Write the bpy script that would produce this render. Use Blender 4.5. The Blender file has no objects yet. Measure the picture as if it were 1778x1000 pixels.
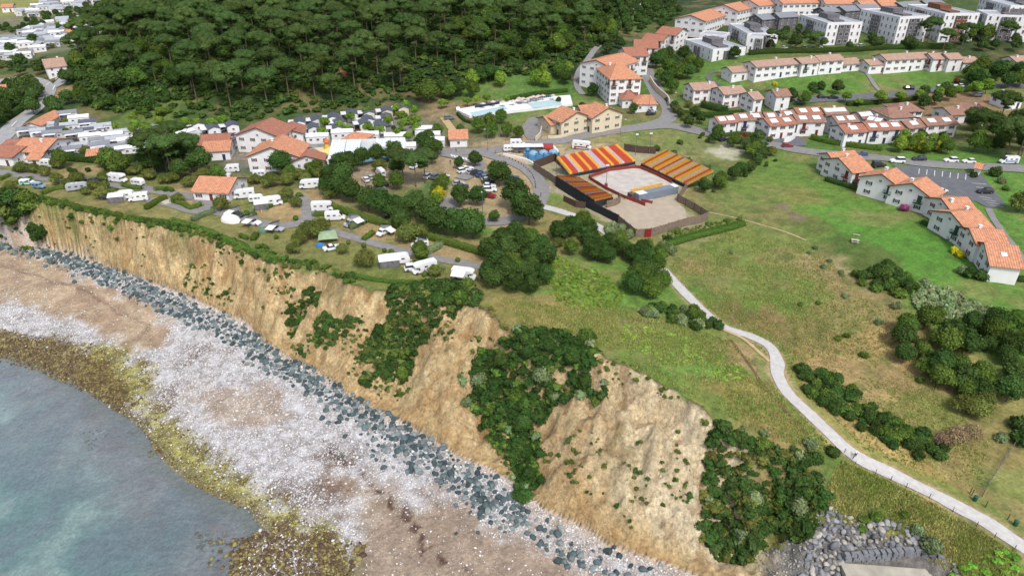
import bpy, math, random
import numpy as np
from mathutils import Vector, Matrix
from mathutils.geometry import delaunay_2d_cdt
C = bpy.context
scene = C.scene
COL = scene.collection
# ---------------------------------------------------------------- camera, light
CAMZ = 98.0; FPX = 1186.0; PITCH = math.radians(30.0)
cam_d = bpy.data.cameras.new('camera'); cam = bpy.data.objects.new('camera', cam_d); COL.objects.link(cam)
cam_d.sensor_width = 36.0; cam_d.lens = 36.0*FPX/1778.0; cam_d.clip_start = 1.0; cam_d.clip_end = 6000.0
cam.location = (0, 0, CAMZ); cam.rotation_euler = (math.radians(90)-PITCH, 0, 0)
scene.camera = cam
SUN_EL = math.radians(54); SUN_AZ = math.radians(160)     # azimuth measured clockwise from +Y (away from the camera)
world = bpy.data.worlds.new('World'); scene.world = world; world.use_nodes = True
wn = world.node_tree; bgn = wn.nodes['Background']
sky = wn.nodes.new('ShaderNodeTexSky'); sky.sky_type = 'NISHITA'; sky.sun_disc = False
sky.sun_elevation = SUN_EL; sky.sun_rotation = SUN_AZ; sky.air_density = 1.0; sky.dust_density = 3.0; sky.ozone_density = 1.0
hs = wn.nodes.new('ShaderNodeHueSaturation'); hs.inputs['Saturation'].default_value = 0.55
wn.links.new(sky.outputs[0], hs.inputs['Color']); wn.links.new(hs.outputs[0], bgn.inputs['Color'])
bgn.inputs['Strength'].default_value = 0.15
sun_d = bpy.data.lights.new('sun', 'SUN'); sun_d.energy = 1.9; sun_d.angle = math.radians(10); sun_d.color = (1.0, 0.95, 0.87)
sun = bpy.data.objects.new('sun', sun_d); COL.objects.link(sun)
sd = Vector((math.sin(SUN_AZ)*math.cos(SUN_EL), math.cos(SUN_AZ)*math.cos(SUN_EL), math.sin(SUN_EL)))
sun.rotation_euler = sd.to_track_quat('Z', 'Y').to_euler()
vs = scene.view_settings; vs.view_transform = 'Standard'; vs.look = 'None'; vs.exposure = 0.60; vs.gamma = 1.0; vs.use_curve_mapping = False
scene.render.engine = 'CYCLES'
cy = scene.cycles; cy.use_denoising = True; cy.max_bounces = 5; cy.diffuse_bounces = 2; cy.glossy_bounces = 2
cy.transmission_bounces = 3; cy.transparent_max_bounces = 6; cy.caustics_reflective = False; cy.caustics_refractive = False
rng = np.random.default_rng(7); random.seed(7)

# ---------------------------------------------------------------- maths
SP, CP = math.sin(PITCH), math.cos(PITCH)
def raydir(px, py):
    u = (px-889.0)/FPX; v = (py-500.0)/FPX
    return np.array([u, CP - v*SP, -(SP + v*CP)])
def at_z(px, py, z):
    d = raydir(px, py); t = (z-CAMZ)/d[2]
    return np.array([d[0]*t, d[1]*t, z])
def project(x, y, z):
    dz = z-CAMZ
    depth = y*CP - dz*SP; up = y*SP + dz*CP
    return 889+FPX*x/depth, 500-FPX*up/depth
def hash2(ix, iy, seed):
    h = (ix.astype(np.int64)*374761393 + iy.astype(np.int64)*668265263 + seed*1274126177) & 0xffffffff
    h = ((h ^ (h >> 13))*1274126177) & 0xffffffff
    return ((h ^ (h >> 16)) & 0xffffff)/float(0xffffff)
def vnoise(x, y, seed=0):
    x = np.asarray(x, float); y = np.asarray(y, float)
    ix = np.floor(x); iy = np.floor(y); fx = x-ix; fy = y-iy
    fx = fx*fx*(3-2*fx); fy = fy*fy*(3-2*fy)
    a = hash2(ix, iy, seed); b = hash2(ix+1, iy, seed); c = hash2(ix, iy+1, seed); d = hash2(ix+1, iy+1, seed)
    return (a*(1-fx)+b*fx)*(1-fy) + (c*(1-fx)+d*fx)*fy
def fbm(x, y, seed=0, oct=4):
    s = 0; a = 0.5; t = 0
    for i in range(oct):
        s = s + a*vnoise(x*2**i, y*2**i, seed+i*17); t += a; a *= 0.5
    return s/t
def sstep(a, b, x):
    t = np.clip((x-a)/(b-a), 0, 1); return t*t*(3-2*t)
def dist_poly(x, y, P, closed=False):
    P = np.asarray(P); n = len(P); best = np.full(np.shape(x), 1e9)
    for i in range(n if closed else n-1):
        a = P[i]; b = P[(i+1) % n]; ab = b-a; L = (ab**2).sum()+1e-9
        t = np.clip(((x-a[0])*ab[0]+(y-a[1])*ab[1])/L, 0, 1)
        best = np.minimum(best, (x-a[0]-t*ab[0])**2+(y-a[1]-t*ab[1])**2)
    return np.sqrt(best)
def inside(x, y, P):
    P = np.asarray(P); n = len(P); r = np.zeros(np.shape(x), bool); j = n-1
    for i in range(n):
        xi, yi = P[i]; xj, yj = P[j]
        c = ((yi > y) != (yj > y)) & (x < (xj-xi)*(y-yi)/(yj-yi+1e-12)+xi)
        r ^= c; j = i
    return r
def sdist(x, y, P):
    d = dist_poly(x, y, P, True); return np.where(inside(x, y, P), d, -d)

# ---------------------------------------------------------------- terrain
CTRL = """100,320,18 400,350,18 700,430,18 850,470,18.5 640,300,18 900,330,18 1000,400,18 1100,300,17.6 1150,380,17.4 1050,350,17.6
1300,330,18 1500,430,18.5 1700,540,18 1250,430,17 1350,560,15 1450,620,13.5 1600,700,12.5 1700,800,10.5 1200,530,17 1340,600,16
1380,690,15.7 1480,790,14.5 1620,860,12.8 1778,955,11 1560,760,12.5 950,560,19.5 1100,600,20 1230,720,19.3 1350,740,17 1050,500,19.5
1600,320,19.5 1720,430,19.5 1778,300,20 1500,270,18.8 1200,230,18 1000,240,18 1140,200,18.5 1150,140,21 1130,90,24 1060,50,27 1120,0,30
1300,210,19 1650,230,20 1500,210,19.5 1300,150,23.5 1500,150,23.5 1700,150,24 1500,100,27.5 1300,110,27 1778,100,29 1550,60,33 1300,60,31 1700,50,34
1250,20,34 1500,10,38 1778,10,39 880,190,18 950,200,18 800,190,18 200,230,18 400,220,18 600,190,18.5 740,160,19.5 850,150,20.5 950,140,21
300,190,22 500,150,26 700,130,26 400,100,32 600,80,34 850,90,30 1000,90,27 500,20,41 700,0,43 900,20,38 300,60,34 200,100,27 1020,30,33
70,150,19 0,230,18 120,110,21 50,80,21 100,40,22 0,100,20 150,20,24 0,0,23 250,10,30 -200,300,18 -200,100,20 2000,300,21 2000,100,30 1950,600,15
2000,900,10 1778,1040,9 1650,930,10 1500,870,11 600,440,18 300,390,18 0,340,18 900,500,19"""
cp = []
for s in CTRL.split():
    a, b, z = map(float, s.split(',')); w = at_z(a, b, z); cp.append(w)
for X, Y, Z in [(-700, 900, 30), (0, 1000, 55), (700, 900, 55), (-900, 300, 18), (900, 300, 25), (900, 0, 15), (300, 20, 9), (-200, 800, 50), (300, 800, 55), (700, 500, 40), (-600, 600, 24)]:
    cp.append(np.array([X, Y, Z]))
cp = np.array(cp)
def tpsK(r2): return r2*np.log(r2+1e-9)
SC = 100.0
nC = len(cp); Pc = cp[:, :2]/SC
A = np.zeros((nC+3, nC+3)); d2 = ((Pc[:, None]-Pc[None])**2).sum(2)
A[:nC, :nC] = tpsK(d2)+np.eye(nC)*0.02; A[:nC, nC] = 1; A[:nC, nC+1:] = Pc; A[nC, :nC] = 1; A[nC+1:, :nC] = Pc.T
W = np.linalg.solve(A, np.concatenate([cp[:, 2], [0, 0, 0]]))
def upland(x, y):
    x = np.asarray(x)/SC; y = np.asarray(y)/SC; s = W[nC]+W[nC+1]*x+W[nC+2]*y
    for i in range(nC):
        s = s+W[i]*tpsK((x-Pc[i, 0])**2+(y-Pc[i, 1])**2)
    return s
def PL(s, z):
    return np.array([at_z(*map(float, t.split(',')), z)[:2] for t in s.split()])
TOE_S = "-330,300 -160,345 0,397 60,428 150,450 230,478 330,514 430,560 470,602 560,648 600,678 660,712 720,742 790,786 850,812 900,838 945,882 1000,905 1060,945 1120,965 1180,985 1240,1010 1330,1070 1450,1130 1700,1300"
TOP_S = "-330,265 -160,305 0,350 60,352 150,370 230,385 330,405 385,420 430,440 480,458 550,468 610,492 660,505 740,505 830,528 870,555 905,590 960,615 1045,620 1100,643 1170,680 1220,708 1250,742 1330,762 1400,782 1455,800 1520,828 1620,872 1700,915 1778,965 1900,1040 2100,1200"
TOE = PL(TOE_S, 3.0); TOP = PL(TOP_S, 18.0)
TOPz = []
for s in TOP_S.split():
    a, b = map(float, s.split(',')); z = 18.0
    for _ in range(6):
        w = at_z(a, b, z); z = float(upland(w[0], w[1]))
    TOPz.append(at_z(a, b, z)[:2])
TOP = np.array(TOPz)
WATER = PL("-500,420 -250,520 -80,600 0,617 60,632 100,650 150,678 190,705 230,730 250,748 265,775 290,805 340,845 380,865 430,886 450,915 430,945 412,975 410,1010 440,1100 600,1300", 0.0)
far_pts = [[1500, TOE[-1][1]-200], [1500, 3000], [-1500, 3000], [-1500, TOE[0][1]]]
def landpoly(L, lo=(1500, -500)): return np.vstack([L, [[1500, L[-1][1]-50], [1500, 3000], [-1500, 3000], [-1500, L[0][1]+10]]])
pTOE, pTOP, pWAT = landpoly(TOE), landpoly(TOP), landpoly(WATER)
PADS = []   # (world polygon, z, blend metres)
def signed(x, y, L, poly):
    d = dist_poly(x, y, L); return np.where(inside(x, y, poly), d, -d)
GULLY = [(PL(s, z), a_) for s, z, a_ in [("690,520 740,510 820,520 760,560 730,620 690,672 640,655 628,610 650,575 680,545", 10, -3.4), ("900,600 960,590 1020,600 1035,640 990,700 935,770 940,850 900,860 885,790 830,750 815,700 830,640", 10, -4.0), ("1270,770 1380,800 1420,850 1380,925 1290,985 1240,960 1215,880 1235,810", 10, -2.6),
    ("960,720 1040,660 1180,720 1230,790 1170,890 1080,920 980,880", 10, 3.4), ("770,600 850,560 880,600 830,650 800,720 740,720 740,640", 10, 2.2), ("400,470 470,480 500,520 480,580 430,560", 10, 2.0), ("560,520 620,520 610,600 590,640 540,600", 10, 1.6), ("520,490 552,495 540,560 500,575", 10, -1.8), ("230,410 300,415 290,480 240,470", 10, 1.6)]]
def terrain_h(x, y):
    up = upland(x, y)
    for P, z, bl in PADS:
        w = sstep(-bl, 0, sdist(x, y, P)); up = up*(1-w)+z*w
    up = up + (fbm(x/14, y/14, 3)-.5)*0.5*sstep(-5, 10, -np.abs(x)+400)
    dt = signed(x, y, TOE, pTOE); dp = signed(x, y, TOP, pTOP); dw = signed(x, y, WATER, pWAT)
    t = np.clip(dt/np.maximum(dt-dp, 1e-6), 0, 1); t = np.where(dp >= 0, 1.0, np.where(dt <= 0, 0.0, t))
    # cliff relief: gullies running up and down, benches across
    un = x*0.8+y*-0.55
    g1 = np.abs(fbm(un/10.0+t*1.2, t*1.6+x/60, 11, 5)-.5)*2; g2 = np.abs(fbm(un/3.0+t*1.5, t*4, 23, 4)-.5)*2
    g3 = fbm(x/5, y/5, 31, 4)-.5
    prof = np.where(t < 0.12, t*1.1, 0.132+(t-0.12)*0.9864)
    scarp = sstep(0, 18, x)*sstep(48, 38, x); sc_w = .45+.45*scarp; sc_w = sc_w*sstep(52, 44, x); edge = .80+.10*(fbm(x/6, y/6, 44, 3)-.5)*2; prof = prof*(1-sc_w)+sc_w*(.60*np.clip(t/edge, 0, 1)**.85+.40*sstep(0, .14, t-edge))
    rise = prof*(up-3)
    env = np.sin(math.pi*np.clip(t, 0, 1))**0.6
    east = sstep(30, 40, x)
    amp = env*(1-0.75*sstep(44, 52, x))
    rel = amp*(-4.6*(g1-.28)+2.6*(0.3-g2)+(3.4+3.2*scarp)*g3+2.6*(fbm(x/2.2, y/2.2, 37, 3)-.5)-2.0*np.abs(fbm(x/3.5+y/6, y/3.5, 38, 4)-.5)*2)+env*np.where(t > .1, 1, 0)*.9*(fbm(x/1.1, y/1.1, 39, 2)-.5)
    for P, a_ in GULLY: rel = rel+env*a_*sstep(-4, 4, sdist(x, y, P))
    hb = 3.0*np.clip(dw/np.maximum(dw-dt, 1e-6), 0, 1)
    hb = np.where(dw < 0, np.maximum(dw*0.06, -3.0), hb)
    hb = hb + (fbm(x/6, y/6, 41, 4)-.5)*0.5*sstep(-2, 6, dw+0*x)
    h = np.where(dt > 0, 3.0+rise+rel, hb)
    h = np.where(dp >= 0, up, h)
    # soft joint at the toe
    return h, t, dt, dp, dw
def spaced(spans):
    out = [spans[0][0]]
    for a, b, s0, s1 in spans:
        x = a
        while x < b-1e-6:
            f = (x-a)/(b-a); x += s0+(s1-s0)*f; out.append(min(x, b))
    return np.unique(np.round(out, 4))
def pad(s, z, bl=6): PADS.append((PL(s, z), z, bl))
pad("925,300 965,262 1075,248 1160,258 1245,300 1190,345 1235,385 1105,418 1010,365", 17.6, 8)
pad("1535,283 1700,290 1720,320 1755,358 1700,368 1630,345 1560,300", 19.5, 6)
XS = spaced([(-1500, -240, 60, 3), (-240, -165, 2.4, .8), (-165, 60, .48, .48), (60, 190, .6, 2), (190, 420, 2.4, 4), (420, 1500, 8, 60)])
YS = spaced([(-60, 40, 10, 1.5), (40, 62, 1.2, .5), (62, 180, .48, .48), (180, 225, .6, .8), (225, 340, 1.2, 2.4), (340, 620, 2.4, 5), (620, 2500, 10, 90)])
GX, GY = np.meshgrid(XS, YS)
GZ, GT, GDT, GDP, GDW = terrain_h(GX, GY)
def Hs(x, y):
    x = np.asarray(x, float); y = np.asarray(y, float)
    i = np.clip(np.searchsorted(XS, x)-1, 0, len(XS)-2); j = np.clip(np.searchsorted(YS, y)-1, 0, len(YS)-2)
    fx = np.clip((x-XS[i])/(XS[i+1]-XS[i]), 0, 1); fy = np.clip((y-YS[j])/(YS[j+1]-YS[j]), 0, 1)
    return (GZ[j, i]*(1-fx)+GZ[j, i+1]*fx)*(1-fy)+(GZ[j+1, i]*(1-fx)+GZ[j+1, i+1]*fx)*fy
def H(x, y): return float(Hs(x, y))
TT = np.concatenate([np.arange(60, 260, .5), np.arange(260, 700, 1.0), np.arange(700, 1500, 6)])
def G(px, py, up=0.0):
    d = raydir(px, py); X = d[0]*TT; Y = d[1]*TT; Z = CAMZ+d[2]*TT
    f = Z-np.maximum(Hs(X, Y), 0)-up; k = np.argmax(f < 0)
    if k == 0: k = 1
    a, b = TT[k-1], TT[k]; fa, fb = f[k-1], f[k]; t = a+(b-a)*fa/(fa-fb+1e-9)
    return np.array([d[0]*t, d[1]*t, CAMZ+d[2]*t])
def GW(s):
    return np.array([G(*map(float, t.split(',')))[:2] for t in s.split()])

def lin(c):
    c = np.asarray(c, float)/255.0
    return np.where(c <= .04045, c/12.92, ((c+.055)/1.055)**2.4)
ALB = 0.72
def alb(r, g, b): return tuple(lin((r, g, b))*ALB)
# ---------------------------------------------------------------- materials
MATS = {}
def newmat(name):
    m = bpy.data.materials.new(name); m.use_nodes = True; nt = m.node_tree
    return m, nt, nt.nodes['Principled BSDF']
def mat(name, rgb, rough=0.8, var=0.18, scale=1.5, metal=0.0, stripe=None, spec=0.3, ori=False):
    """noise-varied paint / plaster / tile; stripe=(axis,period,strength)"""
    if name in MATS: return MATS[name]
    m, nt, b = newmat(name); N = nt.nodes; L = nt.links
    tc = N.new('ShaderNodeTexCoord'); nz = N.new('ShaderNodeTexNoise'); nz.inputs['Scale'].default_value = scale; nz.inputs['Detail'].default_value = 4
    L.new(tc.outputs['Object'], nz.inputs['Vector'])
    mr = N.new('ShaderNodeMapRange'); mr.inputs[1].default_value = .3; mr.inputs[2].default_value = .7; mr.inputs[3].default_value = 1-var; mr.inputs[4].default_value = 1+var
    L.new(nz.outputs[0], mr.inputs[0]); fac = mr.outputs[0]
    if stripe:
        wv = N.new('ShaderNodeTexWave'); wv.bands_direction = stripe[0]; wv.inputs['Scale'].default_value = 0.314/stripe[1]; wv.inputs['Distortion'].default_value = 0.3
        L.new(tc.outputs['Object'], wv.inputs['Vector'])
        m2 = N.new('ShaderNodeMapRange'); m2.inputs[3].default_value = 1-stripe[2]; m2.inputs[4].default_value = 1+stripe[2]*.4; L.new(wv.outputs['Fac'], m2.inputs[0])
        mu = N.new('ShaderNodeMath'); mu.operation = 'MULTIPLY'; L.new(fac, mu.inputs[0]); L.new(m2.outputs[0], mu.inputs[1]); fac = mu.outputs[0]
    if ori:
        oi = N.new('ShaderNodeObjectInfo'); m3 = N.new('ShaderNodeMapRange'); m3.inputs[3].default_value = .75; m3.inputs[4].default_value = 1.25; L.new(oi.outputs['Random'], m3.inputs[0])
        mu = N.new('ShaderNodeMath'); mu.operation = 'MULTIPLY'; L.new(fac, mu.inputs[0]); L.new(m3.outputs[0], mu.inputs[1]); fac = mu.outputs[0]
    vm = N.new('ShaderNodeVectorMath'); vm.operation = 'SCALE'; vm.inputs[0].default_value = rgb[:3]; L.new(fac, vm.inputs['Scale'])
    L.new(vm.outputs[0], b.inputs['Base Color']); b.inputs['Roughness'].default_value = rough; b.inputs['Metallic'].default_value = metal
    b.inputs['Specular IOR Level'].default_value = spec
    MATS[name] = m; return m
def glass(name='dark_glass', rgb=(.03, .035, .045)):
    if name in MATS: return MATS[name]
    m, nt, b = newmat(name); b.inputs['Base Color'].default_value = (*rgb, 1); b.inputs['Roughness'].default_value = .12; b.inputs['Specular IOR Level'].default_value = .5
    MATS[name] = m; return m

def mesh_np(name, V, F, m, colors=None, smooth=False, mi=None):
    """V (n,3); F (k,4) or (k,3) array"""
    me = bpy.data.meshes.new(name); V = np.asarray(V, np.float32); F = np.asarray(F, np.int32)
    me.vertices.add(len(V)); me.vertices.foreach_set('co', V.ravel())
    k = F.shape[1]; me.loops.add(F.size); me.loops.foreach_set('vertex_index', F.ravel())
    me.polygons.add(len(F)); me.polygons.foreach_set('loop_start', np.arange(0, F.size, k, dtype=np.int32)); me.polygons.foreach_set('loop_total', np.full(len(F), k, np.int32))
    if smooth: me.polygons.foreach_set('use_smooth', np.ones(len(F), bool))
    for mm in (m if isinstance(m, (list, tuple)) else [m]): me.materials.append(mm)
    if mi is not None: me.polygons.foreach_set('material_index', np.asarray(mi, np.int32))
    me.update(calc_edges=True)
    if colors is not None:
        for nm, c in colors.items():
            at = me.color_attributes.new(nm, 'FLOAT_COLOR', 'POINT'); c = np.asarray(c, np.float32)
            if c.shape[1] == 3: c = np.hstack([c, np.ones((len(c), 1), np.float32)])
            at.data.foreach_set('color', c.ravel())
    me.validate(clean_customdata=False)
    return me
def link(name, me, parent=None, **props):
    o = bpy.data.objects.new(name, me); COL.objects.link(o)
    if parent is not None: o.parent = parent
    for k, v in props.items(): o[k] = v
    return o
def structure(name, me): return link(name, me, kind='structure')
THINGS = []   # (obj, category, description, group, (x,y))
def thing(name, cat, desc, loc, rz=0.0, group=None, me=None):
    o = bpy.data.objects.new(name, me); COL.objects.link(o); o.location = loc; o.rotation_euler = (0, 0, rz)
    THINGS.append([o, cat, desc, group, (loc[0], loc[1], loc[2])]); return o
def place(root, loc, rz=0, desc=None, scale=1.0, group=None):
    """copy of a thing with copies of its parts and sub-parts"""
    r = root.copy(); COL.objects.link(r); r.location = loc; r.rotation_euler = (0, 0, rz)
    r.scale = (scale,)*3 if not isinstance(scale, (tuple, list)) else scale
    for ch in KIDS.get(root.name, ()):
        c = ch.copy(); COL.objects.link(c); c.parent = r
        for g in KIDS.get(ch.name, ()):
            d = g.copy(); COL.objects.link(d); d.parent = c
    src = next(t for t in THINGS if t[0] == root)
    THINGS.append([r, src[1], desc or src[2], group or src[3], tuple(loc)]); return r
KIDS = {}
def kids(root):
    for o in [root]+list(root.children): KIDS[o.name] = list(o.children)
PROTO_DONE = set()
def spawn(proto, loc, rz=0, desc=None, scale=1.0, group=None):
    """first use moves the prototype itself, later uses copy it"""
    if proto.name not in KIDS:
        C.view_layer.update() if False else None
        kids(proto)
    if proto.name not in PROTO_DONE:
        PROTO_DONE.add(proto.name); proto.location = loc; proto.rotation_euler = (0, 0, rz)
        proto.scale = (scale,)*3 if not isinstance(scale, (tuple, list)) else scale
        for t in THINGS:
            if t[0] == proto:
                t[4] = tuple(loc)
                if desc: t[2] = desc
                if group: t[3] = group
        return proto
    return place(proto, loc, rz, desc, scale, group)

class MB:
    """collects boxes, prisms, tubes into one mesh"""
    def __init__(s): s.v = []; s.f = []; s.m = []
    def add(s, V, F, mi=0):
        n = len(s.v); s.v += [tuple(map(float, p)) for p in V]; s.f += [tuple(i+n for i in f) for f in F]; s.m += [mi]*len(F)
    def box(s, c, d, rz=0, mi=0, taper=1.0):
        x, y, z = d[0]/2, d[1]/2, d[2]/2; V = []
        for sz in (-1, 1):
            t = taper if sz > 0 else 1
            for sx, sy in ((-1, -1), (1, -1), (1, 1), (-1, 1)):
                a, b = sx*x*t, sy*y*t; V.append((c[0]+a*math.cos(rz)-b*math.sin(rz), c[1]+a*math.sin(rz)+b*math.cos(rz), c[2]+sz*z))
        s.add(V, [(3, 2, 1, 0), (4, 5, 6, 7), (0, 1, 5, 4), (1, 2, 6, 5), (2, 3, 7, 6), (3, 0, 4, 7)], mi)
    def cyl(s, p, q, r, r2=None, n=8, mi=0):
        p = np.array(p, float); q = np.array(q, float); d = q-p; d /= np.linalg.norm(d)+1e-9; r2 = r if r2 is None else r2
        a = np.cross(d, [0, 0, 1.0]) if abs(d[2]) < .9 else np.cross(d, [1.0, 0, 0]); a /= np.linalg.norm(a); b = np.cross(d, a); V = []
        for c, rr in ((p, r), (q, r2)):
            for i in range(n): t = 2*math.pi*i/n; V.append(c+rr*(a*math.cos(t)+b*math.sin(t)))
        s.add(V, [(i, (i+1) % n, n+(i+1) % n, n+i) for i in range(n)]+[tuple(range(n-1, -1, -1)), tuple(range(n, 2*n))], mi)
    def prism(s, prof, axis, a, b, mi=0):
        """profile polygon [(u,z)] extruded along 'x' or 'y' from a to b"""
        V = [((a, u, z) if axis == 'x' else (u, a, z)) for u, z in prof]+[((b, u, z) if axis == 'x' else (u, b, z)) for u, z in prof]; n = len(prof)
        s.add(V, [(i, (i+1) % n, n+(i+1) % n, n+i) for i in range(n)]+[tuple(range(n-1, -1, -1)), tuple(range(n, 2*n))], mi)
    def mesh(s, name, mats, smooth=False, fixn=True):
        me = bpy.data.meshes.new(name); me.from_pydata(s.v, [], s.f)
        for m in (mats if isinstance(mats, (list, tuple)) else [mats]): me.materials.append(m)
        me.polygons.foreach_set('material_index', s.m)
        if smooth: me.polygons.foreach_set('use_smooth', [True]*len(s.f))
        me.update()
        if fixn:
            import bmesh
            bm = bmesh.new(); bm.from_mesh(me); bmesh.ops.recalc_face_normals(bm, faces=bm.faces); bm.to_mesh(me); bm.free()
        return me
    def build(s, name, mats, parent=None, **kw): return link(name, s.mesh(name, mats), parent, **kw)
# ================================================================ ground sheet
def lerp(a, b, w): return a*(1-w[..., None])+np.asarray(b)*w[..., None]
GR = (98, 124, 48); DG = (62, 88, 40); OL = (128, 132, 66); TAN = (170, 150, 100); DRY = (158, 140, 82); BR = (140, 118, 78); LG = (104, 146, 46); LT = (190, 172, 130)
SPL = [  # px,py,radius m,colour
(60,330,14,OL),(140,345,14,OL),(230,360,14,(136,136,72)),(300,380,10,(140,138,76)),(460,410,12,(134,134,70)),(520,425,12,(128,134,66)),(600,440,14,(132,136,68)),(660,470,12,(120,132,58)),(760,470,12,(132,134,68)),(820,450,8,TAN),
(640,405,8,TAN),(720,440,8,TAN),(500,365,8,TAN),(340,338,8,TAN),(100,315,8,TAN),(400,360,10,OL),(200,325,10,OL),(560,440,10,(128,134,66)),(700,400,10,(120,130,60)),
(920,390,9,(150,142,78)),(900,410,8,(140,138,72)),(960,350,8,(110,138,52)),(1010,370,6,(104,134,50)),(930,300,10,(110,126,60)),
(950,480,8,(96,140,50)),(1000,490,9,(104,150,48)),(1050,500,9,(104,150,48)),(940,540,9,(146,138,70)),(1000,560,10,(138,140,68)),(1060,590,8,(128,140,60)),(1120,570,8,(112,142,54)),(1180,620,9,(112,156,54)),(1230,640,8,(106,152,54)),(1100,620,7,(110,140,52)),(1180,660,7,(112,142,54)),
(1260,680,9,(152,140,70)),(1320,700,8,(142,136,68)),(1370,730,7,(146,136,72)),(1250,700,6,(118,138,56)),(1300,620,6,(168,148,96)),(1340,660,5,(166,150,100)),(1220,600,6,(120,138,58)),
(1220,370,10,(116,134,62)),(1260,340,12,(124,136,66)),(1300,330,12,(112,140,54)),(1380,290,14,(104,140,48)),(1450,330,14,(102,142,46)),(1400,340,10,(128,136,62)),(1480,380,14,(92,148,40)),(1600,420,14,(88,148,38)),(1560,380,12,(96,144,42)),(1680,520,14,(90,146,40)),(1760,520,10,(98,138,46)),(1720,340,14,(92,146,42)),(1770,420,14,(94,142,44)),
(1340,375,8,(128,130,68)),(1420,390,8,(104,122,52)),(1480,430,7,(88,112,44)),(1520,450,6,(96,118,48)),(1330,410,9,(120,136,60)),(1250,440,10,(112,136,54)),(1180,440,8,(122,134,62)),(1300,470,10,(104,138,48)),(1380,500,10,(106,138,50)),(1240,490,8,(104,136,50)),(1200,470,5,(150,138,84)),(1350,520,10,(100,134,46)),(1440,460,6,(166,154,104)),(1470,500,6,(150,140,84)),
(1330,560,9,(138,122,74)),(1400,590,9,(132,124,70)),(1290,545,6,(124,112,66)),(1450,560,8,(140,134,76)),(1500,540,8,(150,140,82)),(1540,600,11,(176,152,92)),(1460,640,12,(174,152,92)),(1400,620,8,(150,134,76)),(1540,660,11,(174,154,94)),(1580,700,8,(140,136,70)),(1640,720,9,(128,138,62)),(1700,760,9,(146,138,74)),(1500,620,8,(158,140,82)),
(1430,700,6,(182,160,92)),(1500,770,7,(186,164,94)),(1560,800,8,(186,164,94)),(1620,830,7,(166,148,80)),(1680,850,6,(150,142,72)),(1650,790,7,(150,140,78)),(1740,870,7,(128,144,62)),(1760,830,7,(140,150,74)),(1770,900,6,(150,150,80)),
(1500,840,7,(120,128,54)),(1560,880,7,(122,124,56)),(1640,930,8,(120,122,56)),(1480,880,6,(106,118,48)),(1700,970,8,(112,130,50)),(1600,960,6,(126,120,62)),(1560,930,6,(118,120,54)),(1450,830,6,(96,122,48)),
(1000,330,10,(180,170,140)),(905,275,8,(196,176,140)),(960,268,8,(186,166,126)),(1040,250,8,(150,146,92)),(1140,250,10,(120,138,66)),(1220,270,10,(128,138,74)),(1250,262,4,(200,196,178)),(1180,300,6,(150,150,110)),(1210,405,8,(150,146,96)),
(1250,290,8,(96,124,52)),(1330,130,14,(92,134,42)),(1240,130,14,(94,136,44)),(1420,140,14,(90,138,40)),(1560,135,14,(92,138,42)),(1650,140,14,(90,132,42)),(1500,200,14,(96,116,56)),(1350,175,12,(80,104,48)),(1600,175,12,(150,124,88)),(1680,170,8,(150,124,88)),
(1450,75,14,(84,110,48)),(1350,80,12,(86,112,50)),(1200,60,14,(60,84,40)),(1150,90,10,(80,104,50)),(1700,90,12,(60,80,40)),(1420,240,10,(84,124,46)),(1330,240,6,(96,130,50)),
(860,160,14,(92,132,50)),(930,150,10,(86,128,46)),(970,180,8,(98,138,50)),(930,205,6,(100,140,52)),(800,190,8,(160,140,106)),(860,175,6,(150,138,104)),(780,225,6,(112,122,64)),
(200,190,16,(66,92,42)),(250,200,14,(100,122,50)),(350,205,14,(70,96,42)),(450,190,14,(64,90,40)),(600,175,14,(52,76,38)),(500,100,30,(38,56,32)),(300,100,30,(40,60,34)),(700,80,30,(38,56,32)),(900,60,30,(36,56,32)),(600,125,6,(128,92,66)),(700,115,5,(128,92,66)),(100,160,6,(158,138,88)),
(30,120,16,(70,94,46)),(60,80,20,(120,128,96)),(20,60,14,(130,130,96)),(100,40,20,(120,124,96)),(20,16,10,(140,148,74)),(150,60,14,(90,104,60)),
(150,240,12,(130,130,118)),(90,240,12,(134,134,126)),(250,240,12,(120,126,96)),(450,250,14,(140,142,144)),(570,230,12,(110,116,84)),(650,220,12,(118,122,96)),(300,290,12,(60,80,42)),(540,290,10,(90,110,56)),(700,300,12,(150,136,104)),(740,330,10,(92,124,54)),(760,350,8,(110,130,60)),(640,310,8,(160,146,116)),(800,370,8,(96,138,48)),(850,395,6,(100,144,48)),(1000,60,14,(60,88,42)),(1070,40,10,(90,116,54))]
sx = np.array([G(a[0], a[1])[:2] for a in SPL]); sr = np.array([a[2] for a in SPL], float); sc = np.array([lin(a[3]) for a in SPL])
wx = GX+(fbm(GX/5, GY/5, 91)-.5)*9; wy = GY+(fbm(GX/5, GY/5, 92)-.5)*9
num = np.zeros(GX.shape+(3,)); den = np.zeros(GX.shape)
for i in range(len(SPL)):
    w = 1/(((wx-sx[i, 0])**2+(wy-sx[i, 1])**2)/sr[i]**2+.03)**3.4
    num += w[..., None]*sc[i]; den += w
base = num/den[..., None]
n1 = fbm(GX/3.0, GY/3.0, 51, 5); n2 = fbm(GX/11.0, GY/11.0, 52, 4); n3 = fbm(GX/1.4, GY/1.4, 53, 3)
gmask = np.ones(GX.shape)
base = lerp(base, lin((150, 132, 84)), sstep(.5, .72, n2)*.5)
base = lerp(base, lin((76, 108, 42)), sstep(.54, .74, n1)*.5)
lum_ = base @ np.array([.3, .6, .1])
base = base*.88+lum_[..., None]*.12; base[..., 1] *= .94
base = base*1.06*(0.72+0.56*n3)[..., None]
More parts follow.
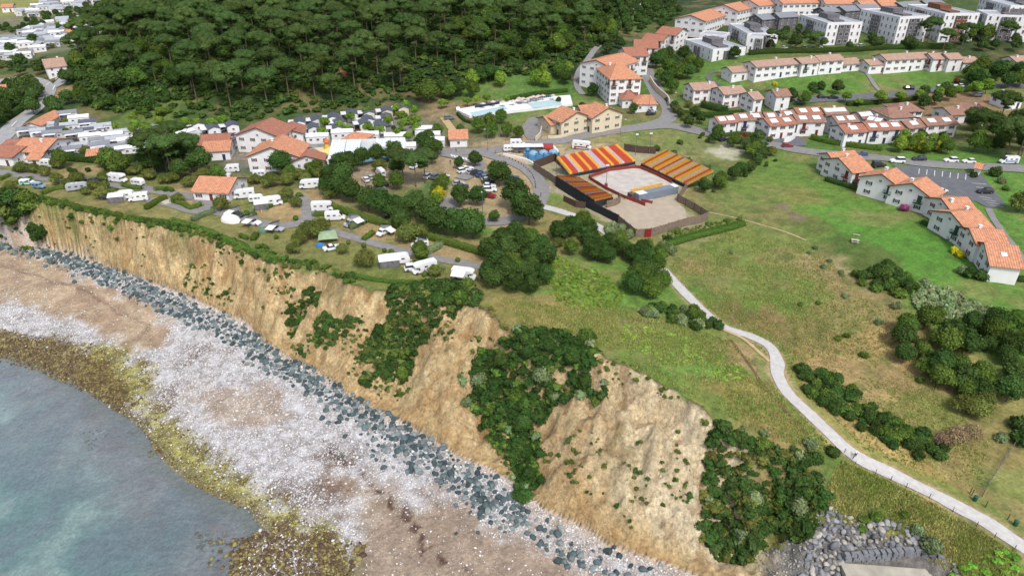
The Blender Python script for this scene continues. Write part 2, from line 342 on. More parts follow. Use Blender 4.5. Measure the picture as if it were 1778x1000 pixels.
# hard surfaces that are broad areas of ground
HARD = [("770,270 800,264 870,275 925,295 945,335 930,352 915,372 905,392 855,398 830,372 790,378 768,352 785,318 770,290", (176, 156, 122), 0, 1.5),
        ("640,300 680,290 740,300 735,325 700,325 650,335", (160, 146, 118), 0, 2),
        ("870,268 900,258 965,262 985,266 930,287 905,280", (196, 176, 142), 0, 1.2),
        ("1000,255 1050,250 1040,262 1000,268", (190, 170, 132), 0, 1.5),
        ("925,290 965,266 1070,262 1160,262 1220,300 1190,333 1172,352 1222,386 1105,410 1010,360", (176, 168, 138), 0, 1.5),
        ("400,235 560,215 600,240 570,265 470,262 400,262", (156, 158, 162), 0, 1.0),
        ("10,225 160,215 250,240 230,270 60,268 0,250", (142, 142, 140), 0, 1.0),
        ("200,225 330,215 400,240 370,270 240,260", (134, 138, 124), 0, 2.0),
        ("530,205 700,190 770,230 770,260 560,262", (134, 134, 126), 0, 1.5),
        ("1245,258 1300,262 1270,280 1215,262", (186, 184, 160), 0, 1.2),
        ("620,390 700,400 720,425 640,410", (170, 148, 108), 0, 1.2),
        ("760,425 850,445 840,460 740,440", (166, 146, 108), 0, 1.2),
        ("90,308 130,306 120,318 70,322", (176, 156, 116), 0, 1), ("150,290 175,288 170,298 145,300", (170, 150, 110), 0, 1),
        ("290,335 330,332 360,342 340,348 300,345", (182, 160, 122), 0, 1),
        ("460,355 500,355 515,370 470,372", (180, 156, 112), 0, 1),
        ("1345,358 1362,356 1408,384 1392,388", (128, 116, 96), 0, .6),
        ("1335,965 1400,915 1440,898 1500,912 1570,932 1630,962 1690,1000 1710,1060 1380,1110 1325,1060", (120, 116, 114), 0, .8),
        ("1600,165 1660,162 1640,175 1580,180", (152, 126, 92), 0, 1)]
for s, c, z, bl in HARD:
    P = GW(s); w = sstep(-bl, bl, sdist(GX, GY, P)+(n1-.5)*5)
    base = lerp(base, lin(c)*1.0, w*(0.92)); gmask = gmask*(1-w)
# worn ground beside roads and path
pth = GW("1150,468 1190,510 1222,541 1255,568 1300,583 1334,600 1349,625 1350,650 1368,683 1400,714 1440,752 1470,780 1500,800 1560,828 1640,868 1710,905 1778,950")
dpt = dist_poly(GX, GY, pth); base = lerp(base, lin((176, 162, 124)), sstep(3.0, 1.2, dpt+(n1-.5)*2.5)*.7); base = lerp(base, lin((104, 140, 56)), sstep(5.0, 3.4, dpt+(n1-.5)*3)*sstep(1.6, 3.0, dpt)*.5)
# ---- cliff
un = GX*.8-GY*.55
cl = .5*fbm(un/6.0+GT*1.5, GT*4.0+GX/60, 61, 5)+.5*fbm(GX/5, GY/5, 60, 4); c2 = fbm(GX/2.2, GY/2.2, 62, 4); c3 = fbm(un/1.6+GT*2, GT*9, 63, 4)
cc = np.zeros(GX.shape+(3,))+lin((220, 194, 148))
cc = lerp(cc, lin((228, 206, 158)), sstep(.45, .7, cl)); cc = lerp(cc, lin((192, 154, 104)), sstep(.5, .75, c2)*.7)
east = sstep(5, 30, GX); cc = lerp(cc, lin((246, 230, 196)), east*(.55+.4*sstep(.4, .7, cl))*sstep(.02, .25, GT))
cc = lerp(cc, lin((202, 168, 118)), sstep(.22, .02, GT)*.5)
cc = lerp(cc, lin((168, 130, 86)), sstep(.55, .68, c3)*.45); c4 = np.abs(fbm(GX/1.8+GY/5, GY/1.8, 65, 4)-.5)*2; cc = lerp(cc, lin((160, 128, 88)), sstep(.10, .01, c4)*.4)
cc = lerp(cc, lin((104, 88, 62)), sstep(.93, .99, GT+(c2-.5)*.12)*.75)
gp = sstep(.62, .68, fbm(un/6, GT*2.5+GX/20, 66, 5))*sstep(.2, .5, GT)*.45
cc = lerp(cc, lin((104, 104, 58)), gp)
dune = sstep(10, 16, GX-GY*.02)*0
lowE = sstep(36, 44, GX)        # east of the landslide the slope is turf
cc = lerp(cc, base, lowE)
ctop = sstep(-.7, .2, GDP+(n1-.5)*2.4)
cliffm = np.where(GDT > 0, 1-ctop, 0.0)*(1-lowE)
col = np.where((GDT > 0)[..., None], cc*(1-ctop[..., None])+base*ctop[..., None], 0)
# ---- beach
bw = GDW; nb = fbm(GX/4, GY/4, 71, 5); nb2 = fbm(GX/1.3, GY/1.3, 72, 4); nb3 = fbm(GX/12, GY/12, 73, 3)
def bpoly(s, z=1.5): return PL(s, z)
SAND1 = bpoly("-100,380 0,420 60,448 150,482 230,520 300,552 290,600 240,612 180,580 100,548 0,522 -100,500")
SAND2 = bpoly("575,812 620,830 700,855 780,888 860,922 960,965 1040,1003 1120,1060 600,1060 640,960 610,880")
SAND3 = bpoly("345,690 420,668 480,685 500,730 430,745 360,725")
ALG = [bpoly("-50,560 60,580 140,590 190,640 235,690 215,705 130,665 60,640 -50,620"), ]
YEL = bpoly("130,590 200,600 260,640 262,690 290,720 330,760 420,830 500,880 560,905 600,950 620,1010 560,1010 540,930 430,890 340,850 280,800 250,750 215,705 160,650")
s1 = sstep(-2.5, 2.5, sdist(GX, GY, SAND1)+(nb-.5)*12); s2 = sstep(-3.5, 3.5, sdist(GX, GY, SAND2)+(nb-.5)*14); s3 = sstep(-2, 2, sdist(GX, GY, SAND3)+(nb-.5)*9)*.7
sand = np.maximum(np.maximum(s1, s2), s3)
bc = np.zeros(GX.shape+(3,))+lin((172, 168, 168))
bc = lerp(bc, lin((204, 204, 210)), sstep(.4, .65, nb2))
bc = lerp(bc, lin((178, 164, 146)), sstep(.5, .75, nb3)*.5)
sc_ = lerp(np.zeros(GX.shape+(3,))+lin((188, 168, 142)), lin((168, 146, 124)), sstep(.4, .65, nb))
sc_ = lerp(sc_, lin((160, 144, 130)), s2*.7)
bc = lerp(bc, sc_, sand)
nearcliff = sstep(7, 1, -GDT)*sstep(0, -1, -np.abs(GDT))*0
bc = lerp(bc, lin((198, 176, 150)), sstep(-3.2, -.3, GDT)*.8)
yel = sstep(-2.5, 2.0, sdist(GX, GY, YEL)+(nb-.5)*9)
yc = lerp(np.zeros(GX.shape+(3,))+lin((138, 134, 66)), lin((172, 168, 84)), sstep(.4, .7, nb2)); yc = lerp(yc, lin((104, 92, 52)), sstep(.5, .72, nb)*.8)
bc = lerp(bc, yc, yel*.9)
alg = sstep(-2, 1.5, sdist(GX, GY, ALG[0])+(nb-.5)*6)
bc = lerp(bc, lerp(np.zeros(GX.shape+(3,))+lin((112, 96, 62)), lin((150, 140, 84)), sstep(.45, .7, nb2)), alg*.9)
BRN = [("290,625 330,628 320,650 290,650", 1.6), ("262,672 300,668 290,700 265,700", 2), ("480,842 560,838 600,870 540,880", 2.4), ("330,600 400,612 380,622 340,615", 2),
       ("400,925 480,915 560,940 610,1010 390,1040", 3), ("560,780 620,800 590,812 540,795", 1.5)]
for s, r in BRN:
    w = sstep(-r, r*.5, sdist(GX, GY, bpoly(s))+(nb-.5)*10)*sstep(.35, .6, nb2+.1); bc = lerp(bc, lin((96, 70, 54)), w*.7)
# wrack line across the lower sand
wr = dist_poly(GX+(nb-.5)*4, GY+(nb-.5)*4, bpoly("560,770 640,830 700,900 760,960 820,1010")); bc = lerp(bc, lin((84, 58, 48)), sstep(1.6, .3, wr)*sstep(.48, .56, nb2)*.9)
wr = dist_poly(GX+(nb-.5)*3, GY+(nb-.5)*3, bpoly("0,462 90,492 150,505 200,540 260,575")); bc = lerp(bc, lin((120, 100, 86)), sstep(.7, .1, wr)*.6)
wetd = sstep(2.6, 0.2, bw+(nb-.5)*2); bc = lerp(bc, lin((118, 108, 84)), wetd*.75)
# ---- sea bed
sb = lerp(np.zeros(GX.shape+(3,))+lin((170, 160, 164)), lin((120, 172, 168)), sstep(-4, -26, bw+(nb3-.5)*26))
sn = fbm(GX/10, GY/10, 81, 5); sb = lerp(sb, lin((196, 222, 214)), sstep(.50, .62, sn)*.8*sstep(-6, -16, bw)); sb = lerp(sb, lin((126, 136, 154)), sstep(.5, .36, sn)*.6)
sb = lerp(sb, lin((146, 112, 104)), sstep(.52, .68, fbm(GX/3.5, GY/3.5, 82, 4))*.7*sstep(-16, -2, bw))
sb = lerp(sb, lin((136, 124, 92)), sstep(-4.5, -.3, bw+(nb-.5)*4)*.75); bc = np.where((bw < 0)[..., None], sb, bc)
bc = bc*.95*(0.8+0.4*nb2)[..., None]
col = np.where((GDT > 0)[..., None], col, bc)
peb = np.where(GDT > 0, 0, (1-sand*.9)*(1-yel*.6)*(1-alg)*(bw > 1))
msk = np.stack([peb, cliffm, np.where(GDT > 0, gmask*(1-cliffm), 0)], -1)
ny, nx = GX.shape
idx = np.arange(nx*ny).reshape(ny, nx)
F = np.stack([idx[:-1, :-1], idx[:-1, 1:], idx[1:, 1:], idx[1:, :-1]], -1).reshape(-1, 4)

m, nt, b = newmat('ground_surface'); N = nt.nodes; L = nt.links
a1 = N.new('ShaderNodeVertexColor'); a1.layer_name = 'Col'; a2 = N.new('ShaderNodeVertexColor'); a2.layer_name = 'Msk'
sp = N.new('ShaderNodeSeparateColor'); L.new(a2.outputs['Color'], sp.inputs[0])
tc = N.new('ShaderNodeTexCoord')
def noise(sc, det=4, rough=.6):
    n = N.new('ShaderNodeTexNoise'); n.inputs['Scale'].default_value = sc; n.inputs['Detail'].default_value = det; n.inputs['Roughness'].default_value = rough; L.new(tc.outputs['Object'], n.inputs['Vector']); return n.outputs[0]
def mrange(x, a, bb, c, d):
    n = N.new('ShaderNodeMapRange'); n.inputs[1].default_value = a; n.inputs[2].default_value = bb; n.inputs[3].default_value = c; n.inputs[4].default_value = d; L.new(x, n.inputs[0]); return n.outputs[0]
def mth(op, x, y):
    n = N.new('ShaderNodeMath'); n.operation = op
    for i, q in enumerate((x, y)):
        if isinstance(q, (int, float)): n.inputs[i].default_value = q
        else: L.new(q, n.inputs[i])
    return n.outputs[0]
def mixc(f, x, y):
    n = N.new('ShaderNodeMix'); n.data_type = 'RGBA'
    for i, q in ((0, f), (6, x), (7, y)):
        if isinstance(q, (int, float)): n.inputs[i].default_value = q
        elif isinstance(q, tuple): n.inputs[i].default_value = (*q, 1)
        else: L.new(q, n.inputs[i])
    return n.outputs[2]
fine = mth('MULTIPLY', mrange(noise(1.6, 5, .75), .3, .7, .62, 1.42), mrange(noise(.35, 4), .3, .7, .85, 1.15))
vm = N.new('ShaderNodeVectorMath'); vm.operation = 'SCALE'; L.new(a1.outputs['Color'], vm.inputs[0]); L.new(fine, vm.inputs['Scale'])
vo = N.new('ShaderNodeTexVoronoi'); vo.inputs['Scale'].default_value = 3.4; L.new(tc.outputs['Object'], vo.inputs['Vector'])
spk = mth('MULTIPLY', mth('MULTIPLY', mrange(vo.outputs['Distance'], .16, .30, 1, 0), sp.outputs[0]), .9)
c1 = mixc(spk, vm.outputs[0], alb(236, 232, 238))
# tufted turf: darker pockets between blades
mpn = N.new('ShaderNodeMapping'); mpn.inputs['Scale'].default_value = (1, 1, .38); L.new(tc.outputs['Object'], mpn.inputs[0])
def noise_s(sc, det, rough):
    n = N.new('ShaderNodeTexNoise'); n.inputs['Scale'].default_value = sc; n.inputs['Detail'].default_value = det; n.inputs['Roughness'].default_value = rough; L.new(mpn.outputs[0], n.inputs['Vector']); return n.outputs[0]
crk = mth('MULTIPLY', mrange(noise_s(1.5, 7, .8), .42, .48, .80, 1.10), mrange(noise_s(.42, 6, .75), .40, .60, .94, 1.20))
cfac = mth('ADD', mth('MULTIPLY', mth('SUBTRACT', crk, 1.0), sp.outputs[1]), 1.0)
vmc = N.new('ShaderNodeVectorMath'); vmc.operation = 'SCALE'; L.new(c1, vmc.inputs[0]); L.new(cfac, vmc.inputs['Scale']); c1 = vmc.outputs[0]
c2_ = mixc(mth('MULTIPLY', mrange(noise(3.2, 3, .7), .56, .68, 0, .45), sp.outputs[2]), c1, alb(58, 78, 30))
L.new(c2_, b.inputs['Base Color']); b.inputs['Roughness'].default_value = .92; b.inputs['Specular IOR Level'].default_value = .15
bp = N.new('ShaderNodeBump'); bp.inputs['Strength'].default_value = .9; bp.inputs['Distance'].default_value = .5
L.new(mth('ADD', noise(1.1, 6, .7), mth('MULTIPLY', noise_s(.8, 8, .8), mth('MULTIPLY', sp.outputs[1], 3.5))), bp.inputs['Height']); L.new(bp.outputs[0], b.inputs['Normal'])
structure('ground', mesh_np('ground', np.stack([GX, GY, GZ], -1).reshape(-1, 3), F, m, {'Col': col.reshape(-1, 3)*ALB, 'Msk': msk.reshape(-1, 3)}, smooth=True))

# ================================================================ sea
m, nt, b = newmat('sea_water'); N = nt.nodes; L = nt.links
tc = N.new('ShaderNodeTexCoord'); tr = N.new('ShaderNodeBsdfTransparent'); tr.inputs[0].default_value = (.86, .92, .92, 1)
gl = N.new('ShaderNodeBsdfGlossy'); gl.inputs['Roughness'].default_value = .12; gl.inputs[0].default_value = (1, 1, 1, 1)
fr = N.new('ShaderNodeFresnel'); fr.inputs[0].default_value = 1.36
bp = N.new('ShaderNodeBump'); bp.inputs['Strength'].default_value = .7; bp.inputs['Distance'].default_value = .3
L.new(mth('ADD', noise(.9, 5, .65), mth('MULTIPLY', noise(.12, 3), 2.0)), bp.inputs['Height'])
for q in (gl, fr): L.new(bp.outputs[0], q.inputs['Normal'])
df = N.new('ShaderNodeBsdfDiffuse'); df.inputs[0].default_value = (*alb(168, 192, 198), 1)
mx0 = N.new('ShaderNodeMixShader'); mx0.inputs[0].default_value = .16; L.new(tr.outputs[0], mx0.inputs[1]); L.new(df.outputs[0], mx0.inputs[2])
mx = N.new('ShaderNodeMixShader'); L.new(mth('MULTIPLY', fr.outputs[0], 3.0), mx.inputs[0]); L.new(mx0.outputs[0], mx.inputs[1]); L.new(gl.outputs[0], mx.inputs[2])
N.remove(b); L.new(mx.outputs[0], N['Material Output'].inputs[0])
mb = MB(); mb.add([(-1500, -60, 0), (120, -60, 0), (120, 60, 0), (-20, 150, 0), (-200, 330, 0), (-1500, 330, 0)], [(0, 1, 2, 3, 4, 5)])
sea = mb.build('sea_water', m); sea['kind'] = 'structure'

# ================================================================ stones
def ico_pts(sub=1):
    t = (1+5**.5)/2; V = [(-1, t, 0), (1, t, 0), (-1, -t, 0), (1, -t, 0), (0, -1, t), (0, 1, t), (0, -1, -t), (0, 1, -t), (t, 0, -1), (t, 0, 1), (-t, 0, -1), (-t, 0, 1)]
    Fc = [(0, 11, 5), (0, 5, 1), (0, 1, 7), (0, 7, 10), (0, 10, 11), (1, 5, 9), (5, 11, 4), (11, 10, 2), (10, 7, 6), (7, 1, 8), (3, 9, 4), (3, 4, 2), (3, 2, 6), (3, 6, 8), (3, 8, 9), (4, 9, 5), (2, 4, 11), (6, 2, 10), (8, 6, 7), (9, 8, 1)]
    V = [np.array(v, float)/math.hypot(*v[:2], v[2]) for v in V]
    for _ in range(sub):
        mid = {}; F2 = []
        def md(a, c):
            k = (min(a, c), max(a, c))
            if k not in mid: p = V[a]+V[c]; V.append(p/np.linalg.norm(p)); mid[k] = len(V)-1
            return mid[k]
        for a, c, d in Fc: e, f, g = md(a, c), md(c, d), md(d, a); F2 += [(a, e, g), (c, f, e), (d, g, f), (e, f, g)]
        Fc = F2
    return np.array(V), np.array(Fc)
I0 = ico_pts(0); I1 = ico_pts(1); I2 = ico_pts(2)
OCT = (np.array([(1, 0, 0), (-1, 0, 0), (0, 1, 0), (0, -1, 0), (0, 0, 1), (0, 0, -1)], float), np.array([(0, 2, 4), (2, 1, 4), (1, 3, 4), (3, 0, 4), (2, 0, 5), (1, 2, 5), (3, 1, 5), (0, 3, 5)]))
def stone_mass(name, P, R, cols, proto, m, squash=(.5, .8), r=rng, sink=.25, jit=.22):
    """P (n,2) positions, R radii -> one mesh"""
    n = len(P); V0, F0 = proto; k = len(V0)
    A = r.uniform(0, 2*np.pi, n); sc = np.stack([R*r.uniform(.8, 1.25, n), R*r.uniform(.7, 1.1, n), R*r.uniform(*squash, n)], -1)
    V = V0[None]*(1+r.uniform(-jit, jit, (n, k, 1)))*sc[:, None]
    ca, sa = np.cos(A)[:, None], np.sin(A)[:, None]; tl = r.uniform(-.35, .35, (n, 1))
    x = V[..., 0]*ca-V[..., 1]*sa; y = V[..., 0]*sa+V[..., 1]*ca; z = V[..., 2]+x*tl
    z0 = Hs(P[:, 0], P[:, 1])+sc[:, 2]*(1-2*sink)
    V = np.stack([x+P[:, :1], y+P[:, 1:2], z+z0[:, None]], -1).reshape(-1, 3)
    Fm = (F0[None]+(np.arange(n)*k)[:, None, None]).reshape(-1, 3)
    return link(name, mesh_np(name, V, Fm, m, {'Col': np.repeat(cols, k, 0)}), kind='stuff')
def vcmat(name, rough=.8, var=.2, scale=3.0):
    m, nt, b = newmat(name); N = nt.nodes; L = nt.links
    a = N.new('ShaderNodeVertexColor'); a.layer_name = 'Col'; tc = N.new('ShaderNodeTexCoord'); nz = N.new('ShaderNodeTexNoise'); nz.inputs['Scale'].default_value = scale; L.new(tc.outputs['Object'], nz.inputs['Vector'])
    mr = N.new('ShaderNodeMapRange'); mr.inputs[1].default_value = .3; mr.inputs[2].default_value = .7; mr.inputs[3].default_value = 1-var; mr.inputs[4].default_value = 1+var; L.new(nz.outputs[0], mr.inputs[0])
    vm = N.new('ShaderNodeVectorMath'); vm.operation = 'SCALE'; L.new(a.outputs['Color'], vm.inputs[0]); L.new(mr.outputs[0], vm.inputs['Scale']); L.new(vm.outputs[0], b.inputs['Base Color'])
    b.inputs['Roughness'].default_value = rough; b.inputs['Specular IOR Level'].default_value = .25; return m
M_stone = vcmat('stone')
def sample_grid(field, n, xr, yr, r=rng):
    """n random points with density given by a field on the terrain grid"""
    out = []
    while sum(map(len, out)) < n:
        x = r.uniform(*xr, 40000); y = r.uniform(*yr, 40000)
        i = np.clip(np.searchsorted(XS, x), 0, len(XS)-1); j = np.clip(np.searchsorted(YS, y), 0, len(YS)-1)
        k = r.random(40000) < field[j, i]; out.append(np.stack([x[k], y[k]], -1))
        if len(out) > 60: break
    return np.vstack(out)[:n]
inview = (GX > -215) & (GX < 60) & (GY > 55) & (GY < 235)
land = (GDT < -.2) & (bw > .3) & inview
pd = np.where(land, (1-sand*.93)*(1-yel*.35)*(1-alg*.6)*(.45+.8*nb2), 0)
P = sample_grid(pd, 95000, (-215, 60), (55, 235)); R = rng.gamma(3.0, .040, len(P)).clip(.05, .42)
i = np.clip(np.searchsorted(XS, P[:, 0]), 0, len(XS)-1); j = np.clip(np.searchsorted(YS, P[:, 1]), 0, len(YS)-1)
wh = lin(np.array([(228, 226, 226), (204, 203, 206), (240, 238, 236), (168, 169, 174), (192, 184, 172)])); pc = wh[rng.choice(5, len(P), p=[.35, .25, .2, .12, .08])]
yl = lin(np.array([(178, 172, 92), (200, 190, 130), (120, 108, 62)])); yk = rng.random(len(P)) < yel[j, i]*.85; pc[yk] = yl[rng.integers(0, 3, yk.sum())]
ak = rng.random(len(P)) < np.maximum(alg[j, i], sstep(3, 1, bw[j, i])*.6)*.9; pc[ak] = lin(np.array([(110, 94, 62), (136, 122, 76), (92, 78, 56)]))[rng.integers(0, 3, ak.sum())]
stone_mass('pale_beach_stones', P, R, pc*ALB, OCT, M_stone)
# brown weedy rocks at and in the water's edge
def scatter_poly(s, n, z=0.5, r=rng):
    Q = PL(s, z); out = []; lo = Q.min(0); hi = Q.max(0)
    while len(out) < n:
        p = r.uniform(lo, hi, (n*3, 2)); out += list(p[inside(p[:, 0], p[:, 1], Q)])
    return np.array(out[:n])
rp = []; rr = []
for s, n, lo, hi in [("-50,560 80,590 150,610 210,670 240,700 215,720 150,680 60,640 -50,615", 2600, .1, .42), ("395,935 480,915 560,940 640,1040 380,1060 400,980", 1900, .12, .55), ("330,920 400,915 400,990 360,980", 40, .2, .6),
                     ("135,730 190,740 180,780 150,775", 50, .15, .4), ("250,780 275,780 270,792 255,792", 8, .2, .5), ("340,925 372,925 372,945 340,950", 14, .3, .8), ("140,600 270,640 300,720 480,860 560,905 600,980 540,960 420,890 290,800 240,740", 500, .12, .35), ("540,930 640,950 620,1000 560,1000", 120, .3, .7)]:
    p = scatter_poly(s, n); rp.append(p); rr.append(rng.uniform(lo, hi, n)*rng.uniform(.5, 1, n))
rp = np.vstack(rp); rr = np.concatenate(rr)
bcx = lin(np.array([(112, 96, 70), (134, 120, 78), (96, 80, 60), (148, 138, 86), (92, 72, 58)]))[rng.integers(0, 5, len(rp))]
stone_mass('weedy_shore_rocks', rp, rr, bcx*ALB, I0, M_stone)
# ================================================================ roads, paths and paved areas (sheets a little above the ground)
def smooth_line(P, step=2.0):
    P = np.asarray(P, float); n = len(P); out = []
    for i in range(n-1):
        p0 = P[max(i-1, 0)]; p1 = P[i]; p2 = P[i+1]; p3 = P[min(i+2, n-1)]
        k = max(2, int(np.linalg.norm(p2-p1)/step))
        for t in np.linspace(0, 1, k, endpoint=False):
            out.append(.5*((2*p1)+(p2-p0)*t+(2*p0-5*p1+4*p2-p3)*t*t+(3*p1-p0-3*p2+p3)*t**3))
    out.append(P[-1]); return np.array(out)
def strip(name, s, w, m, lift=.10, world=None, jitter=0.0, kind='structure', step=1.5, cols=5):
    L_ = smooth_line(GW(s) if world is None else world, step)
    t = np.gradient(L_, axis=0); t /= np.linalg.norm(t, axis=1)[:, None]+1e-9; nrm = np.stack([-t[:, 1], t[:, 0]], -1)
    us = np.linspace(-.5, .5, cols); V = []
    wj = w*(1+jitter*(vnoise(np.arange(len(L_))*.35, np.zeros(len(L_)), 5)-.5))
    for u in us: V.append(L_+nrm*(u*wj)[:, None])
    V = np.stack(V, 1); z = Hs(V[..., 0], V[..., 1])+lift; k = len(us)
    V3 = np.concatenate([V, z[..., None]], -1).reshape(-1, 3); n = len(L_); ii = np.arange(n*k).reshape(n, k)
    Fq = np.stack([ii[:-1, :-1], ii[:-1, 1:], ii[1:, 1:], ii[1:, :-1]], -1).reshape(-1, 4)[:, ::-1]
    return link(name, mesh_np(name, V3, Fq, m, smooth=True), kind=kind)
def patch(name, s, m, lift=.09, step=3.0, world=None):
    P = GW(s) if world is None else world
    B = []
    for i in range(len(P)):
        a, b = P[i], P[(i+1) % len(P)]; k = max(1, int(np.linalg.norm(b-a)/step))
        for t in np.linspace(0, 1, k, endpoint=False): B.append(a+(b-a)*t)
    B = np.array(B); nb_ = len(B); lo, hi = B.min(0), B.max(0)
    gx, gy = np.meshgrid(np.arange(lo[0], hi[0], step), np.arange(lo[1], hi[1], step)); gx = gx.ravel(); gy = gy.ravel()
    k = sdist(gx, gy, B) > step*.4
    pts = [Vector(p) for p in B]+[Vector((x, y)) for x, y in zip(gx[k], gy[k])]
    r = delaunay_2d_cdt(pts, [(i, (i+1) % nb_) for i in range(nb_)], [], 1, 1e-4)
    V = np.array([(v.x, v.y) for v in r[0]]); z = Hs(V[:, 0], V[:, 1])+lift
    me = bpy.data.meshes.new(name); me.from_pydata([(x, y, q) for (x, y), q in zip(V, z)], [], [tuple(f) for f in r[2]]); me.materials.append(m); me.update()
    if me.polygons and me.polygons[0].normal.z < 0: me.flip_normals()
    return link(name, me, kind='structure')
M_asph = mat('asphalt', alb(140, 138, 138), .9, .14, .6)
M_asphd = mat('dark_asphalt', alb(106, 108, 114), .9, .14, .5)
M_road = mat('pale_road', alb(164, 164, 166), .9, .12, .5)
M_path = mat('gravel_path', alb(198, 196, 194), .95, .12, 1.2)
M_dirt = mat('dirt', alb(190, 168, 128), .95, .2, .8)
M_white = mat('road_paint', alb(236, 236, 232), .7, .08, 2)
M_conc = mat('concrete', alb(196, 190, 174), .9, .14, .7)
strip('footpath', "1150,468 1190,510 1222,541 1255,568 1300,583 1334,600 1349,625 1350,650 1368,683 1400,714 1440,752 1470,780 1500,800 1560,828 1640,868 1710,905 1778,950 1900,1025 2050,1130", 2.7, M_path, .12, step=1, jitter=.22)
strip('footpath', "938,358 975,368 1010,380 1045,398 1075,420 1110,445 1150,468", 3.2, M_path, .12)
strip('ditch', "1268,590 1300,632 1325,668 1356,704 1384,734 1402,756", .7, mat('dry_bracken', alb(112, 92, 62), .95, .35, 1.2), .09, cols=3, jitter=.8)
strip('trodden_path', "1253,572 1290,588 1318,612 1336,628", .9, M_dirt, .13, cols=3)
strip('lane', "-90,292 0,300 70,309 130,317 190,322 250,328 330,342 352,348 360,362 400,374 470,392 510,390 534,379 536,362 522,346 516,338", 4.2, M_asph, .14)
strip('lane', "215,338 262,348 300,356 340,368 357,368", 3.6, M_asph, .18)
strip('lane', "560,398 610,412 680,431 740,446 800,457 838,464", 3.0, M_asph, .14)
strip('road', "740,262 790,264 830,264 880,258 930,250 980,243 1040,232 1100,223 1150,212 1163,200 1160,182 1144,165 1130,140 1121,120", 7.0, M_asph, .16)
strip('road', "1110,222 1160,219 1210,228 1270,242 1340,252 1390,262 1450,269 1520,275 1600,284 1700,291 1778,294 1950,300", 7.5, M_asph, .22)
strip('road', "-60,285 0,243 28,214 58,192 78,170 84,152", 7.5, M_road, .2)
strip('road', "84,156 62,143 36,138 10,140 -40,150", 8.0, M_road, .25)
strip('road', "84,156 103,146 122,126 135,110", 7.0, M_road, .3)
strip('road', "770,268 800,275 830,285 820,300 800,312", 5.0, M_asph, .3)
strip('lane', "840,268 880,280 915,296 938,322 936,350 915,372 880,384 840,385 800,372 778,358 776,345", 5.0, M_asph, .24)
strip('track', "1120,5 1098,16 1085,30", 3.4, M_path, .25); strip('track', "1063,62 1040,80 1020,105 1004,128 1002,150 1012,165", 3.0, M_asph, .25)
strip('garden_path', "1262,127 1240,126 1229,133 1234,141 1252,148", 2.0, M_asphd, .2); strip('garden_path', "1494,118 1506,130 1518,148 1528,160", 1.8, M_asph, .25)
strip('road', "1380,176 1440,172 1510,168 1560,164 1620,157 1690,151 1750,150 1850,152", 6.5, M_asphd, .22)
strip('footpath', "1716,362 1726,382 1745,410 1760,428 1790,470", 1.8, M_asph, .14)
strip('ditch', "1172,352 1215,365 1290,382 1360,402 1400,418", .5, M_dirt, .1, cols=3)
strip('trodden_path', "770,205 785,225 800,245", 3.0, M_dirt, .2)
patch('parking_lot', "1548,287 1600,290 1652,298 1702,301 1716,318 1747,358 1716,362 1693,350 1630,352 1606,325 1572,305", M_asphd, .16)
patch('camp_terrace', "268,345 292,342 310,352 286,356", M_conc, .2)
patch('yard', "1335,248 1345,236 1360,242 1385,236 1400,246 1400,254 1340,256", M_asphd, .16)
patch('yard', "905,222 920,205 938,203 945,222 940,243 915,243", M_asph, .2)
patch('verge', "798,366 812,362 846,372 838,384 812,382", mat('mown_grass', alb(116, 138, 60), .95, .2, .8), .3)
# painted marks: one sheet for the bay lines of the parking lot, one for the arrows at the junction
def marks(name, segs, w, lift):
    mb = MB()
    for a, b in segs:
        A_, B_ = G(*a)[:2], G(*b)[:2]; d = B_-A_; d /= np.linalg.norm(d)+1e-9; n = np.array([-d[1], d[0]])*w/2
        q = [A_-n, B_-n, B_+n, A_+n]; mb.add([(p[0], p[1], H(*p)+lift) for p in q], [(0, 1, 2, 3)])
    return mb.build(name, M_white, fixn=False) if False else link(name, mb.mesh(name, M_white, fixn=False), kind='structure')
segs = [((1596+13.5*i, 294+1.6*i), (1595+13.5*i, 303+1.7*i)) for i in range(7)]
segs += [((1684+3+7*i, 319+7*i), (1706+6+6*i, 321+7*i)) for i in range(2)]+[((1700+6*i, 342+5*i), (1722+7*i, 346+5*i)) for i in range(4)]
marks('parking_bay_lines', segs, .18, .20)
marks('junction_markings', [((80, 150), (88, 144)), ((92, 158), (96, 150)), ((60, 176), (66, 168)), ((20, 222), (30, 212)), ((96, 140), (104, 134))], .5, .42)
marks('crossing_stripes', [((783+5*i, 270+1.2*i), (786+5*i, 274+1.2*i)) for i in range(6)], .6, .4)
# ================================================================ riprap: the largest boulders one by one, the small rest as one mass
M_rock = []
for i, c in enumerate([(78, 96, 100), (98, 114, 118), (64, 80, 84), (128, 138, 140)]): M_rock.append(mat('dark_boulder_stone_%d' % i, alb(*c), .85, .30, 1.1, ori=True))
M_grock = [mat('grey_boulder_stone_%d' % i, alb(*c), .85, .28, 1.3, ori=True) for i, c in enumerate([(142, 143, 146), (116, 118, 124), (168, 164, 156)])]
def rock_mesh(seed, m):
    r = np.random.default_rng(seed); V, F0 = I2; n = 9; pl = r.normal(size=(n, 3)); pl /= np.linalg.norm(pl, axis=1)[:, None]; V = V.copy()
    for k in range(n):                       # chop with random planes: faceted quarry stone
        d = V @ pl[k]; h = r.uniform(.55, .85); V -= np.maximum(d-h, 0)[:, None]*pl[k]
    V *= np.array([1, r.uniform(.65, .9), r.uniform(.55, .8)])*(1+r.uniform(-.03, .03, (len(V), 1)))
    return mesh_np('boulder', V, F0, m)
ROCKS = [rock_mesh(400+i, M_rock[i % 4]) for i in range(8)]; GROCKS = [rock_mesh(450+i, M_grock[i % 3]) for i in range(6)]
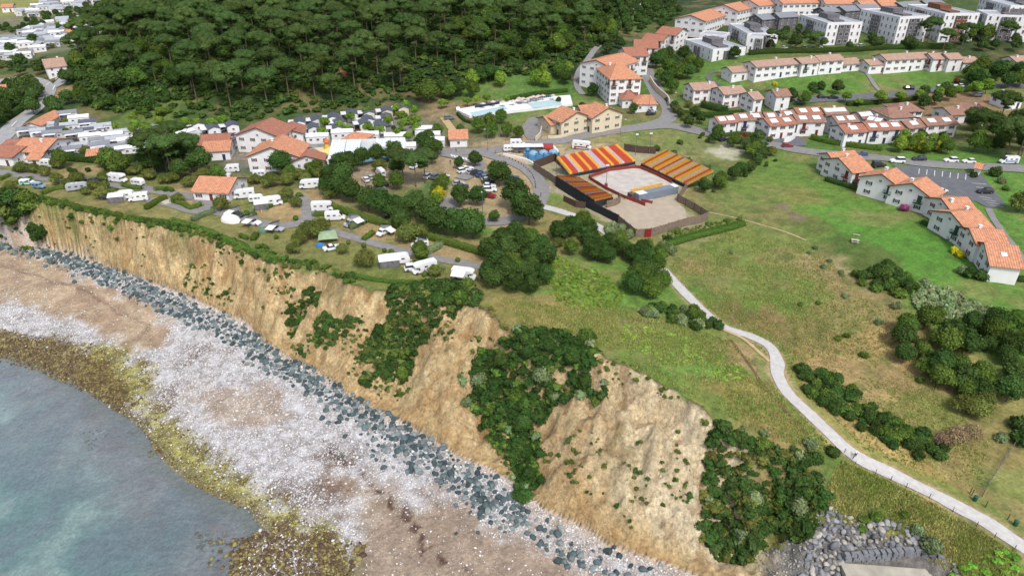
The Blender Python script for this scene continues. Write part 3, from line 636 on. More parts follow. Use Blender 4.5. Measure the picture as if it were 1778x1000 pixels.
BAND = [("-60,372 0,400 70,432 160,462 235,492 330,532 400,560 450,590 470,615 560,660 640,712 720,762 790,806 850,846 880,868", 6.5, 3.2),]
def band_points(s, width, dens, seed, bias=0.0):
    r = np.random.default_rng(seed); Lc = smooth_line(GW(s), 1.0); out = []; tg = np.gradient(Lc, axis=0); tg /= np.linalg.norm(tg, axis=1)[:, None]; nr = np.stack([-tg[:, 1], tg[:, 0]], -1)
    for i in range(len(Lc)):
        for _ in range(r.poisson(dens)): out.append(Lc[i]+tg[i]*r.uniform(-.5, .5)+nr[i]*(r.normal()*width*.30+bias))
    return np.array(out)
def relax(P, dmin, seed=0):
    r = np.random.default_rng(seed); P = P[r.permutation(len(P))]; keep = []; cell = {}
    for p in P:
        c = (int(p[0]//dmin), int(p[1]//dmin)); ok = True
        for a in (-1, 0, 1):
            for b_ in (-1, 0, 1):
                for q in cell.get((c[0]+a, c[1]+b_), ()):
                    if (q[0]-p[0])**2+(q[1]-p[1])**2 < dmin*dmin: ok = False
        if ok: keep.append(p); cell.setdefault(c, []).append(p)
    return np.array(keep)
main = "-60,374 0,404 70,436 160,467 240,500 330,545 400,572 455,612 500,640 560,672 640,722 720,775 790,822 850,862 900,905"
Pm = band_points(main, 5.4, 20, 21)
Pe = np.vstack([band_points("820,850 870,880 930,925 1000,965 1070,985 1130,1010 1180,1030", 6.0, 4.2, 22), band_points("640,760 720,810 800,855 860,900", 8, 1.6, 23), band_points("560,690 640,745 720,800", 10, 1.0, 24)])
Pm = relax(np.vstack([Pm, Pe]), .72, 3); k = (inside(Pm[:, 0], Pm[:, 1], pTOE) == False) | (signed(Pm[:, 0], Pm[:, 1], TOE, pTOE) < .3); Pm = Pm[k]
Pg = relax(scatter_poly("1430,905 1480,915 1560,930 1620,965 1650,985 1660,1010 1700,1060 1500,1100 1380,1020 1400,985 1395,950 1425,935", 7000, 7.0, np.random.default_rng(9)), .56, 4)
RR = np.random.default_rng(31)
def rsz(P, lo, hi): return RR.uniform(lo, hi, len(P))*RR.uniform(.8, 1.15, len(P))
al_m = [(p, s, 0) for p, s in zip(Pm, rsz(Pm, .34, .86))]; al_g = [(p, s, 1) for p, s in zip(Pg, rsz(Pg, .32, .82))]
def appar(q): X = q[0]; return q[1]/math.sqrt(X[0]**2+X[1]**2+90**2)
OUTP = GW("1460,985 1475,952 1640,955 1660,1000 1640,1060 1480,1060")
al_g = [q for q in al_g if not inside(np.array([q[0][0]]), np.array([q[0][1]]), OUTP)[0]]
allr = sorted(al_m+al_g, key=appar, reverse=True); big, small = allr[:300], allr[300:]
print('boulders', len(allr))
bp_m = [thing('boulder', 'boulder', 'dark blue-grey boulder', (0, 0, -500), me=me) for me in ROCKS]; bp_g = [thing('boulder', 'boulder', 'pale grey quarry boulder', (0, 0, -500), me=me) for me in GROCKS]
for p, s, t in big:
    o = random.choice(bp_g if t else bp_m)
    q = spawn(o, (float(p[0]), float(p[1]), H(*p)+s*.22), random.uniform(0, 6.28), None, (s, s, s*1.05), 'pale grey boulders of the revetment by the outlet' if t else 'dark boulders along the foot of the cliff')
def mass_rocks(name, items, meshes, mm):
    VV = []; FF = []; MI = []; k0 = 0; src = []
    for me in meshes:
        v = np.empty(len(me.vertices)*3, np.float32); me.vertices.foreach_get('co', v); f = np.empty(len(me.polygons)*3, np.int32); me.loops.foreach_get('vertex_index', f); src.append((v.reshape(-1, 3), f.reshape(-1, 3)))
    for p, s, t in items:
        j = random.randrange(len(src)); v, f = src[j]; a = random.uniform(0, 6.28); b_ = random.uniform(-.35, .35); x = v[:, 0]; z = v[:, 2]+x*b_
        VV.append(np.stack([(x*math.cos(a)-v[:, 1]*math.sin(a))*s+p[0], (x*math.sin(a)+v[:, 1]*math.cos(a))*s+p[1], z*s+H(*p)+s*.2], -1)); FF.append(f+k0); MI += [random.randrange(len(mm))]*len(f); k0 += len(v)
    return link(name, mesh_np(name, np.vstack(VV), np.vstack(FF), mm, mi=MI), kind='stuff')
mass_rocks('riprap_boulders', [q for q in small if q[2] == 0], ROCKS, M_rock); mass_rocks('revetment_stones', [q for q in small if q[2] == 1], GROCKS, M_grock)
Psm = relax(scatter_poly("1320,960 1400,915 1440,925 1400,1000 1380,1100 1280,1100", 900, 6.0, np.random.default_rng(19)), .3, 4)
mass_rocks('gravel_stones', [(p, s, 1) for p, s in zip(Psm, rsz(Psm, .12, .3))], GROCKS, M_grock)
# concrete outfall apron with its stone-block wall
zo = float(min(H(*G(1500, 985)[:2]), H(*G(1600, 985)[:2])))
o = thing('outfall_apron', 'outfall', 'pale concrete outfall apron framed by a grey block wall, bottom right', tuple(G(1540, 985)), 0); ox, oy, oz = o.location
mb = MB(); Q = [G(a, b_)[:2] for a, b_ in [(1458, 980), (1635, 984), (1690, 1060), (1490, 1090)]]; zt = float(np.mean([H(*q) for q in Q[:2]]))-.1
mb.add([(q[0]-ox, q[1]-oy, zt-oz) for q in Q]+[(q[0]-ox, q[1]-oy, zt-3-oz) for q in Q], [(3, 2, 1, 0), (0, 1, 5, 4), (1, 2, 6, 5), (2, 3, 7, 6), (3, 0, 4, 7)]); mb.build('slab', mat('outfall_concrete', alb(176, 172, 158), .95, .2, .5), o)
mb = MB(); W0, W1, W2 = G(1462, 976)[:2], G(1595, 958)[:2], G(1640, 975)[:2]
def block_row(A_, B_, z0, rows, bs=.95):
    Lw = np.linalg.norm(B_-A_); n = max(1, int(Lw/bs)); a = math.atan2(B_[1]-A_[1], B_[0]-A_[0])
    for rw in range(rows):
        for i in range(n):
            f = (i+.5+(.3 if rw % 2 else 0))/n; c = A_+(B_-A_)*min(f, .98); mb.box((c[0]-ox+random.uniform(-.08, .08), c[1]-oy+random.uniform(-.08, .08), z0+rw*.62-oz), (bs*random.uniform(.8, 1.08), random.uniform(.7, 1.1), .6), a+random.uniform(-.15, .15), 0, .86)
block_row(W0, W1, zt+.2, 3); block_row(W1, W2, zt+.2, 3); mb.build('block_wall', M_grock[1], o)
# ================================================================ vegetation
def leafmat(name, rgb, var=.3, trans=.25, ori=.22):
    m, nt, b = newmat(name); N = nt.nodes; L = nt.links
    a = N.new('ShaderNodeVertexColor'); a.layer_name = 'Col'; oi = N.new('ShaderNodeObjectInfo')
    mr = N.new('ShaderNodeMapRange'); mr.inputs[3].default_value = 1-ori; mr.inputs[4].default_value = 1+ori; L.new(oi.outputs['Random'], mr.inputs[0])
    hu = N.new('ShaderNodeHueSaturation'); mh = N.new('ShaderNodeMath'); mh.operation = 'MULTIPLY'; mh.inputs[1].default_value = 7.31; L.new(oi.outputs['Random'], mh.inputs[0])
    fr_ = N.new('ShaderNodeMath'); fr_.operation = 'FRACT'; L.new(mh.outputs[0], fr_.inputs[0]); m4 = N.new('ShaderNodeMapRange'); m4.inputs[3].default_value = .482; m4.inputs[4].default_value = .512; L.new(fr_.outputs[0], m4.inputs[0])
    L.new(m4.outputs[0], hu.inputs['Hue'])
    vm = N.new('ShaderNodeVectorMath'); vm.operation = 'SCALE'; L.new(a.outputs['Color'], vm.inputs[0]); L.new(mr.outputs[0], vm.inputs['Scale'])
    v2 = N.new('ShaderNodeVectorMath'); v2.operation = 'MULTIPLY'; v2.inputs[1].default_value = rgb; L.new(vm.outputs[0], v2.inputs[0]); L.new(v2.outputs[0], hu.inputs['Color'])
    df = N.new('ShaderNodeBsdfDiffuse'); tl = N.new('ShaderNodeBsdfTranslucent'); mx = N.new('ShaderNodeMixShader'); mx.inputs[0].default_value = trans
    L.new(hu.outputs[0], df.inputs[0]); L.new(hu.outputs[0], tl.inputs[0]); L.new(df.outputs[0], mx.inputs[1]); L.new(tl.outputs[0], mx.inputs[2])
    N.remove(b); L.new(mx.outputs[0], N['Material Output'].inputs[0]); return m
FOL = 1.0
def lf(r, g, b): return tuple(lin((r, g, b))*FOL)
LM = {'pine': leafmat('pine_needles', lf(76, 98, 54)), 'dark': leafmat('dark_leaves', lf(66, 90, 46)), 'mid': leafmat('green_leaves', lf(86, 110, 50)), 'bright': leafmat('bright_leaves', lf(112, 142, 58)),
      'olive': leafmat('olive_leaves', lf(104, 114, 60)), 'grey': leafmat('grey_green_leaves', lf(120, 136, 96)), 'yellow': leafmat('yellow_leaves', lf(188, 178, 52)), 'red': leafmat('red_leaves', lf(130, 74, 58)),
      'pink': leafmat('pink_blossom', lf(170, 96, 140)), 'dry': leafmat('dry_twigs', lf(140, 122, 96)), 'grass': leafmat('grass_blades', lf(140, 158, 84), trans=.3), 'straw': leafmat('straw_blades', lf(170, 166, 104), trans=.3), 'fern': leafmat('fern_leaves', lf(126, 160, 70)), 'hedge': leafmat('hedge_leaves', lf(92, 116, 54))}
M_bark = mat('bark', alb(112, 98, 86), .95, .25, 2.0)
def leaves(lobes, n, size, seed, up=.25, inner=.35, asp=.6, tone=.32):
    """small leaf-sprays through the volume of a set of ellipsoid lobes -> (V, F, colour)"""
    r = np.random.default_rng(seed); lb = np.array(lobes, float); a = (lb[:, 3]*lb[:, 4]+lb[:, 4]*lb[:, 5]+lb[:, 3]*lb[:, 5]); k = r.choice(len(lb), n, p=a/a.sum())
    d = r.normal(size=(n, 3)); d[:, 2] += up; d /= np.linalg.norm(d, axis=1)[:, None]
    rad = 1-inner*r.random(n)**1.6; rad *= 1+.22*(r.random(n)-.4)
    c = lb[k, :3]+d*lb[k, 3:6]*rad[:, None]
    nn = d+r.normal(size=(n, 3))*.55+np.array([0, 0, .25]); nn /= np.linalg.norm(nn, axis=1)[:, None]
    t = np.cross(nn, r.normal(size=(n, 3))); t /= np.linalg.norm(t, axis=1)[:, None]; b = np.cross(nn, t)
    s = size*r.uniform(.6, 1.35, n)[:, None]
    V = np.stack([c-t*s, c-b*s*asp, c+t*s, c+b*s*asp], 1).reshape(-1, 3); Fq = np.arange(4*n).reshape(n, 4)
    tone_l = 1+tone*(r.random(len(lb))-.5)*2
    cv = (tone_l[k]*(1+.3*(r.random(n)-.5)))[:, None]*(1+np.array([.10, .0, .06])*(r.random((n, 1))-.5)*2)
    return V, Fq, np.repeat(cv, 4, 0)
def cores(lobes, f=.72, seed=0):
    r = np.random.default_rng(seed+99); V0, F0 = I1; Vs = []; Fs = []; k = 0
    for l in lobes:
        V = V0*(1+r.uniform(-.12, .12, (len(V0), 1)))*np.array(l[3:6])*f+np.array(l[:3]); Vs.append(V); Fs.append(F0+k); k += len(V0)
    return np.vstack(Vs), np.vstack(Fs)
def foliage_mesh(name, lobes, n, size, seed, m, core=.7, **kw):
    V, Fq, c = leaves(lobes, n, size, seed, **kw)
    if core:
        V2, F2 = cores(lobes, core, seed); F2q = np.stack([F2[:, 0], F2[:, 1], F2[:, 2], F2[:, 2]], 1)
        # cores are triangles: add as separate thin quads by duplicating a midpoint
        mid = (V2[F2[:, 2]]+V2[F2[:, 0]])/2; base_i = len(V); V2a = np.vstack([V2, mid]); F2q = np.stack([F2[:, 0], F2[:, 1], F2[:, 2], len(V2)+np.arange(len(F2))], 1)
        V = np.vstack([V, V2a]); Fq = np.vstack([Fq, F2q+base_i]); c = np.vstack([c, np.full((len(V2a), 3), .9)])
    return mesh_np(name, V, Fq, m, {'Col': c})
def round_lobes(R, H_, z0, n, seed, flat=1.0, spread=.62):
    r = np.random.default_rng(seed); L_ = [(0, 0, z0+H_*.5, R*.72, R*.72, H_*.46)]
    for i in range(n):
        a = i*2.399+r.uniform(-.3, .3); rr = R*spread*r.uniform(.55, 1.1)*math.sqrt((i+.7)/n)*1.0; zz = z0+H_*(.30+.50*(1-(i/n))*r.uniform(.6, 1.15)); q = R*r.uniform(.30, .46)
        L_.append((rr*math.cos(a), rr*math.sin(a), zz, q, q, q*flat*r.uniform(.75, 1.0)))
    return L_
def trunk_mesh(name, h, r0, seed, branches=5, crown_r=3, zb=.55, lean=.4):
    r = random.Random(seed); mb = MB(); x = y = 0; n = 4; P = [(0, 0, -.6)]
    for i in range(1, n+1): x += r.uniform(-lean, lean)*.4; y += r.uniform(-lean, lean)*.4; P.append((x, y, h*i/n))
    for i in range(n): mb.cyl(P[i], P[i+1], r0*(1-.2*i), r0*(1-.2*(i+1)), 6)
    for k in range(branches):
        a = k*2.4+r.uniform(-.4, .4); t = r.uniform(zb, .98); i = min(int(t*n), n-1); f = t*n-i; p = [P[i][j]+(P[i+1][j]-P[i][j])*f for j in range(3)]
        q = (p[0]+math.cos(a)*crown_r*r.uniform(.5, .8), p[1]+math.sin(a)*crown_r*r.uniform(.5, .8), p[2]+h*(r.uniform(.10, .22))); mb.cyl(p, q, r0*.42, r0*.15, 5)
    return mb.mesh(name, M_bark)
PROTO = {}
def tree_proto(key, cat, desc, crown_me, trunk_me, name):
    o = thing(name, cat, desc, (0, 0, -500)); link('crown', crown_me, o)
    if trunk_me: link('trunk', trunk_me, o)
    PROTO.setdefault(key, []).append(o); return o
for i in range(5):   # maritime pines: tall bare trunk, flat tiered crown
    r = random.Random(40+i); Hh = 15.0+r.uniform(-1, 1.5); L_ = []
    for k in range(13):
        a = k*2.399+r.uniform(-.3, .3); rr = 4.2*math.sqrt((k+.3)/13)*r.uniform(.8, 1.1); q = r.uniform(1.3, 2.1); L_.append((rr*math.cos(a), rr*math.sin(a), Hh-1.5-rr*rr*.12+r.uniform(-.5, .5), q*1.25, q*1.25, q*.80))
    for k in range(3): a = r.uniform(0, 6.3); L_.append((2.6*math.cos(a), 2.6*math.sin(a), Hh*r.uniform(.55, .68), 1.4, 1.4, .55))
    tree_proto('pine', 'tree', 'tall umbrella-shaped pine with a bare trunk', foliage_mesh('crown', L_, 2900, .27, 50+i, LM['pine'], core=.80, up=.4, inner=.28, asp=.6, tone=.22), trunk_mesh('trunk', Hh-1, .28, i, 8, 3.6, .55), 'pine_tree')
def bl(key, cat, desc, name, R, Hc, z0, nl, n, size, seed, lm, tr, th, tk=.2, **kw):
    L_ = round_lobes(R, Hc, z0, nl, seed, **{k: v for k, v in kw.items() if k in ('flat', 'spread')})
    tree_proto(key, cat, desc, foliage_mesh('crown', L_, n, size, seed, LM[lm], **{k: v for k, v in kw.items() if k not in ('flat', 'spread')}), trunk_mesh('trunk', th, tk, seed, 4, R*.5) if tr else None, name)
for i in range(4): bl('dark', 'tree', 'dark green broad-crowned tree', 'broadleaf_tree', 4.3, 6.0, 1.6, 15, 3000, .30, 60+i, 'dark', 1, 4.0)
for i in range(3): bl('mid', 'tree', 'mid-green leafy tree', 'broadleaf_tree', 4.0, 6.4, 1.4, 15, 2600, .30, 70+i, 'mid', 1, 4.0)
for i in range(3): bl('bright', 'tree', 'bright green leafy tree', 'broadleaf_tree', 3.8, 6.8, 1.0, 14, 2400, .30, 80+i, 'bright', 1, 4.0)
for i in range(2): bl('small', 'tree', 'small round bright green tree', 'plane_tree', 2.5, 2.9, 2.0, 9, 1500, .24, 90+i, 'bright', 1, 2.8, .13, flat=.8)
for i in range(2): bl('olive', 'tree', 'low spreading olive-green tree', 'tamarisk_tree', 3.4, 3.4, 1.0, 13, 2200, .24, 95+i, 'olive', 1, 2.2, .16, flat=.75, core=.55)
for i in range(3): bl('shrub', 'bush', 'dark green rounded bush', 'bush', 1.7, 1.9, -.1, 9, 900, .19, 100+i, 'dark', 0, 0)
for i in range(2): bl('gshrub', 'bush', 'green rounded bush', 'bush', 1.7, 1.8, -.1, 9, 900, .19, 110+i, 'mid', 0, 0)
for i in range(2): bl('grey', 'bush', 'grey-green feathery bush', 'bush', 1.9, 2.0, -.1, 10, 1100, .20, 115+i, 'grey', 0, 0, core=.6)
bl('ball', 'bush', 'clipped round green bush', 'clipped_bush', 1.0, 1.7, -.05, 3, 700, .13, 118, 'mid', 0, 0, core=.92)
bl('yellow', 'bush', 'yellow-leaved bush', 'bush', 1.6, 1.7, -.1, 8, 900, .17, 120, 'yellow', 0, 0)
bl('red', 'bush', 'reddish-leaved shrub', 'bush', 1.7, 2.2, 0, 8, 900, .18, 121, 'red', 0, 0)
bl('pink', 'bush', 'pink flowering bush', 'flowering_bush', 1.6, 1.7, -.1, 8, 900, .17, 122, 'pink', 0, 0)
bl('dry', 'bush', 'half-bare grey twiggy shrub', 'dry_shrub', 2.4, 2.8, .6, 11, 1100, .16, 123, 'dry', 1, 2.4, .12, core=0)
bl('lime', 'tree', 'lime-green young tree', 'broadleaf_tree', 2.6, 3.4, .8, 10, 1500, .22, 124, 'yellow', 1, 2.0)
bl('tallc', 'tree', 'tall narrow green tree', 'poplar_tree', 2.6, 9.5, 1.0, 12, 2400, .28, 125, 'mid', 1, 5.0, flat=1.5, spread=.5)
def put(key, px, py, s=1.0, desc=None, r=random, group=None, xy=None, sc=None):
    P = G(px, py)[:2] if xy is None else xy; p = r.choice(PROTO[key]); f = s*r.uniform(.93, 1.07)
    return spawn(p, (float(P[0]), float(P[1]), H(*P)-.05), r.uniform(0, 6.28), desc, (f*r.uniform(.92, 1.08), f*r.uniform(.92, 1.08), f), group)
def poisson(poly, step, seed=0, maxn=4000):
    """well spaced random points in a world polygon"""
    r = np.random.default_rng(seed); lo, hi = poly.min(0), poly.max(0); cell = step*1.0; xs = np.arange(lo[0], hi[0]+cell, cell); ys = np.arange(lo[1], hi[1]+cell, cell*.87); out = []
    for j, y in enumerate(ys):
        for x in xs: out.append((x+(cell/2 if j % 2 else 0)+r.uniform(-.33, .33)*cell, y+r.uniform(-.33, .33)*cell))
    out = np.array(out); return out[inside(out[:, 0], out[:, 1], poly)]
def ragged(Q, step, seed, amp=5.0):
    """points filling a polygon whose outline is broken up by noise"""
    c = Q.mean(0); P = poisson(c+(Q-c)*1.25, step, seed); d = sdist(P[:, 0], P[:, 1], Q)+(fbm(P[:, 0]/3.5, P[:, 1]/3.5, seed, 4)-.52)*amp*2
    return P[d > 0]
def grove(s, step, keys, s0, s1, seed, group):
    P = poisson(GW(s), step, seed); r = random.Random(seed)
    for p in P: put(r.choice(keys), 0, 0, r.uniform(s0, s1), None, r, group, xy=p)
    return len(P)
def in_px(x, y):
    X, Y = project(x, y, H(x, y)); return X, Y
# ---- pines on the wooded hill
HILL = "175,40 120,100 135,130 190,172 300,190 420,205 560,190 690,178 740,138 880,128 980,105 1040,70 1065,40 1095,-20 1000,-55 600,-62 300,-45 180,-10"
Ph = poisson(GW(HILL), 12.3, 5); rr_ = random.Random(5); hill = []
for p in Ph:
    X, Y = in_px(*p)
    if not (-60 < X < 1830 and Y > -75): continue
    k = 'pine' if X < 790 or rr_.random() < .45 else 'mid'
    if X < 330 and Y > 95 and rr_.random() < .75: k = rr_.choice(['dark', 'mid', 'shrub'])
    hill.append((p, k, rr_.uniform(.86, 1.2) if k == 'pine' else rr_.uniform(1.0, 1.5), p[0]**2+p[1]**2))
hill.sort(key=lambda q: q[3]); far = []; n_p = 0; n_b = 0
for p, k, s, _ in hill:
    if k == 'pine': n_p += 1
    else: n_b += 1
    if (k == 'pine' and n_p > 262) or (k != 'pine' and n_b > 70): far.append((p, k, s)); continue
    put(k, 0, 0, s, None, rr_, 'pines and trees covering the wooded hill', xy=p)
print('hill', n_p, n_b, 'far', len(far))
def merged(name, items, frac=.45):
    """the far part of a wood, beyond the trees built one by one"""
    VV = []; FF = []; CC = []; k0 = 0; r = random.Random(3)
    cache = {}
    for p, k, s in items:
        o = r.choice(PROTO[k]); me = next(c for c in o.children if c.name.startswith('crown')).data
        if me.name not in cache:
            v = np.empty(len(me.vertices)*3, np.float32); me.vertices.foreach_get('co', v); f = np.empty(len(me.polygons)*4, np.int32); me.loops.foreach_get('vertex_index', f)
            c = np.empty(len(me.vertices)*4, np.float32); me.color_attributes['Col'].data.foreach_get('color', c)
            v = v.reshape(-1, 3).copy(); f = f.reshape(-1, 4); c = c.reshape(-1, 4)[:, :3]
            # leaves first, then cores: thin the leaves and enlarge those that stay
            nl = {'pine': 2900, 'mid': 2600, 'dark': 3000}.get(k, 900); q = v[:nl*4].reshape(nl, 4, 3); keep = np.random.default_rng(1).random(nl) < frac
            q = q[keep]; ce = q.mean(1, keepdims=True); q = ce+(q-ce)*1.45; kv = np.repeat(keep, 4)
            vv = np.vstack([q.reshape(-1, 3), v[nl*4:]]); cc_ = np.vstack([c[:nl*4][kv], c[nl*4:]]); m = int(keep.sum()); ff = np.vstack([np.arange(4*m).reshape(m, 4), f[nl:]-nl*4+4*m]); cache[me.name] = (vv, ff, cc_)
        v, f, c = cache[me.name]; a = r.uniform(0, 6.28); ca, sa = math.cos(a)*s, math.sin(a)*s
        VV.append(np.stack([v[:, 0]*ca-v[:, 1]*sa+p[0], v[:, 0]*sa+v[:, 1]*ca+p[1], v[:, 2]*s+H(*p)], -1)); FF.append(f+k0); CC.append(c*r.uniform(.8, 1.2)*(1+r.uniform(-1, 1)*np.array([.12, 0, .06]))); k0 += len(v)
    return link(name, mesh_np(name, np.vstack(VV), np.vstack(FF), LM['pine'], {'Col': np.vstack(CC)}), kind='stuff')
merged('far_wood', far)
# ---- leafy edge of the wood
grove("745,165 790,150 960,120 1000,110 1000,150 960,155 900,148 830,160 760,178", 8.5, ['bright', 'mid', 'bright', 'dark'], .8, 1.15, 11, 'leafy trees along the edge of the wood')
grove("1040,60 1100,-10 1170,0 1190,30 1130,60 1090,58 1060,85", 9, ['bright', 'mid', 'mid', 'dark'], .7, 1.05, 12, 'trees beside the upper track')
grove("1125,110 1160,95 1215,110 1230,140 1175,150 1165,175 1145,150", 8, ['dark', 'mid', 'dark'], .8, 1.15, 13, 'trees on the bank beside the hotel')
grove("1165,185 1215,180 1235,232 1200,228 1172,210", 7, ['dark', 'mid', 'olive'], .55, .85, 14, 'trees by the road bend')
grove("1220,85 1260,78 1300,104 1270,112 1225,105", 7.5, ['dark', 'mid', 'dark'], .8, 1.1, 15, 'trees below the white buildings')
grove("1340,40 1400,60 1440,78 1500,70 1640,82 1700,75 1778,70 1800,85 1700,98 1600,88 1450,92 1330,95 1300,80", 9.5, ['mid', 'dark', 'pine', 'mid'], .6, .95, 16, 'trees in front of the apartment blocks')
grove("1640,60 1700,50 1778,48 1800,75 1660,82", 8, ['dark', 'mid', 'tallc'], .9, 1.2, 17, 'trees in front of the apartment blocks')
grove("1280,175 1340,168 1420,180 1420,186 1300,190 1230,188 1215,175", 6.5, ['dark', 'mid', 'olive', 'grey'], .55, .9, 18, 'trees behind the roofed terraces')
grove("1390,165 1450,155 1462,165 1400,172", 6, ['mid', 'dark'], .6, .8, 19, 'trees behind the roofed terraces')
grove("1660,135 1740,125 1800,110 1800,150 1740,160 1680,150", 8, ['dark', 'mid'], .9, 1.2, 20, 'large trees at the right edge')
grove("1660,232 1720,212 1800,205 1800,285 1740,280 1660,272", 8, ['dark', 'pine', 'dark', 'mid'], .75, 1.1, 21, 'large trees at the right edge')
grove("1545,252 1640,245 1655,270 1550,268", 5.5, ['bright', 'mid', 'bright'], .62, .8, 22, 'leafy trees behind the road')
grove("1585,165 1650,160 1650,185 1600,192", 7, ['dark', 'mid'], .6, .85, 23, 'trees between the villas')
grove("1200,232 1260,225 1330,238 1355,262 1310,292 1290,285 1290,262 1240,250 1215,245", 5.2, ['dark', 'mid', 'shrub', 'gshrub', 'olive'], .5, .85, 24, 'trees between the arena and the terraces')
grove("1205,330 1240,318 1300,290 1330,272 1350,282 1290,312 1225,342", 3.6, ['mid', 'gshrub', 'shrub', 'dark'], .5, .72, 25, 'bushes behind the right-hand stand')
# ---- camp-site and car-park trees
for k, L_ in {'dark': "598,322,1 575,318,.9 590,345,1 612,352,1 640,366,1 664,374,1 690,382,1 722,378,1.05 745,392,1.1 700,400,.8 765,408,1.1 795,412,1.1 822,414,1 610,300,1 630,288,.9 655,284,.9 685,282,1 592,300,.95 570,338,.8 735,260,.8 748,268,.8 750,285,.7 690,305,.8 868,324,1.0 862,312,.7 893,362,1.25 905,376,1.05 918,390,1.1 800,358,.85 830,357,.85 825,290,.75 858,302,.55 797,293,.55 858,386,.5 490,304,1.15 600,262,.6 505,275,.55 120,182,.9 40,168,1.2 20,190,1.2 60,200,1 5,210,1.1 95,195,.9 300,290,1.2 330,285,1.2 350,300,1.1 270,300,1 315,310,.9 255,290,.9 100,200,.7",
               'mid': "690,330,.8 660,330,.7 770,330,.7 760,338,.6 745,180,1.4 780,175,1.2 820,170,1.1 760,270,.7 195,300,1.2 215,305,1.1 880,238,.8 900,242,.7 850,225,.9 830,232,.9 870,215,.8 855,240,.8 800,235,.6 760,240,.8 745,250,.8 1085,190,.7 1100,198,.6 1078,178,.7 380,315,.8 375,330,.7 85,285,.9 110,292,.9 1075,160,.5 1030,168,.8 70,130,1 40,120,1 110,125,.9 1240,250,.6",
               'olive': "100,320,.8 120,324,.7 80,306,.8 40,300,.9 60,300,.8 140,318,.8 165,330,.8 180,345,.9 200,345,.8 470,325,1 500,322,1 560,310,.9 590,325,.8 385,365,.9 388,340,.8 540,415,1.2 560,405,1 520,425,.8 635,462,1 710,420,1.15 730,412,.9 660,298,.9 300,318,.9 180,290,.8 355,310,.8 540,300,.8 510,290,.8 460,300,.7 510,440,.7 500,345,.8 515,360,.7 350,335,.8 260,312,.8 285,318,.7 230,305,.7 445,320,.8 405,330,.8 595,440,.6 690,395,.8 20,330,.7 150,338,.6 310,352,.7 330,325,.8 250,300,.8 575,345,.9 520,312,.8 365,322,.7",
               'pine': "268,302,1.0 300,306,1.05 335,300,.95 312,282,1.0 285,286,.9 722,325,.85 700,318,.8 738,318,.75 318,292,.7 290,298,.7 345,282,.75 1060,262,.01",
               'small': "592,232,1 605,236,.9 560,240,.9 640,235,1 660,238,.9 675,222,1 700,215,1 715,218,.9 690,245,1 725,235,1 710,250,.9 745,262,.9 565,225,1 610,215,1 640,205,1 690,200,1 705,195,1 720,205,1 700,230,1.1 725,222,1 768,190,.9 775,188,.8 812,186,.9 828,184,.9 845,182,.9 880,180,.8 240,230,1 255,235,1 280,225,1 300,230,1 262,240,1 310,240,1 325,228,1 345,228,1 370,226,1 390,222,1 1490,186,.8 1525,183,1.2 1560,181,1.2 1594,177,1 1627,174,1.1 1660,170,1 1690,168,1.3 1710,164,1.3 1400,175,.9 1467,180,1 280,205,.9 235,215,.9",
               'bright': "1045,80,1 1060,70,1 1075,85,.9 1090,60,.9 1055,95,.9 1025,45,1 758,358,.55 970,180,.4 1010,190,.4 1370,232,.5 1180,205,.5",
               'yellow': "1658,440,1.0 1672,443,1.1 1666,446,1 1560,205,1 1590,262,.8 1300,20,1.6 1340,20,1.6 1345,148,1", 'lime': "1600,265,.9 1580,262,.9 762,352,1.1 1625,263,.8",
               'pink': "1333,82,1.2 1695,188,1.2 1560,361,1 1580,368,1.3 1568,366,1.2 1592,366,1.2 1575,362,1", 'red': "1275,228,1.2 1315,232,1 1290,243,1.3 1660,145,1 1468,122,1.2 1512,124,1.2 1490,120,1"}.items():
    for q in L_.split():
        a, b_, s = map(float, q.split(','))
        if s > .1: put(k, a, b_, s, None, random, None)
# ---- headland thickets
grove("845,440 900,408 940,420 950,445 958,500 900,520 838,500", 4.6, ['dark', 'dark', 'mid', 'dark'], .6, .92, 31, 'dark trees at the end of the camp site')
grove("952,418 985,400 1015,392 1040,410 1062,425 1110,436 1145,446 1150,462 1100,472 1050,460 1000,450 955,432", 4.4, ['dark', 'mid', 'dark', 'olive'], .5, .75, 32, 'thicket of trees on the headland')
grove("1080,480 1115,470 1142,475 1152,518 1100,525", 4.2, ['dark', 'mid'], .55, .75, 33, 'thicket of trees on the headland')
grove("1100,535 1150,532 1200,538 1248,560 1250,574 1200,572 1130,552", 2.3, ['grey', 'shrub', 'shrub', 'gshrub'], .7, 1.1, 34, 'bushes beside the footpath')
grove("1480,480 1540,462 1580,478 1600,500 1570,518 1530,512 1495,500", 2.4, ['shrub', 'shrub', 'gshrub'], .9, 1.3, 35, 'bush clump on the meadow')
grove("1550,570 1600,545 1650,570 1700,575 1790,560 1800,680 1740,700 1700,720 1640,690 1590,660 1560,625", 4.3, ['dark', 'dark', 'mid', 'gshrub'], .55, .85, 36, 'trees in the meadow hollow')
grove("1650,680 1720,700 1700,735 1660,725", 2.6, ['shrub', 'gshrub', 'olive'], .7, 1.0, 37, 'bushes in the meadow hollow')
grove("1385,640 1440,648 1475,672 1500,700 1560,735 1640,778 1650,800 1590,795 1500,755 1440,715 1395,680", 2.2, ['shrub', 'shrub', 'gshrub', 'shrub'], .75, 1.15, 38, 'bush belt beside the footpath')
grove("1040,395 1075,405 1085,420 1050,412", 3.0, ['grey'], .8, 1, 39, 'grey bushes below the arena fence')
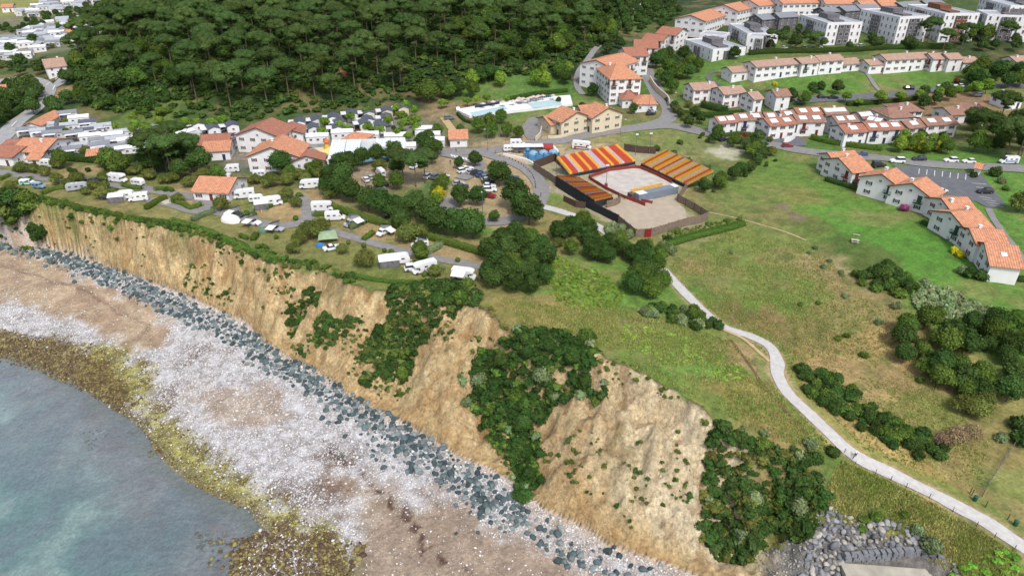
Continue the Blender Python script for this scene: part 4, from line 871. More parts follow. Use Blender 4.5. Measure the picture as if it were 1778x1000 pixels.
for a, b_, s, k in [(1080, 400, 1, 'grey'), (1065, 398, 1, 'grey'), (1092, 412, 1, 'grey'), (1150, 435, 1.3, 'grey'), (1160, 420, 1, 'shrub'), (1165, 440, 1, 'grey'), (1655, 770, 1.1, 'dry'), (1680, 765, 1.1, 'dry'), (1630, 775, .9, 'dry'), (1775, 770, 1.6, 'shrub'), (1770, 745, 1.5, 'shrub'), (1270, 440, .5, 'grey'), (1455, 590, .6, 'gshrub'), (1470, 585, .6, 'gshrub'),
                  (1460, 475, .5, 'grey'), (1430, 465, .5, 'grey'), (1440, 455, .5, 'grey'), (1415, 432, .5, 'grey'), (1405, 440, .45, 'grey'), (1467, 516, .5, 'grey'), (1525, 562, .6, 'grey'), (1555, 535, .8, 'grey'), (1390, 530, .5, 'gshrub'), (1420, 528, .5, 'gshrub'), (1500, 620, .7, 'gshrub'), (1463, 480, .4, 'grey'),
                  (1592, 925, .8, 'grey'), (1615, 955, 1.2, 'grey'), (1500, 905, .7, 'gshrub'), (1520, 900, .7, 'gshrub'), (1495, 920, .6, 'gshrub'), (1570, 895, .5, 'gshrub'), (1405, 775, .9, 'grey'), (1445, 790, .9, 'shrub'), (1738, 765, .8, 'grey'), (1700, 283, 0, 'ball'),
                  (1690, 308, 1.0, 'shrub'), (1726, 305, 1.5, 'shrub'), (1738, 318, .9, 'grey'), (1745, 330, .8, 'gshrub'), (1770, 368, 1.3, 'olive'), (1765, 340, .4, 'red'), (1680, 480, 1.2, 'shrub'), (1700, 485, 1.3, 'shrub'), (1670, 475, 1, 'grey'), (1712, 482, 1.1, 'shrub'), (1655, 420, .9, 'shrub'), (1596, 368, 1.3, 'shrub'), (1610, 395, 1, 'shrub'), (1640, 405, .9, 'shrub'),
                  (5, 360, 2.2, 'shrub'), (15, 372, 2.3, 'shrub'), (28, 381, 2.0, 'gshrub'), (41, 373, 2.2, 'shrub'), (8, 384, 1.8, 'olive'), (52, 362, 1.8, 'gshrub'), (22, 390, 1.5, 'shrub'), (2, 374, 2.2, 'shrub'), (68, 415, 1.9, 'shrub'), (75, 408, 1.8, 'shrub'), (62, 402, 1.6, 'shrub'), (10, 372, 2, 'shrub'), (30, 365, 2.2, 'shrub'), (48, 352, 1.8, 'gshrub'), (18, 350, 2, 'shrub'), (5, 345, 1.6, 'gshrub'), (40, 345, 1.8, 'shrub'),
                  (1140, 262, 1, 'shrub'), (1170, 268, .9, 'gshrub'), (1195, 282, 1, 'shrub'), (1228, 296, .9, 'shrub'), (1180, 250, .9, 'gshrub'), (605, 448, .1, 'ball')]:
    if s > .1: put(k, a, b_, s)
for q in "605,424 422,445 448,432 429,374 443,375 668,438 632,430 680,441 737,480 795,455 746,460 514,383 370,366 165,322 480,415 558,404".split():
    a, b_ = map(float, q.split(',')); put('ball', a, b_, random.uniform(.75, 1.0))
# ---- undergrowth masses that read as one
def scrub(name, P, size, lm, seed, n=150, hs=.85, leaf=.17, grow=None):
    r = np.random.default_rng(seed); VV = []; FF = []; CC = []; k = 0; base_ = []
    for i in range(4):
        L_ = round_lobes(1.0, 1.25, -.15, 5, seed+i); V, Fq, c = leaves(L_, n, leaf, seed+i, inner=.5, tone=.25); V2, F2 = cores(L_, .7, seed+i); mid = (V2[F2[:, 2]]+V2[F2[:, 0]])/2
        Fq = np.vstack([Fq, np.stack([F2[:, 0], F2[:, 1], F2[:, 2], len(V2)+np.arange(len(F2))], 1)+len(V)]); c = np.vstack([c, np.full((len(V2)+len(mid), 3), .9)]); base_.append((np.vstack([V, V2, mid]), Fq, c))
    mi = r.integers(0, 4, len(P)); an = r.uniform(0, 6.28, len(P)); sz = size*r.uniform(.55, 1.6, len(P))*r.uniform(.75, 1.15, len(P)); zz = Hs(P[:, 0], P[:, 1]); cl_ = r.uniform(.72, 1.25, len(P)); hue = r.uniform(-1, 1, len(P))
    for i in range(len(P)):
        V, Fq, c = base_[mi[i]]; ca, sa = math.cos(an[i])*sz[i], math.sin(an[i])*sz[i]
        VV.append(np.stack([V[:, 0]*ca-V[:, 1]*sa+P[i, 0], V[:, 0]*sa+V[:, 1]*ca+P[i, 1], V[:, 2]*sz[i]*hs+zz[i]-.1], -1)); FF.append(Fq+k); CC.append(c*cl_[i]*(1+hue[i]*np.array([.16, .0, .1]))); k += len(V)
    return link(name, mesh_np(name, np.vstack(VV), np.vstack(FF), LM[lm], {'Col': np.vstack(CC)}), kind='stuff')
def cliffz(s): # world polygon for vegetation lying on the cliff face
    return GW(s)
SCR = [("690,505 740,492 810,495 838,520 845,540 800,548 760,560 740,600 715,650 690,672 640,655 628,610 650,575 680,545", 'cliff_scrub', 1.15, 1.7),
       ("880,590 960,578 1020,590 1035,625 1045,690 990,700 960,720 935,770 950,800 935,850 900,860 885,820 890,780 830,750 808,700 820,650 850,612", 'cliff_scrub', 1.2, 1.7),
       ("1255,745 1330,765 1400,785 1440,815 1440,870 1400,925 1350,940 1290,985 1250,990 1215,920 1205,850 1235,800", 'cliff_scrub', 1.2, 1.7),
       ("-70,322 10,343 50,362 46,388 20,397 -20,396 -70,370", 'cliff_scrub', 1.2, 1.7), ("500,530 540,490 552,498 525,560 500,575 490,555", 'cliff_scrub', .8, 1.2), ("552,560 600,545 615,570 580,600 548,598", 'cliff_scrub', .8, 1.2), ("538,512 556,508 552,530 540,532", 'cliff_scrub', .8, 1.2), ("40,385 88,380 90,410 60,425 45,410", 'cliff_scrub', 1.1, 1.4),
       ("370,430 395,418 410,425 380,460", 'cliff_scrub', .6, 1.1), ("110,375 145,378 140,398 115,395", 'cliff_scrub', .5, 1.0), ("150,400 180,402 170,412 148,412", 'cliff_scrub', .4, 1.0)]
tot = 0
for i, (s, nm, sz, st) in enumerate(SCR):
    P = ragged(cliffz(s), st*(.52 if i < 3 else .6), 200+i, 3.2 if i < 3 else 2.2)
    if len(P) < 1: continue
    k = np.random.default_rng(i).random(len(P)); tot += len(P)
    A_, B_ = P[k < .72], P[k >= .72]
    if len(A_): scrub(nm, A_, sz, 'dark', 300+i)
    if len(B_): scrub(nm, B_, sz*.9, ('olive', 'mid', 'olive')[i] if i < 3 else 'mid', 320+i)
    if i < 3: Cg = ragged(cliffz(s), 4.5, 260+i); scrub('pampas_clumps', Cg, 1.0, 'grey', 340+i, n=90, hs=1.1)
print('scrub clumps', tot)
for i, (ks, st) in enumerate([(['shrub', 'gshrub', 'olive', 'dark'], 5.5), (['shrub', 'gshrub', 'shrub', 'dark', 'grey'], 5.2), (['shrub', 'grey', 'olive', 'gshrub', 'shrub'], 5.0)]):
    rq = random.Random(70+i)
    for p in ragged(GW(SCR[i][0]), st, 90+i, 2.0):
        k_ = rq.choice(ks); put(k_, 0, 0, rq.uniform(.42, .6) if k_ in ('dark', 'olive') else rq.uniform(.9, 1.5), None, rq, 'bushes growing on the cliff face', xy=p)
# scattered tufts on the bare cliff
r = np.random.default_rng(77); fld = np.where((GDT > 1) & (GDP < -.5), sstep(.55, .75, fbm(GX/7, GY/7, 133, 3)), 0)
fld = fld*np.where(GX > 12, .35, 1.0); P = sample_grid(fld, 560, (-215, 42), (60, 235), r); scrub('cliff_tufts', P[:400], .5, 'olive', 340, n=60, leaf=.25); scrub('cliff_tufts', P[400:], .6, 'dark', 341, n=70, leaf=.22)
# growth along the cliff rim
rim = smooth_line(TOP[1:12], 1.0); rim = rim[(rim[:, 0] > -200)]; off = r.uniform(-.6, 2.6, len(rim)*3); idx3 = np.repeat(np.arange(len(rim)), 3); tg = np.gradient(rim, axis=0); tg /= np.linalg.norm(tg, axis=1)[:, None]
P = rim[idx3]+np.stack([-tg[idx3, 1], tg[idx3, 0]], -1)*off[:, None]+r.normal(size=(len(idx3), 2))*.4; kk = r.random(len(P)); scrub('cliff_edge_scrub', P[kk < .4], .95, 'mid', 350, n=110); scrub('cliff_edge_scrub', P[(kk >= .4) & (kk < .75)], .8, 'olive', 351, n=100); scrub('cliff_edge_scrub', P[kk >= .75], 1.0, 'dark', 352, n=110)
rim2 = smooth_line(TOP[13:21], 1.2); P = rim2[np.repeat(np.arange(len(rim2)), 2)]+r.normal(size=(len(rim2)*2, 2))*.7; P = P[r.random(len(P)) < .55]; scrub('cliff_edge_scrub', P, .62, 'olive', 355, n=90)
# undergrowth in the wood
P = poisson(GW("150,60 120,110 130,150 160,190 250,205 400,214 560,196 700,178 740,150 860,140 990,120 1045,80 1100,10 1080,-30 700,-50 300,-40 180,0"), 3.3, 61)
kr = np.random.default_rng(3); k = np.array([(lambda q: q[1] > -70 and not (230 < q[0] < 705 and q[1] > 168-(q[0]-480)*.03 and kr.random() < .4))(in_px(*p)) for p in P]); P = P[k]; k = r.random(len(P)); scrub('wood_undergrowth', P[k < .8], 2.1, 'dark', 360, n=110, leaf=.26, hs=.75); scrub('wood_undergrowth', P[k >= .8], 1.9, 'mid', 365, n=100, leaf=.26, hs=.7)
# reeds, tall herbs
P = poisson(GW("1590,488 1630,498 1700,530 1765,562 1720,580 1650,568 1595,545 1585,520"), 1.25, 62); scrub('reed_bed', P, 1.0, 'grey', 370, n=90, leaf=.24, hs=.95)
P = poisson(GW("940,430 960,445 1010,462 1060,480 1085,510 1080,535 1000,540 960,515 940,480"), 1.1, 63); scrub('tall_herbs', P, .62, 'fern', 375, n=70, leaf=.3, hs=.7)
P = poisson(GW("1080,560 1150,570 1230,600 1290,640 1300,670 1230,655 1150,625 1080,600"), .95, 64); P = P[dist_poly(P[:, 0], P[:, 1], smooth_line(GW('1150,468 1190,510 1222,541 1255,568 1300,583 1334,600'), 3)) > 2.5]; scrub('tall_herbs', P[(r.random(len(P)) < .85) & (fbm(P[:, 0]/5, P[:, 1]/5, 9, 3) > .42)], .42, 'fern', 376, n=44, leaf=.3, hs=.6)
P = poisson(GW("1700,965 1760,945 1800,1000 1760,1060 1650,1040 1640,1000"), 1.5, 65); scrub('bramble', P, .9, 'bright', 377, n=100, hs=.7)
P = poisson(GW("1150,405 1230,388 1290,378 1292,388 1230,408 1170,425 1150,420"), 1.3, 66); scrub('reed_strip', P, .75, 'mid', 378, n=80)
P = poisson(GW("960,605 1020,612 1100,648 1180,690 1170,700 1090,665 1010,632"), 1.2, 67); scrub('bracken', P, .55, 'mid', 379, n=70)
# grass tufts over the meadows
PATHS_ = [smooth_line(GW('1150,468 1190,510 1222,541 1255,568 1300,583 1334,600 1349,625 1350,650 1368,683 1400,714 1440,752 1470,780 1500,800 1560,828 1640,868 1710,905 1778,950'), 4.0), smooth_line(GW('1045,398 1075,420 1110,445 1150,468'), 4.0)]
def off_path(P, d=1.9):
    k = np.ones(len(P), bool)
    for q in PATHS_: k &= dist_poly(P[:, 0], P[:, 1], q) > d
    return P[k]
def tufts(name, s, n, lm, h=.35, seed=0, w=.12):
    Q = GW(s); r = np.random.default_rng(seed); lo, hi = Q.min(0), Q.max(0); P = r.uniform(lo, hi, (n*4, 2)); P = off_path(P[inside(P[:, 0], P[:, 1], Q)])
    f = fbm(P[:, 0]/6, P[:, 1]/6, seed+5, 3); P = P[r.random(len(P)) < sstep(.3, .6, f)][:n]; n = len(P); z = Hs(P[:, 0], P[:, 1]); VV = []
    for k in range(3):
        a = r.uniform(0, 6.28, n); hh = h*r.uniform(.5, 1.4, n); ww = w*r.uniform(.6, 1.6, n); ww = ww*.75; lean = r.normal(size=(n, 2))*.25*hh[:, None]; dx, dy = np.cos(a)*ww, np.sin(a)*ww; o = r.normal(size=(n, 2))*.1
        b0 = np.stack([P[:, 0]+o[:, 0]-dx, P[:, 1]+o[:, 1]-dy, z-.03], -1); b1 = np.stack([P[:, 0]+o[:, 0]+dx, P[:, 1]+o[:, 1]+dy, z-.03], -1); t = np.stack([P[:, 0]+o[:, 0]+lean[:, 0], P[:, 1]+o[:, 1]+lean[:, 1], z+hh], -1); VV.append(np.stack([b0, b1, t], 1))
    V = np.concatenate(VV).reshape(-1, 3); m_ = len(V)//3; c = np.repeat(r.uniform(.65, 1.35, (m_, 1))*np.ones((1, 3)), 3, 0); link(name, mesh_np(name, V, np.arange(m_*3).reshape(-1, 3), LM[lm], {'Col': c}), kind='stuff')
MEAD = "1150,470 1250,400 1420,430 1500,520 1560,540 1640,700 1720,760 1700,860 1500,780 1380,660 1260,560"
tufts('meadow_grass', MEAD, 5000, 'straw', .3, 1); tufts('meadow_grass', MEAD, 6500, 'grass', .35, 2)
HEAD = "860,520 960,530 1100,540 1260,590 1380,690 1450,790 1330,760 1200,690 1100,640 960,600"
tufts('headland_grass', HEAD, 6500, 'grass', .35, 3); tufts('headland_grass', HEAD, 4500, 'straw', .35, 4)
tufts('slope_grass', "1460,800 1560,840 1700,920 1790,980 1780,1040 1640,1000 1560,920 1440,900 1440,830", 6500, 'grass', .38, 5); tufts('slope_grass', "1460,800 1560,840 1700,920 1790,980 1780,1040 1640,1000 1560,920 1440,900 1440,830", 4500, 'straw', .38, 6)
# ================================================================ buildings
M_wall = mat('white_plaster', alb(240, 240, 242), .85, .05, .6); M_cream = mat('cream_plaster', alb(226, 212, 184), .85, .06, .6); M_beige = mat('beige_plaster', alb(206, 192, 170), .85, .06, .6)
TILE = {'orange': mat('orange_tiles', alb(206, 146, 114), .85, .26, 1.3, stripe=('X', .55, .30), ori=False), 'brown': mat('brown_tiles', alb(158, 122, 106), .85, .26, 1.3, stripe=('X', .55, .28)), 'red': mat('red_tiles', alb(172, 116, 96), .85, .22, 1.2, stripe=('X', .55, .28)),
        'pinkish': mat('faded_tiles', alb(182, 150, 134), .85, .22, 1.2, stripe=('X', .55, .28)), 'grey': mat('grey_sheet_roof', alb(138, 142, 150), .6, .08, .8, stripe=('X', .5, .12)), 'dgrey': mat('slate_roof', alb(92, 98, 110), .6, .1, .8), 'white': mat('white_roof', alb(232, 234, 238), .5, .05, .8), 'lgrey': mat('pale_sheet_roof', alb(178, 184, 192), .5, .06, .6, stripe=('X', .5, .1))}
M_glass = glass(); M_frame = mat('white_frame', alb(236, 236, 236), .6, .04); M_wood = mat('dark_red_wood', alb(112, 48, 44), .7, .15, 2); M_dwood = mat('brown_wood', alb(96, 78, 62), .8, .2, 2)
SHUT = {'red': M_wood, 'blue': mat('dark_blue_paint', alb(46, 60, 88), .6, .1, 2), 'green': mat('dark_green_paint', alb(48, 78, 66), .6, .1, 2), 'none': None, 'brown': M_dwood}
M_sky = mat('skylight_glass', alb(238, 242, 248), .3, .04, 1)
M_greyp = mat('grey_panel', alb(112, 110, 114), .75, .3, 1.2); M_rust = mat('rust_cladding', alb(124, 84, 62), .8, .3, 1.5)
_wm = {}
FOOT = []   # building footprints: nothing may grow through them
def window_meshes(w, h, shut):
    k = (round(w, 1), round(h, 1), shut)
    if k not in _wm:
        mb = MB(); t = .08
        mb.box((0, -.03, h/2-t/2), (w, .10, t)); mb.box((0, -.03, -h/2+t/2), (w+.1, .16, t)); mb.box((-w/2+t/2, -.03, 0), (t, .10, h-2*t)); mb.box((w/2-t/2, -.03, 0), (t, .10, h-2*t)); mb.box((0, -.025, 0), (.05, .07, h-2*t))
        fr_ = mb.mesh('window', M_frame); g = MB(); g.box((0, 0, 0), (w-.1, .05, h-.1)); pn = g.mesh('pane', M_glass); sh = None
        if SHUT[shut]:
            s = MB(); s.box((0, -.04, 0), (w*.48, .06, h)); sh = s.mesh('shutter', SHUT[shut])
        _wm[k] = (fr_, pn, sh)
    return _wm[k]
def add_window(root, x, y, z, rz, w=1.0, h=1.2, shut='none'):
    fr_, pn, sh = window_meshes(w, h, shut); o = link('window', fr_, root); o.location = (x, y, z); o.rotation_euler = (0, 0, rz); link('pane', pn, o)
    if sh:
        for q in (-1, 1): link('shutter', sh, o).location = (q*(w*.75+.02), 0, 0)
def add_door(root, x, y, z0, rz, w=1.0, h=2.1, m=None):
    k = ('door', w, h, m.name if m else '')
    if k not in _wm: mb = MB(); mb.box((0, 0, h/2), (w, .1, h)); mb.box((0, .01, h+.06), (w+.2, .12, .12)); _wm[k] = mb.mesh('door', m or M_wood)
    o = link('door', _wm[k], root); o.location = (x, y, z0); o.rotation_euler = (0, 0, rz)
def add_balcony(root, x, y, z, w, d, rz, m):
    k = ('balc', w, d, m.name)
    if k not in _wm:
        mb = MB(); mb.box((0, -d/2, 0), (w, d, .14)); n = max(3, int(w/.3))
        for i in range(n+1): mb.box((-w/2+w*i/n, -d+.04, .5), (.05, .05, .9))
        for s in (-1, 1): mb.box((s*(w/2-.03), -d/2, .95), (.05, d, .05)); mb.box((s*(w/2-.03), -d/2, .5), (.05, d*.9, .05))
        mb.box((0, -d+.04, .98), (w, .07, .07)); _wm[k] = mb.mesh('balcony', m)
    o = link('balcony', _wm[k], root); o.location = (x, y, z); o.rotation_euler = (0, 0, rz)
def gable_parts(root, L_, hw, hr, he, wall, tile, ov=.5, hip=0.0, base=-2.0, hwb=None, trim=M_dwood):
    """gabled (or hipped) shell centred on the root, ridge along local X"""
    hwb = hw if hwb is None else hwb; x = L_/2-ov; slope = (hr-he)/hw; heb = hr-slope*hwb
    mb = MB(); mb.prism([(-hw, base), (hwb, base), (hwb, heb), (0, hr-.12) if not hip else (hwb-.01, heb), (-hw, he)], 'x', -x, x); mb.build('wall', wall, root)
    mb = MB(); th = .18; o1 = ov+.1; zf = he-slope*o1; zb = heb-slope*o1; X = L_/2
    if hip <= 0:
        for s, w_, z_ in ((-1, hw+o1, zf), (1, hwb+o1, zb)):
            V = [(-X, 0, hr), (X, 0, hr), (X, s*w_, z_), (-X, s*w_, z_)]; V = V+[(a, b_, c+th) for a, b_, c in V]; mb.add(V, [(0, 1, 2, 3), (7, 6, 5, 4), (0, 3, 7, 4), (1, 0, 4, 5), (2, 1, 5, 6), (3, 2, 6, 7)])
    else:
        Xr = X-hip; V = [(-X, -hw-o1, zf), (X, -hw-o1, zf), (X, hwb+o1, zb), (-X, hwb+o1, zb), (-Xr, 0, hr), (Xr, 0, hr)]; n = 6; V = V+[(a, b_, c+th) for a, b_, c in V]
        Fq = [(0, 1, 5, 4), (1, 2, 5), (2, 3, 4, 5), (3, 0, 4)]; mb.add(V, [tuple(reversed(f)) for f in Fq]+[tuple(i+n for i in f) for f in Fq]+[(0, 1, 7, 6), (1, 2, 8, 7), (2, 3, 9, 8), (3, 0, 6, 9)])
    r_ = mb.build('roof', tile, root)
    if hip <= 0 and trim:
        mb = MB()
        for sx in (-1, 1):
            for s, w_, z_ in ((-1, hw+o1, zf), (1, hwb+o1, zb)):
                a = sx*(X+.03); V = [(a-.04, 0, hr-.14), (a+.04, 0, hr-.14), (a+.04, s*w_, z_-.14), (a-.04, s*w_, z_-.14)]; V = V+[(p, q, c+.30) for p, q, c in V]; mb.add(V, [(0, 1, 2, 3), (7, 6, 5, 4), (0, 3, 7, 4), (1, 0, 4, 5), (2, 1, 5, 6), (3, 2, 6, 7)])
        mb.build('bargeboard', trim, root)
    return r_, x
def house(R0, R1, hw, hr, he, tile='orange', wall=None, shut='red', desc='', cat='house', name='house', front=True, gl=True, gr=True, hip=0.0, sky=0, chim=1, balc=None, hwb=None, group=None, storeys=None, door=True, ov=.5, wsp=3.2, skysz=(1.4, 1.1)):
    A_ = G(R0[0], R0[1], hr); B_ = G(R1[0], R1[1], hr); zb = H(*((A_+B_)/2)[:2])
    A_ = at_z(R0[0], R0[1], zb+hr); B_ = at_z(R1[0], R1[1], zb+hr)
    d = B_-A_; L_ = float(np.hypot(d[0], d[1])); rz = math.atan2(d[1], d[0]); c = (A_+B_)/2; wall = wall or M_wall
    root = thing(name, cat, desc, (float(c[0]), float(c[1]), zb), rz, group); rng_ = random.Random(int(R0[0]*7+R0[1]))
    FOOT.append((float(c[0]), float(c[1]), rz, L_/2, hw)); r_, x = gable_parts(root, L_, hw, hr, he, wall, TILE[tile], ov, hip, hwb=hwb); st = storeys or max(1, int(round(he/2.7))); hwb_ = hw if hwb is None else hwb
    fh = he/st
    if front:
        n = max(1, int(2*x/wsp))
        for s_ in range(st):
            for i in range(n):
                wx_ = -x+2*x*(i+.5)/n+rng_.uniform(-.15, .15); z = s_*fh+fh*.55
                if s_ == 0 and door and i == n//2: add_door(root, wx_, -hw-.03, 0, 0, 1.0, 2.1, SHUT[shut] or M_dwood)
                elif balc and s_ == st-1 and i % 2 == 0: add_balcony(root, wx_, -hw, s_*fh+.05, 2.4, 1.1, 0, SHUT[shut] or M_dwood); add_door(root, wx_, -hw-.03, s_*fh+.1, 0, 1.3, 2.0, SHUT[shut] or M_dwood)
                else: add_window(root, wx_, -hw-.03, z, 0, 1.0, 1.15, shut)
    for sx, on in ((-1, gl), (1, gr)):
        if not on: continue
        n = max(1, int((hw+hwb_)/4.2)); tot = hw+hwb_
        for s_ in range(st+1):
            if s_ == st and (hip > 0 or hr-he < 1.7): continue
            m_ = n if s_ < st else 1
            for i in range(m_):
                y = -hw+tot*(i+.5)/m_ if s_ < st else 0; z = s_*fh+fh*.55 if s_ < st else he+.35
                if balc and sx < 0 and s_ == st-1 and i == 0 and n > 1: add_balcony(root, -x, y, s_*fh+.05, 2.2, 1.0, -math.pi/2, SHUT[shut] or M_dwood); add_door(root, -x-.03, y, s_*fh+.1, -math.pi/2, 1.2, 2.0, SHUT[shut] or M_dwood)
                else: add_window(root, sx*(x+.03), y, z, -math.pi/2 if sx < 0 else math.pi/2, .9, 1.1 if s_ < st else .8, shut if s_ < st else 'none')
    sl = (hr-he)/hw
    for i in range(sky):
        X = -x+2*x*(i+.5)/sky; mb = MB(); yy = -hw*.5; zz = hr-sl*hw*.5+.24; w_, l_ = skysz; ca = math.cos(math.atan(sl)); 
        V = [(X-w_, yy-l_*ca, zz-l_*ca*sl), (X+w_, yy-l_*ca, zz-l_*ca*sl), (X+w_, yy+l_*ca, zz+l_*ca*sl), (X-w_, yy+l_*ca, zz+l_*ca*sl)]; V = [(a, b_, c_-.05) for a, b_, c_ in V]+[(a, b_, c_+.1) for a, b_, c_ in V]
        mb.add(V, [(3, 2, 1, 0), (4, 5, 6, 7), (0, 1, 5, 4), (1, 2, 6, 5), (2, 3, 7, 6), (3, 0, 4, 7)]); mb.build('skylight', M_sky, r_)
    for i in range(chim):
        X = rng_.uniform(-.6, .6)*x; y = hw*.25*rng_.choice((-1, 1)); mb = MB(); zt = hr-sl*abs(y); mb.box((X, y, zt+.3), (.7, .7, 1.3)); mb.box((X, y, zt+1.02), (.9, .9, .12)); mb.build('chimney', M_wall, r_)
    return root
# --- houses of the row on the right
RG = 'gabled white houses with orange roofs on the right-hand lawn'
for R0, R1, hw, hr, he, kw in [((1436, 266), (1484, 262), 4.2, 6.6, 5.0, dict(balc=1, desc='small white house with orange roof, farthest left of the lawn row')),
        ((1456, 275), (1494, 270.5), 6.6, 7.4, 5.0, dict(balc=1, desc='tall white house with red balconies near the left end of the lawn row')),
        ((1531, 303), (1556, 292), 6.0, 7.8, 5.3, dict(shut='green', balc=1, desc='white gabled house with one green balcony, left of the one with two')),
        ((1584, 319), (1608, 307.5), 5.8, 7.8, 5.3, dict(shut='green', balc=1, desc='white gabled house with two dark green balconies beside the parking lot')),
        ((1634, 345), (1680, 343), 5.6, 6.9, 4.9, dict(desc='white house with orange roof, fourth from the lower right end')),
        ((1650.5, 369), (1699, 365), 6.2, 7.2, 5.0, dict(shut='green', balc=1, desc='white house with green gable balcony, third from the lower right end of its row')),
        ((1682, 397), (1742, 400), 5.0, 6.6, 4.8, dict(front=False, desc='white house behind the end house, second from the lower right end of the row')),
        ((1708.5, 422), (1768, 428), 6.3, 6.7, 4.2, dict(front=False, sky=1, skysz=(.6, .6), chim=0, desc='white end house with single grey roof window at the lower right')),
        ((1694, 282.5), (1710, 285.5), 2.2, 3.4, 2.5, dict(front=False, gl=False, chim=0, name='shed', cat='shed', desc='tiny white shed with orange roof between road and parking lot'))]:
    house(R0, R1, hw, hr, he, group=RG, **kw)
# --- terrace rows mid right
RL = 'terraced white houses with skylights behind the road'
L1 = [(1240, 203, 1274, 200, 3.6, 2), (1273, 197.6, 1322, 195, 4.2, 2), (1324, 196, 1346, 195, 4.0, 1), (1325, 206, 1374, 202, 4.4, 2), (1376, 199.5, 1427, 198.5, 4.8, 2), (1352, 193, 1377, 191.5, 4.0, 1), (1377, 188, 1424, 185.5, 4.2, 2), (1425, 187, 1466, 185.5, 4.2, 3),
      (1444, 202, 1484, 199.5, 3.6, 2), (1455, 218, 1497, 215, 4.2, 1), (1487, 195, 1510, 193, 3.6, 2), (1511, 201, 1535, 206, 3.6, 2), (1498, 213, 1561, 211, 4.4, 3), (1564, 210.5, 1596, 207, 4.0, 1), (1596, 204.5, 1652, 202, 4.6, 2)]
for i, (a, b_, c, d, hw, sk) in enumerate(L1):
    house((a, b_), (c, d), hw, 6.8, 5.3, 'brown' if i % 3 else 'red', shut=['blue', 'blue', 'none', 'red', 'red', 'none', 'none', 'none', 'none', 'blue', 'none', 'none', 'blue', 'red', 'red'][i], sky=sk, balc=i in (1, 4, 12), chim=i % 2, group=RL, wsp=3.6,
          desc='white terrace house with %s' % ('a single skylight' if sk == 1 else '%s skylights' % ['', '', 'two', 'three'][sk]), cat='house')
# --- upper terraces
for i, (a, b_, c, d, hw, hr, he) in enumerate([(1262, 117, 1304, 114, 4.2, 5.2, 3.8), (1302, 107, 1381, 101, 4.6, 7.0, 5.5), (1381, 101.5, 1414, 98.5, 4.4, 7.0, 5.4), (1414, 97, 1458, 94.5, 4.4, 7.2, 5.6), (1450, 103.5, 1487, 100.5, 4.4, 4.6, 3.1),
        (1499, 104.5, 1534, 102.5, 4.4, 5.2, 3.8), (1528, 95, 1608, 91, 4.6, 7.2, 5.6), (1610, 93.5, 1636, 92.5, 4.4, 7.0, 5.4), (1637, 93.5, 1664, 92.5, 4.4, 7.0, 5.4), (1662, 100, 1692, 99, 4.4, 4.8, 3.3), (1752, 98.5, 1792, 96.5, 4.4, 7.0, 5.4), (1736, 108.5, 1759, 108, 4.0, 4.8, 3.3)]):
    house((a, b_), (c, d), hw, hr, he, 'pinkish', shut=['none', 'blue', 'green', 'blue', 'blue', 'brown', 'brown', 'red', 'none', 'none', 'none', 'none'][i], balc=i in (2, 7), group='upper terrace of white houses along the green lawn', chim=1, wsp=3.6, desc='%s white terraced house with faded pink-brown roof above the green lawn' % ('low' if he < 4 else 'two-storey'))
for i, (a, b_, c, d, hw, t) in enumerate([(1196, 145, 1240, 142.5, 4.6, 'pinkish'), (1246, 152, 1287, 149, 4.8, 'pinkish'), (1297, 161, 1316, 159, 4.4, 'pinkish'), (1339, 156, 1367, 154.5, 4.0, 'brown')]):
    house((a, b_), (c, d), hw, 7.2, 5.5, t, shut=['red', 'red', 'brown', 'none'][i], group='detached white houses below the curved garden path', desc='white house with faded tiled roof below the curved garden path')
for i, (a, b_, c, d, hw, hr, he, t, ds) in enumerate([(1528, 188, 1574, 186, 6.5, 6.0, 4.0, 'brown', 'villa with broad brown hipped roof behind the terraces'), (1548, 180, 1592, 178.5, 5.5, 6.0, 4.2, 'brown', 'villa with small roof window on brown roof behind the terraces'),
        (1637, 187, 1676, 185, 5, 5, 3.4, 'brown', 'low villa with brown roof beside the blue pool'), (1668, 178, 1712, 187, 6, 5.4, 3.2, 'brown', 'low villa with long sloping brown roof and white chimney near the pink bush'), (1738, 161, 1766, 159.5, 4.5, 5.6, 3.9, 'orange', 'small white house with bright orange roof at the right edge')]):
    house((a, b_), (c, d), hw, hr, he, t, hip=3.0 if i < 2 else 0, shut='blue', desc=ds, group='villas on the right')
# --- hotel
house((1047, 112), (1103, 110), 11, 14.5, 10.5, 'orange', shut='brown', hip=6, storeys=4, balc=1, desc='large four-storey hotel with orange hipped roof and dark wooden balconies', cat='hotel', name='hotel', wsp=3.2, chim=1)
for i, (a, b_, c, d, hw, hr, he, t, ds) in enumerate([(1035, 105, 1082, 92, 9, 12.5, 10, 'orange', 'hotel wing with bright orange roof directly behind the main hotel block'), (1080, 83, 1120, 82, 8, 11, 8.5, 'red', 'dark red roofed hotel wing stepping up the slope behind the orange roofs'),
        (1100, 69, 1143, 70, 8, 10.5, 8, 'red', 'third stepped hotel wing with balconied white front'), (1122, 58.5, 1160, 62, 6.5, 8.5, 6.5, 'red', 'narrow low hotel wing between the two upper stepped wings'), (1150, 46, 1187, 50, 8, 10.5, 8, 'red', 'uppermost stepped hotel wing near the white buildings')]):
    house((a, b_), (c, d), hw, hr, he, t, shut='brown', storeys=3, balc=1, chim=0, desc=ds, cat='hotel wing', name='hotel_wing', group='stepped hotel wings', wsp=3.4)
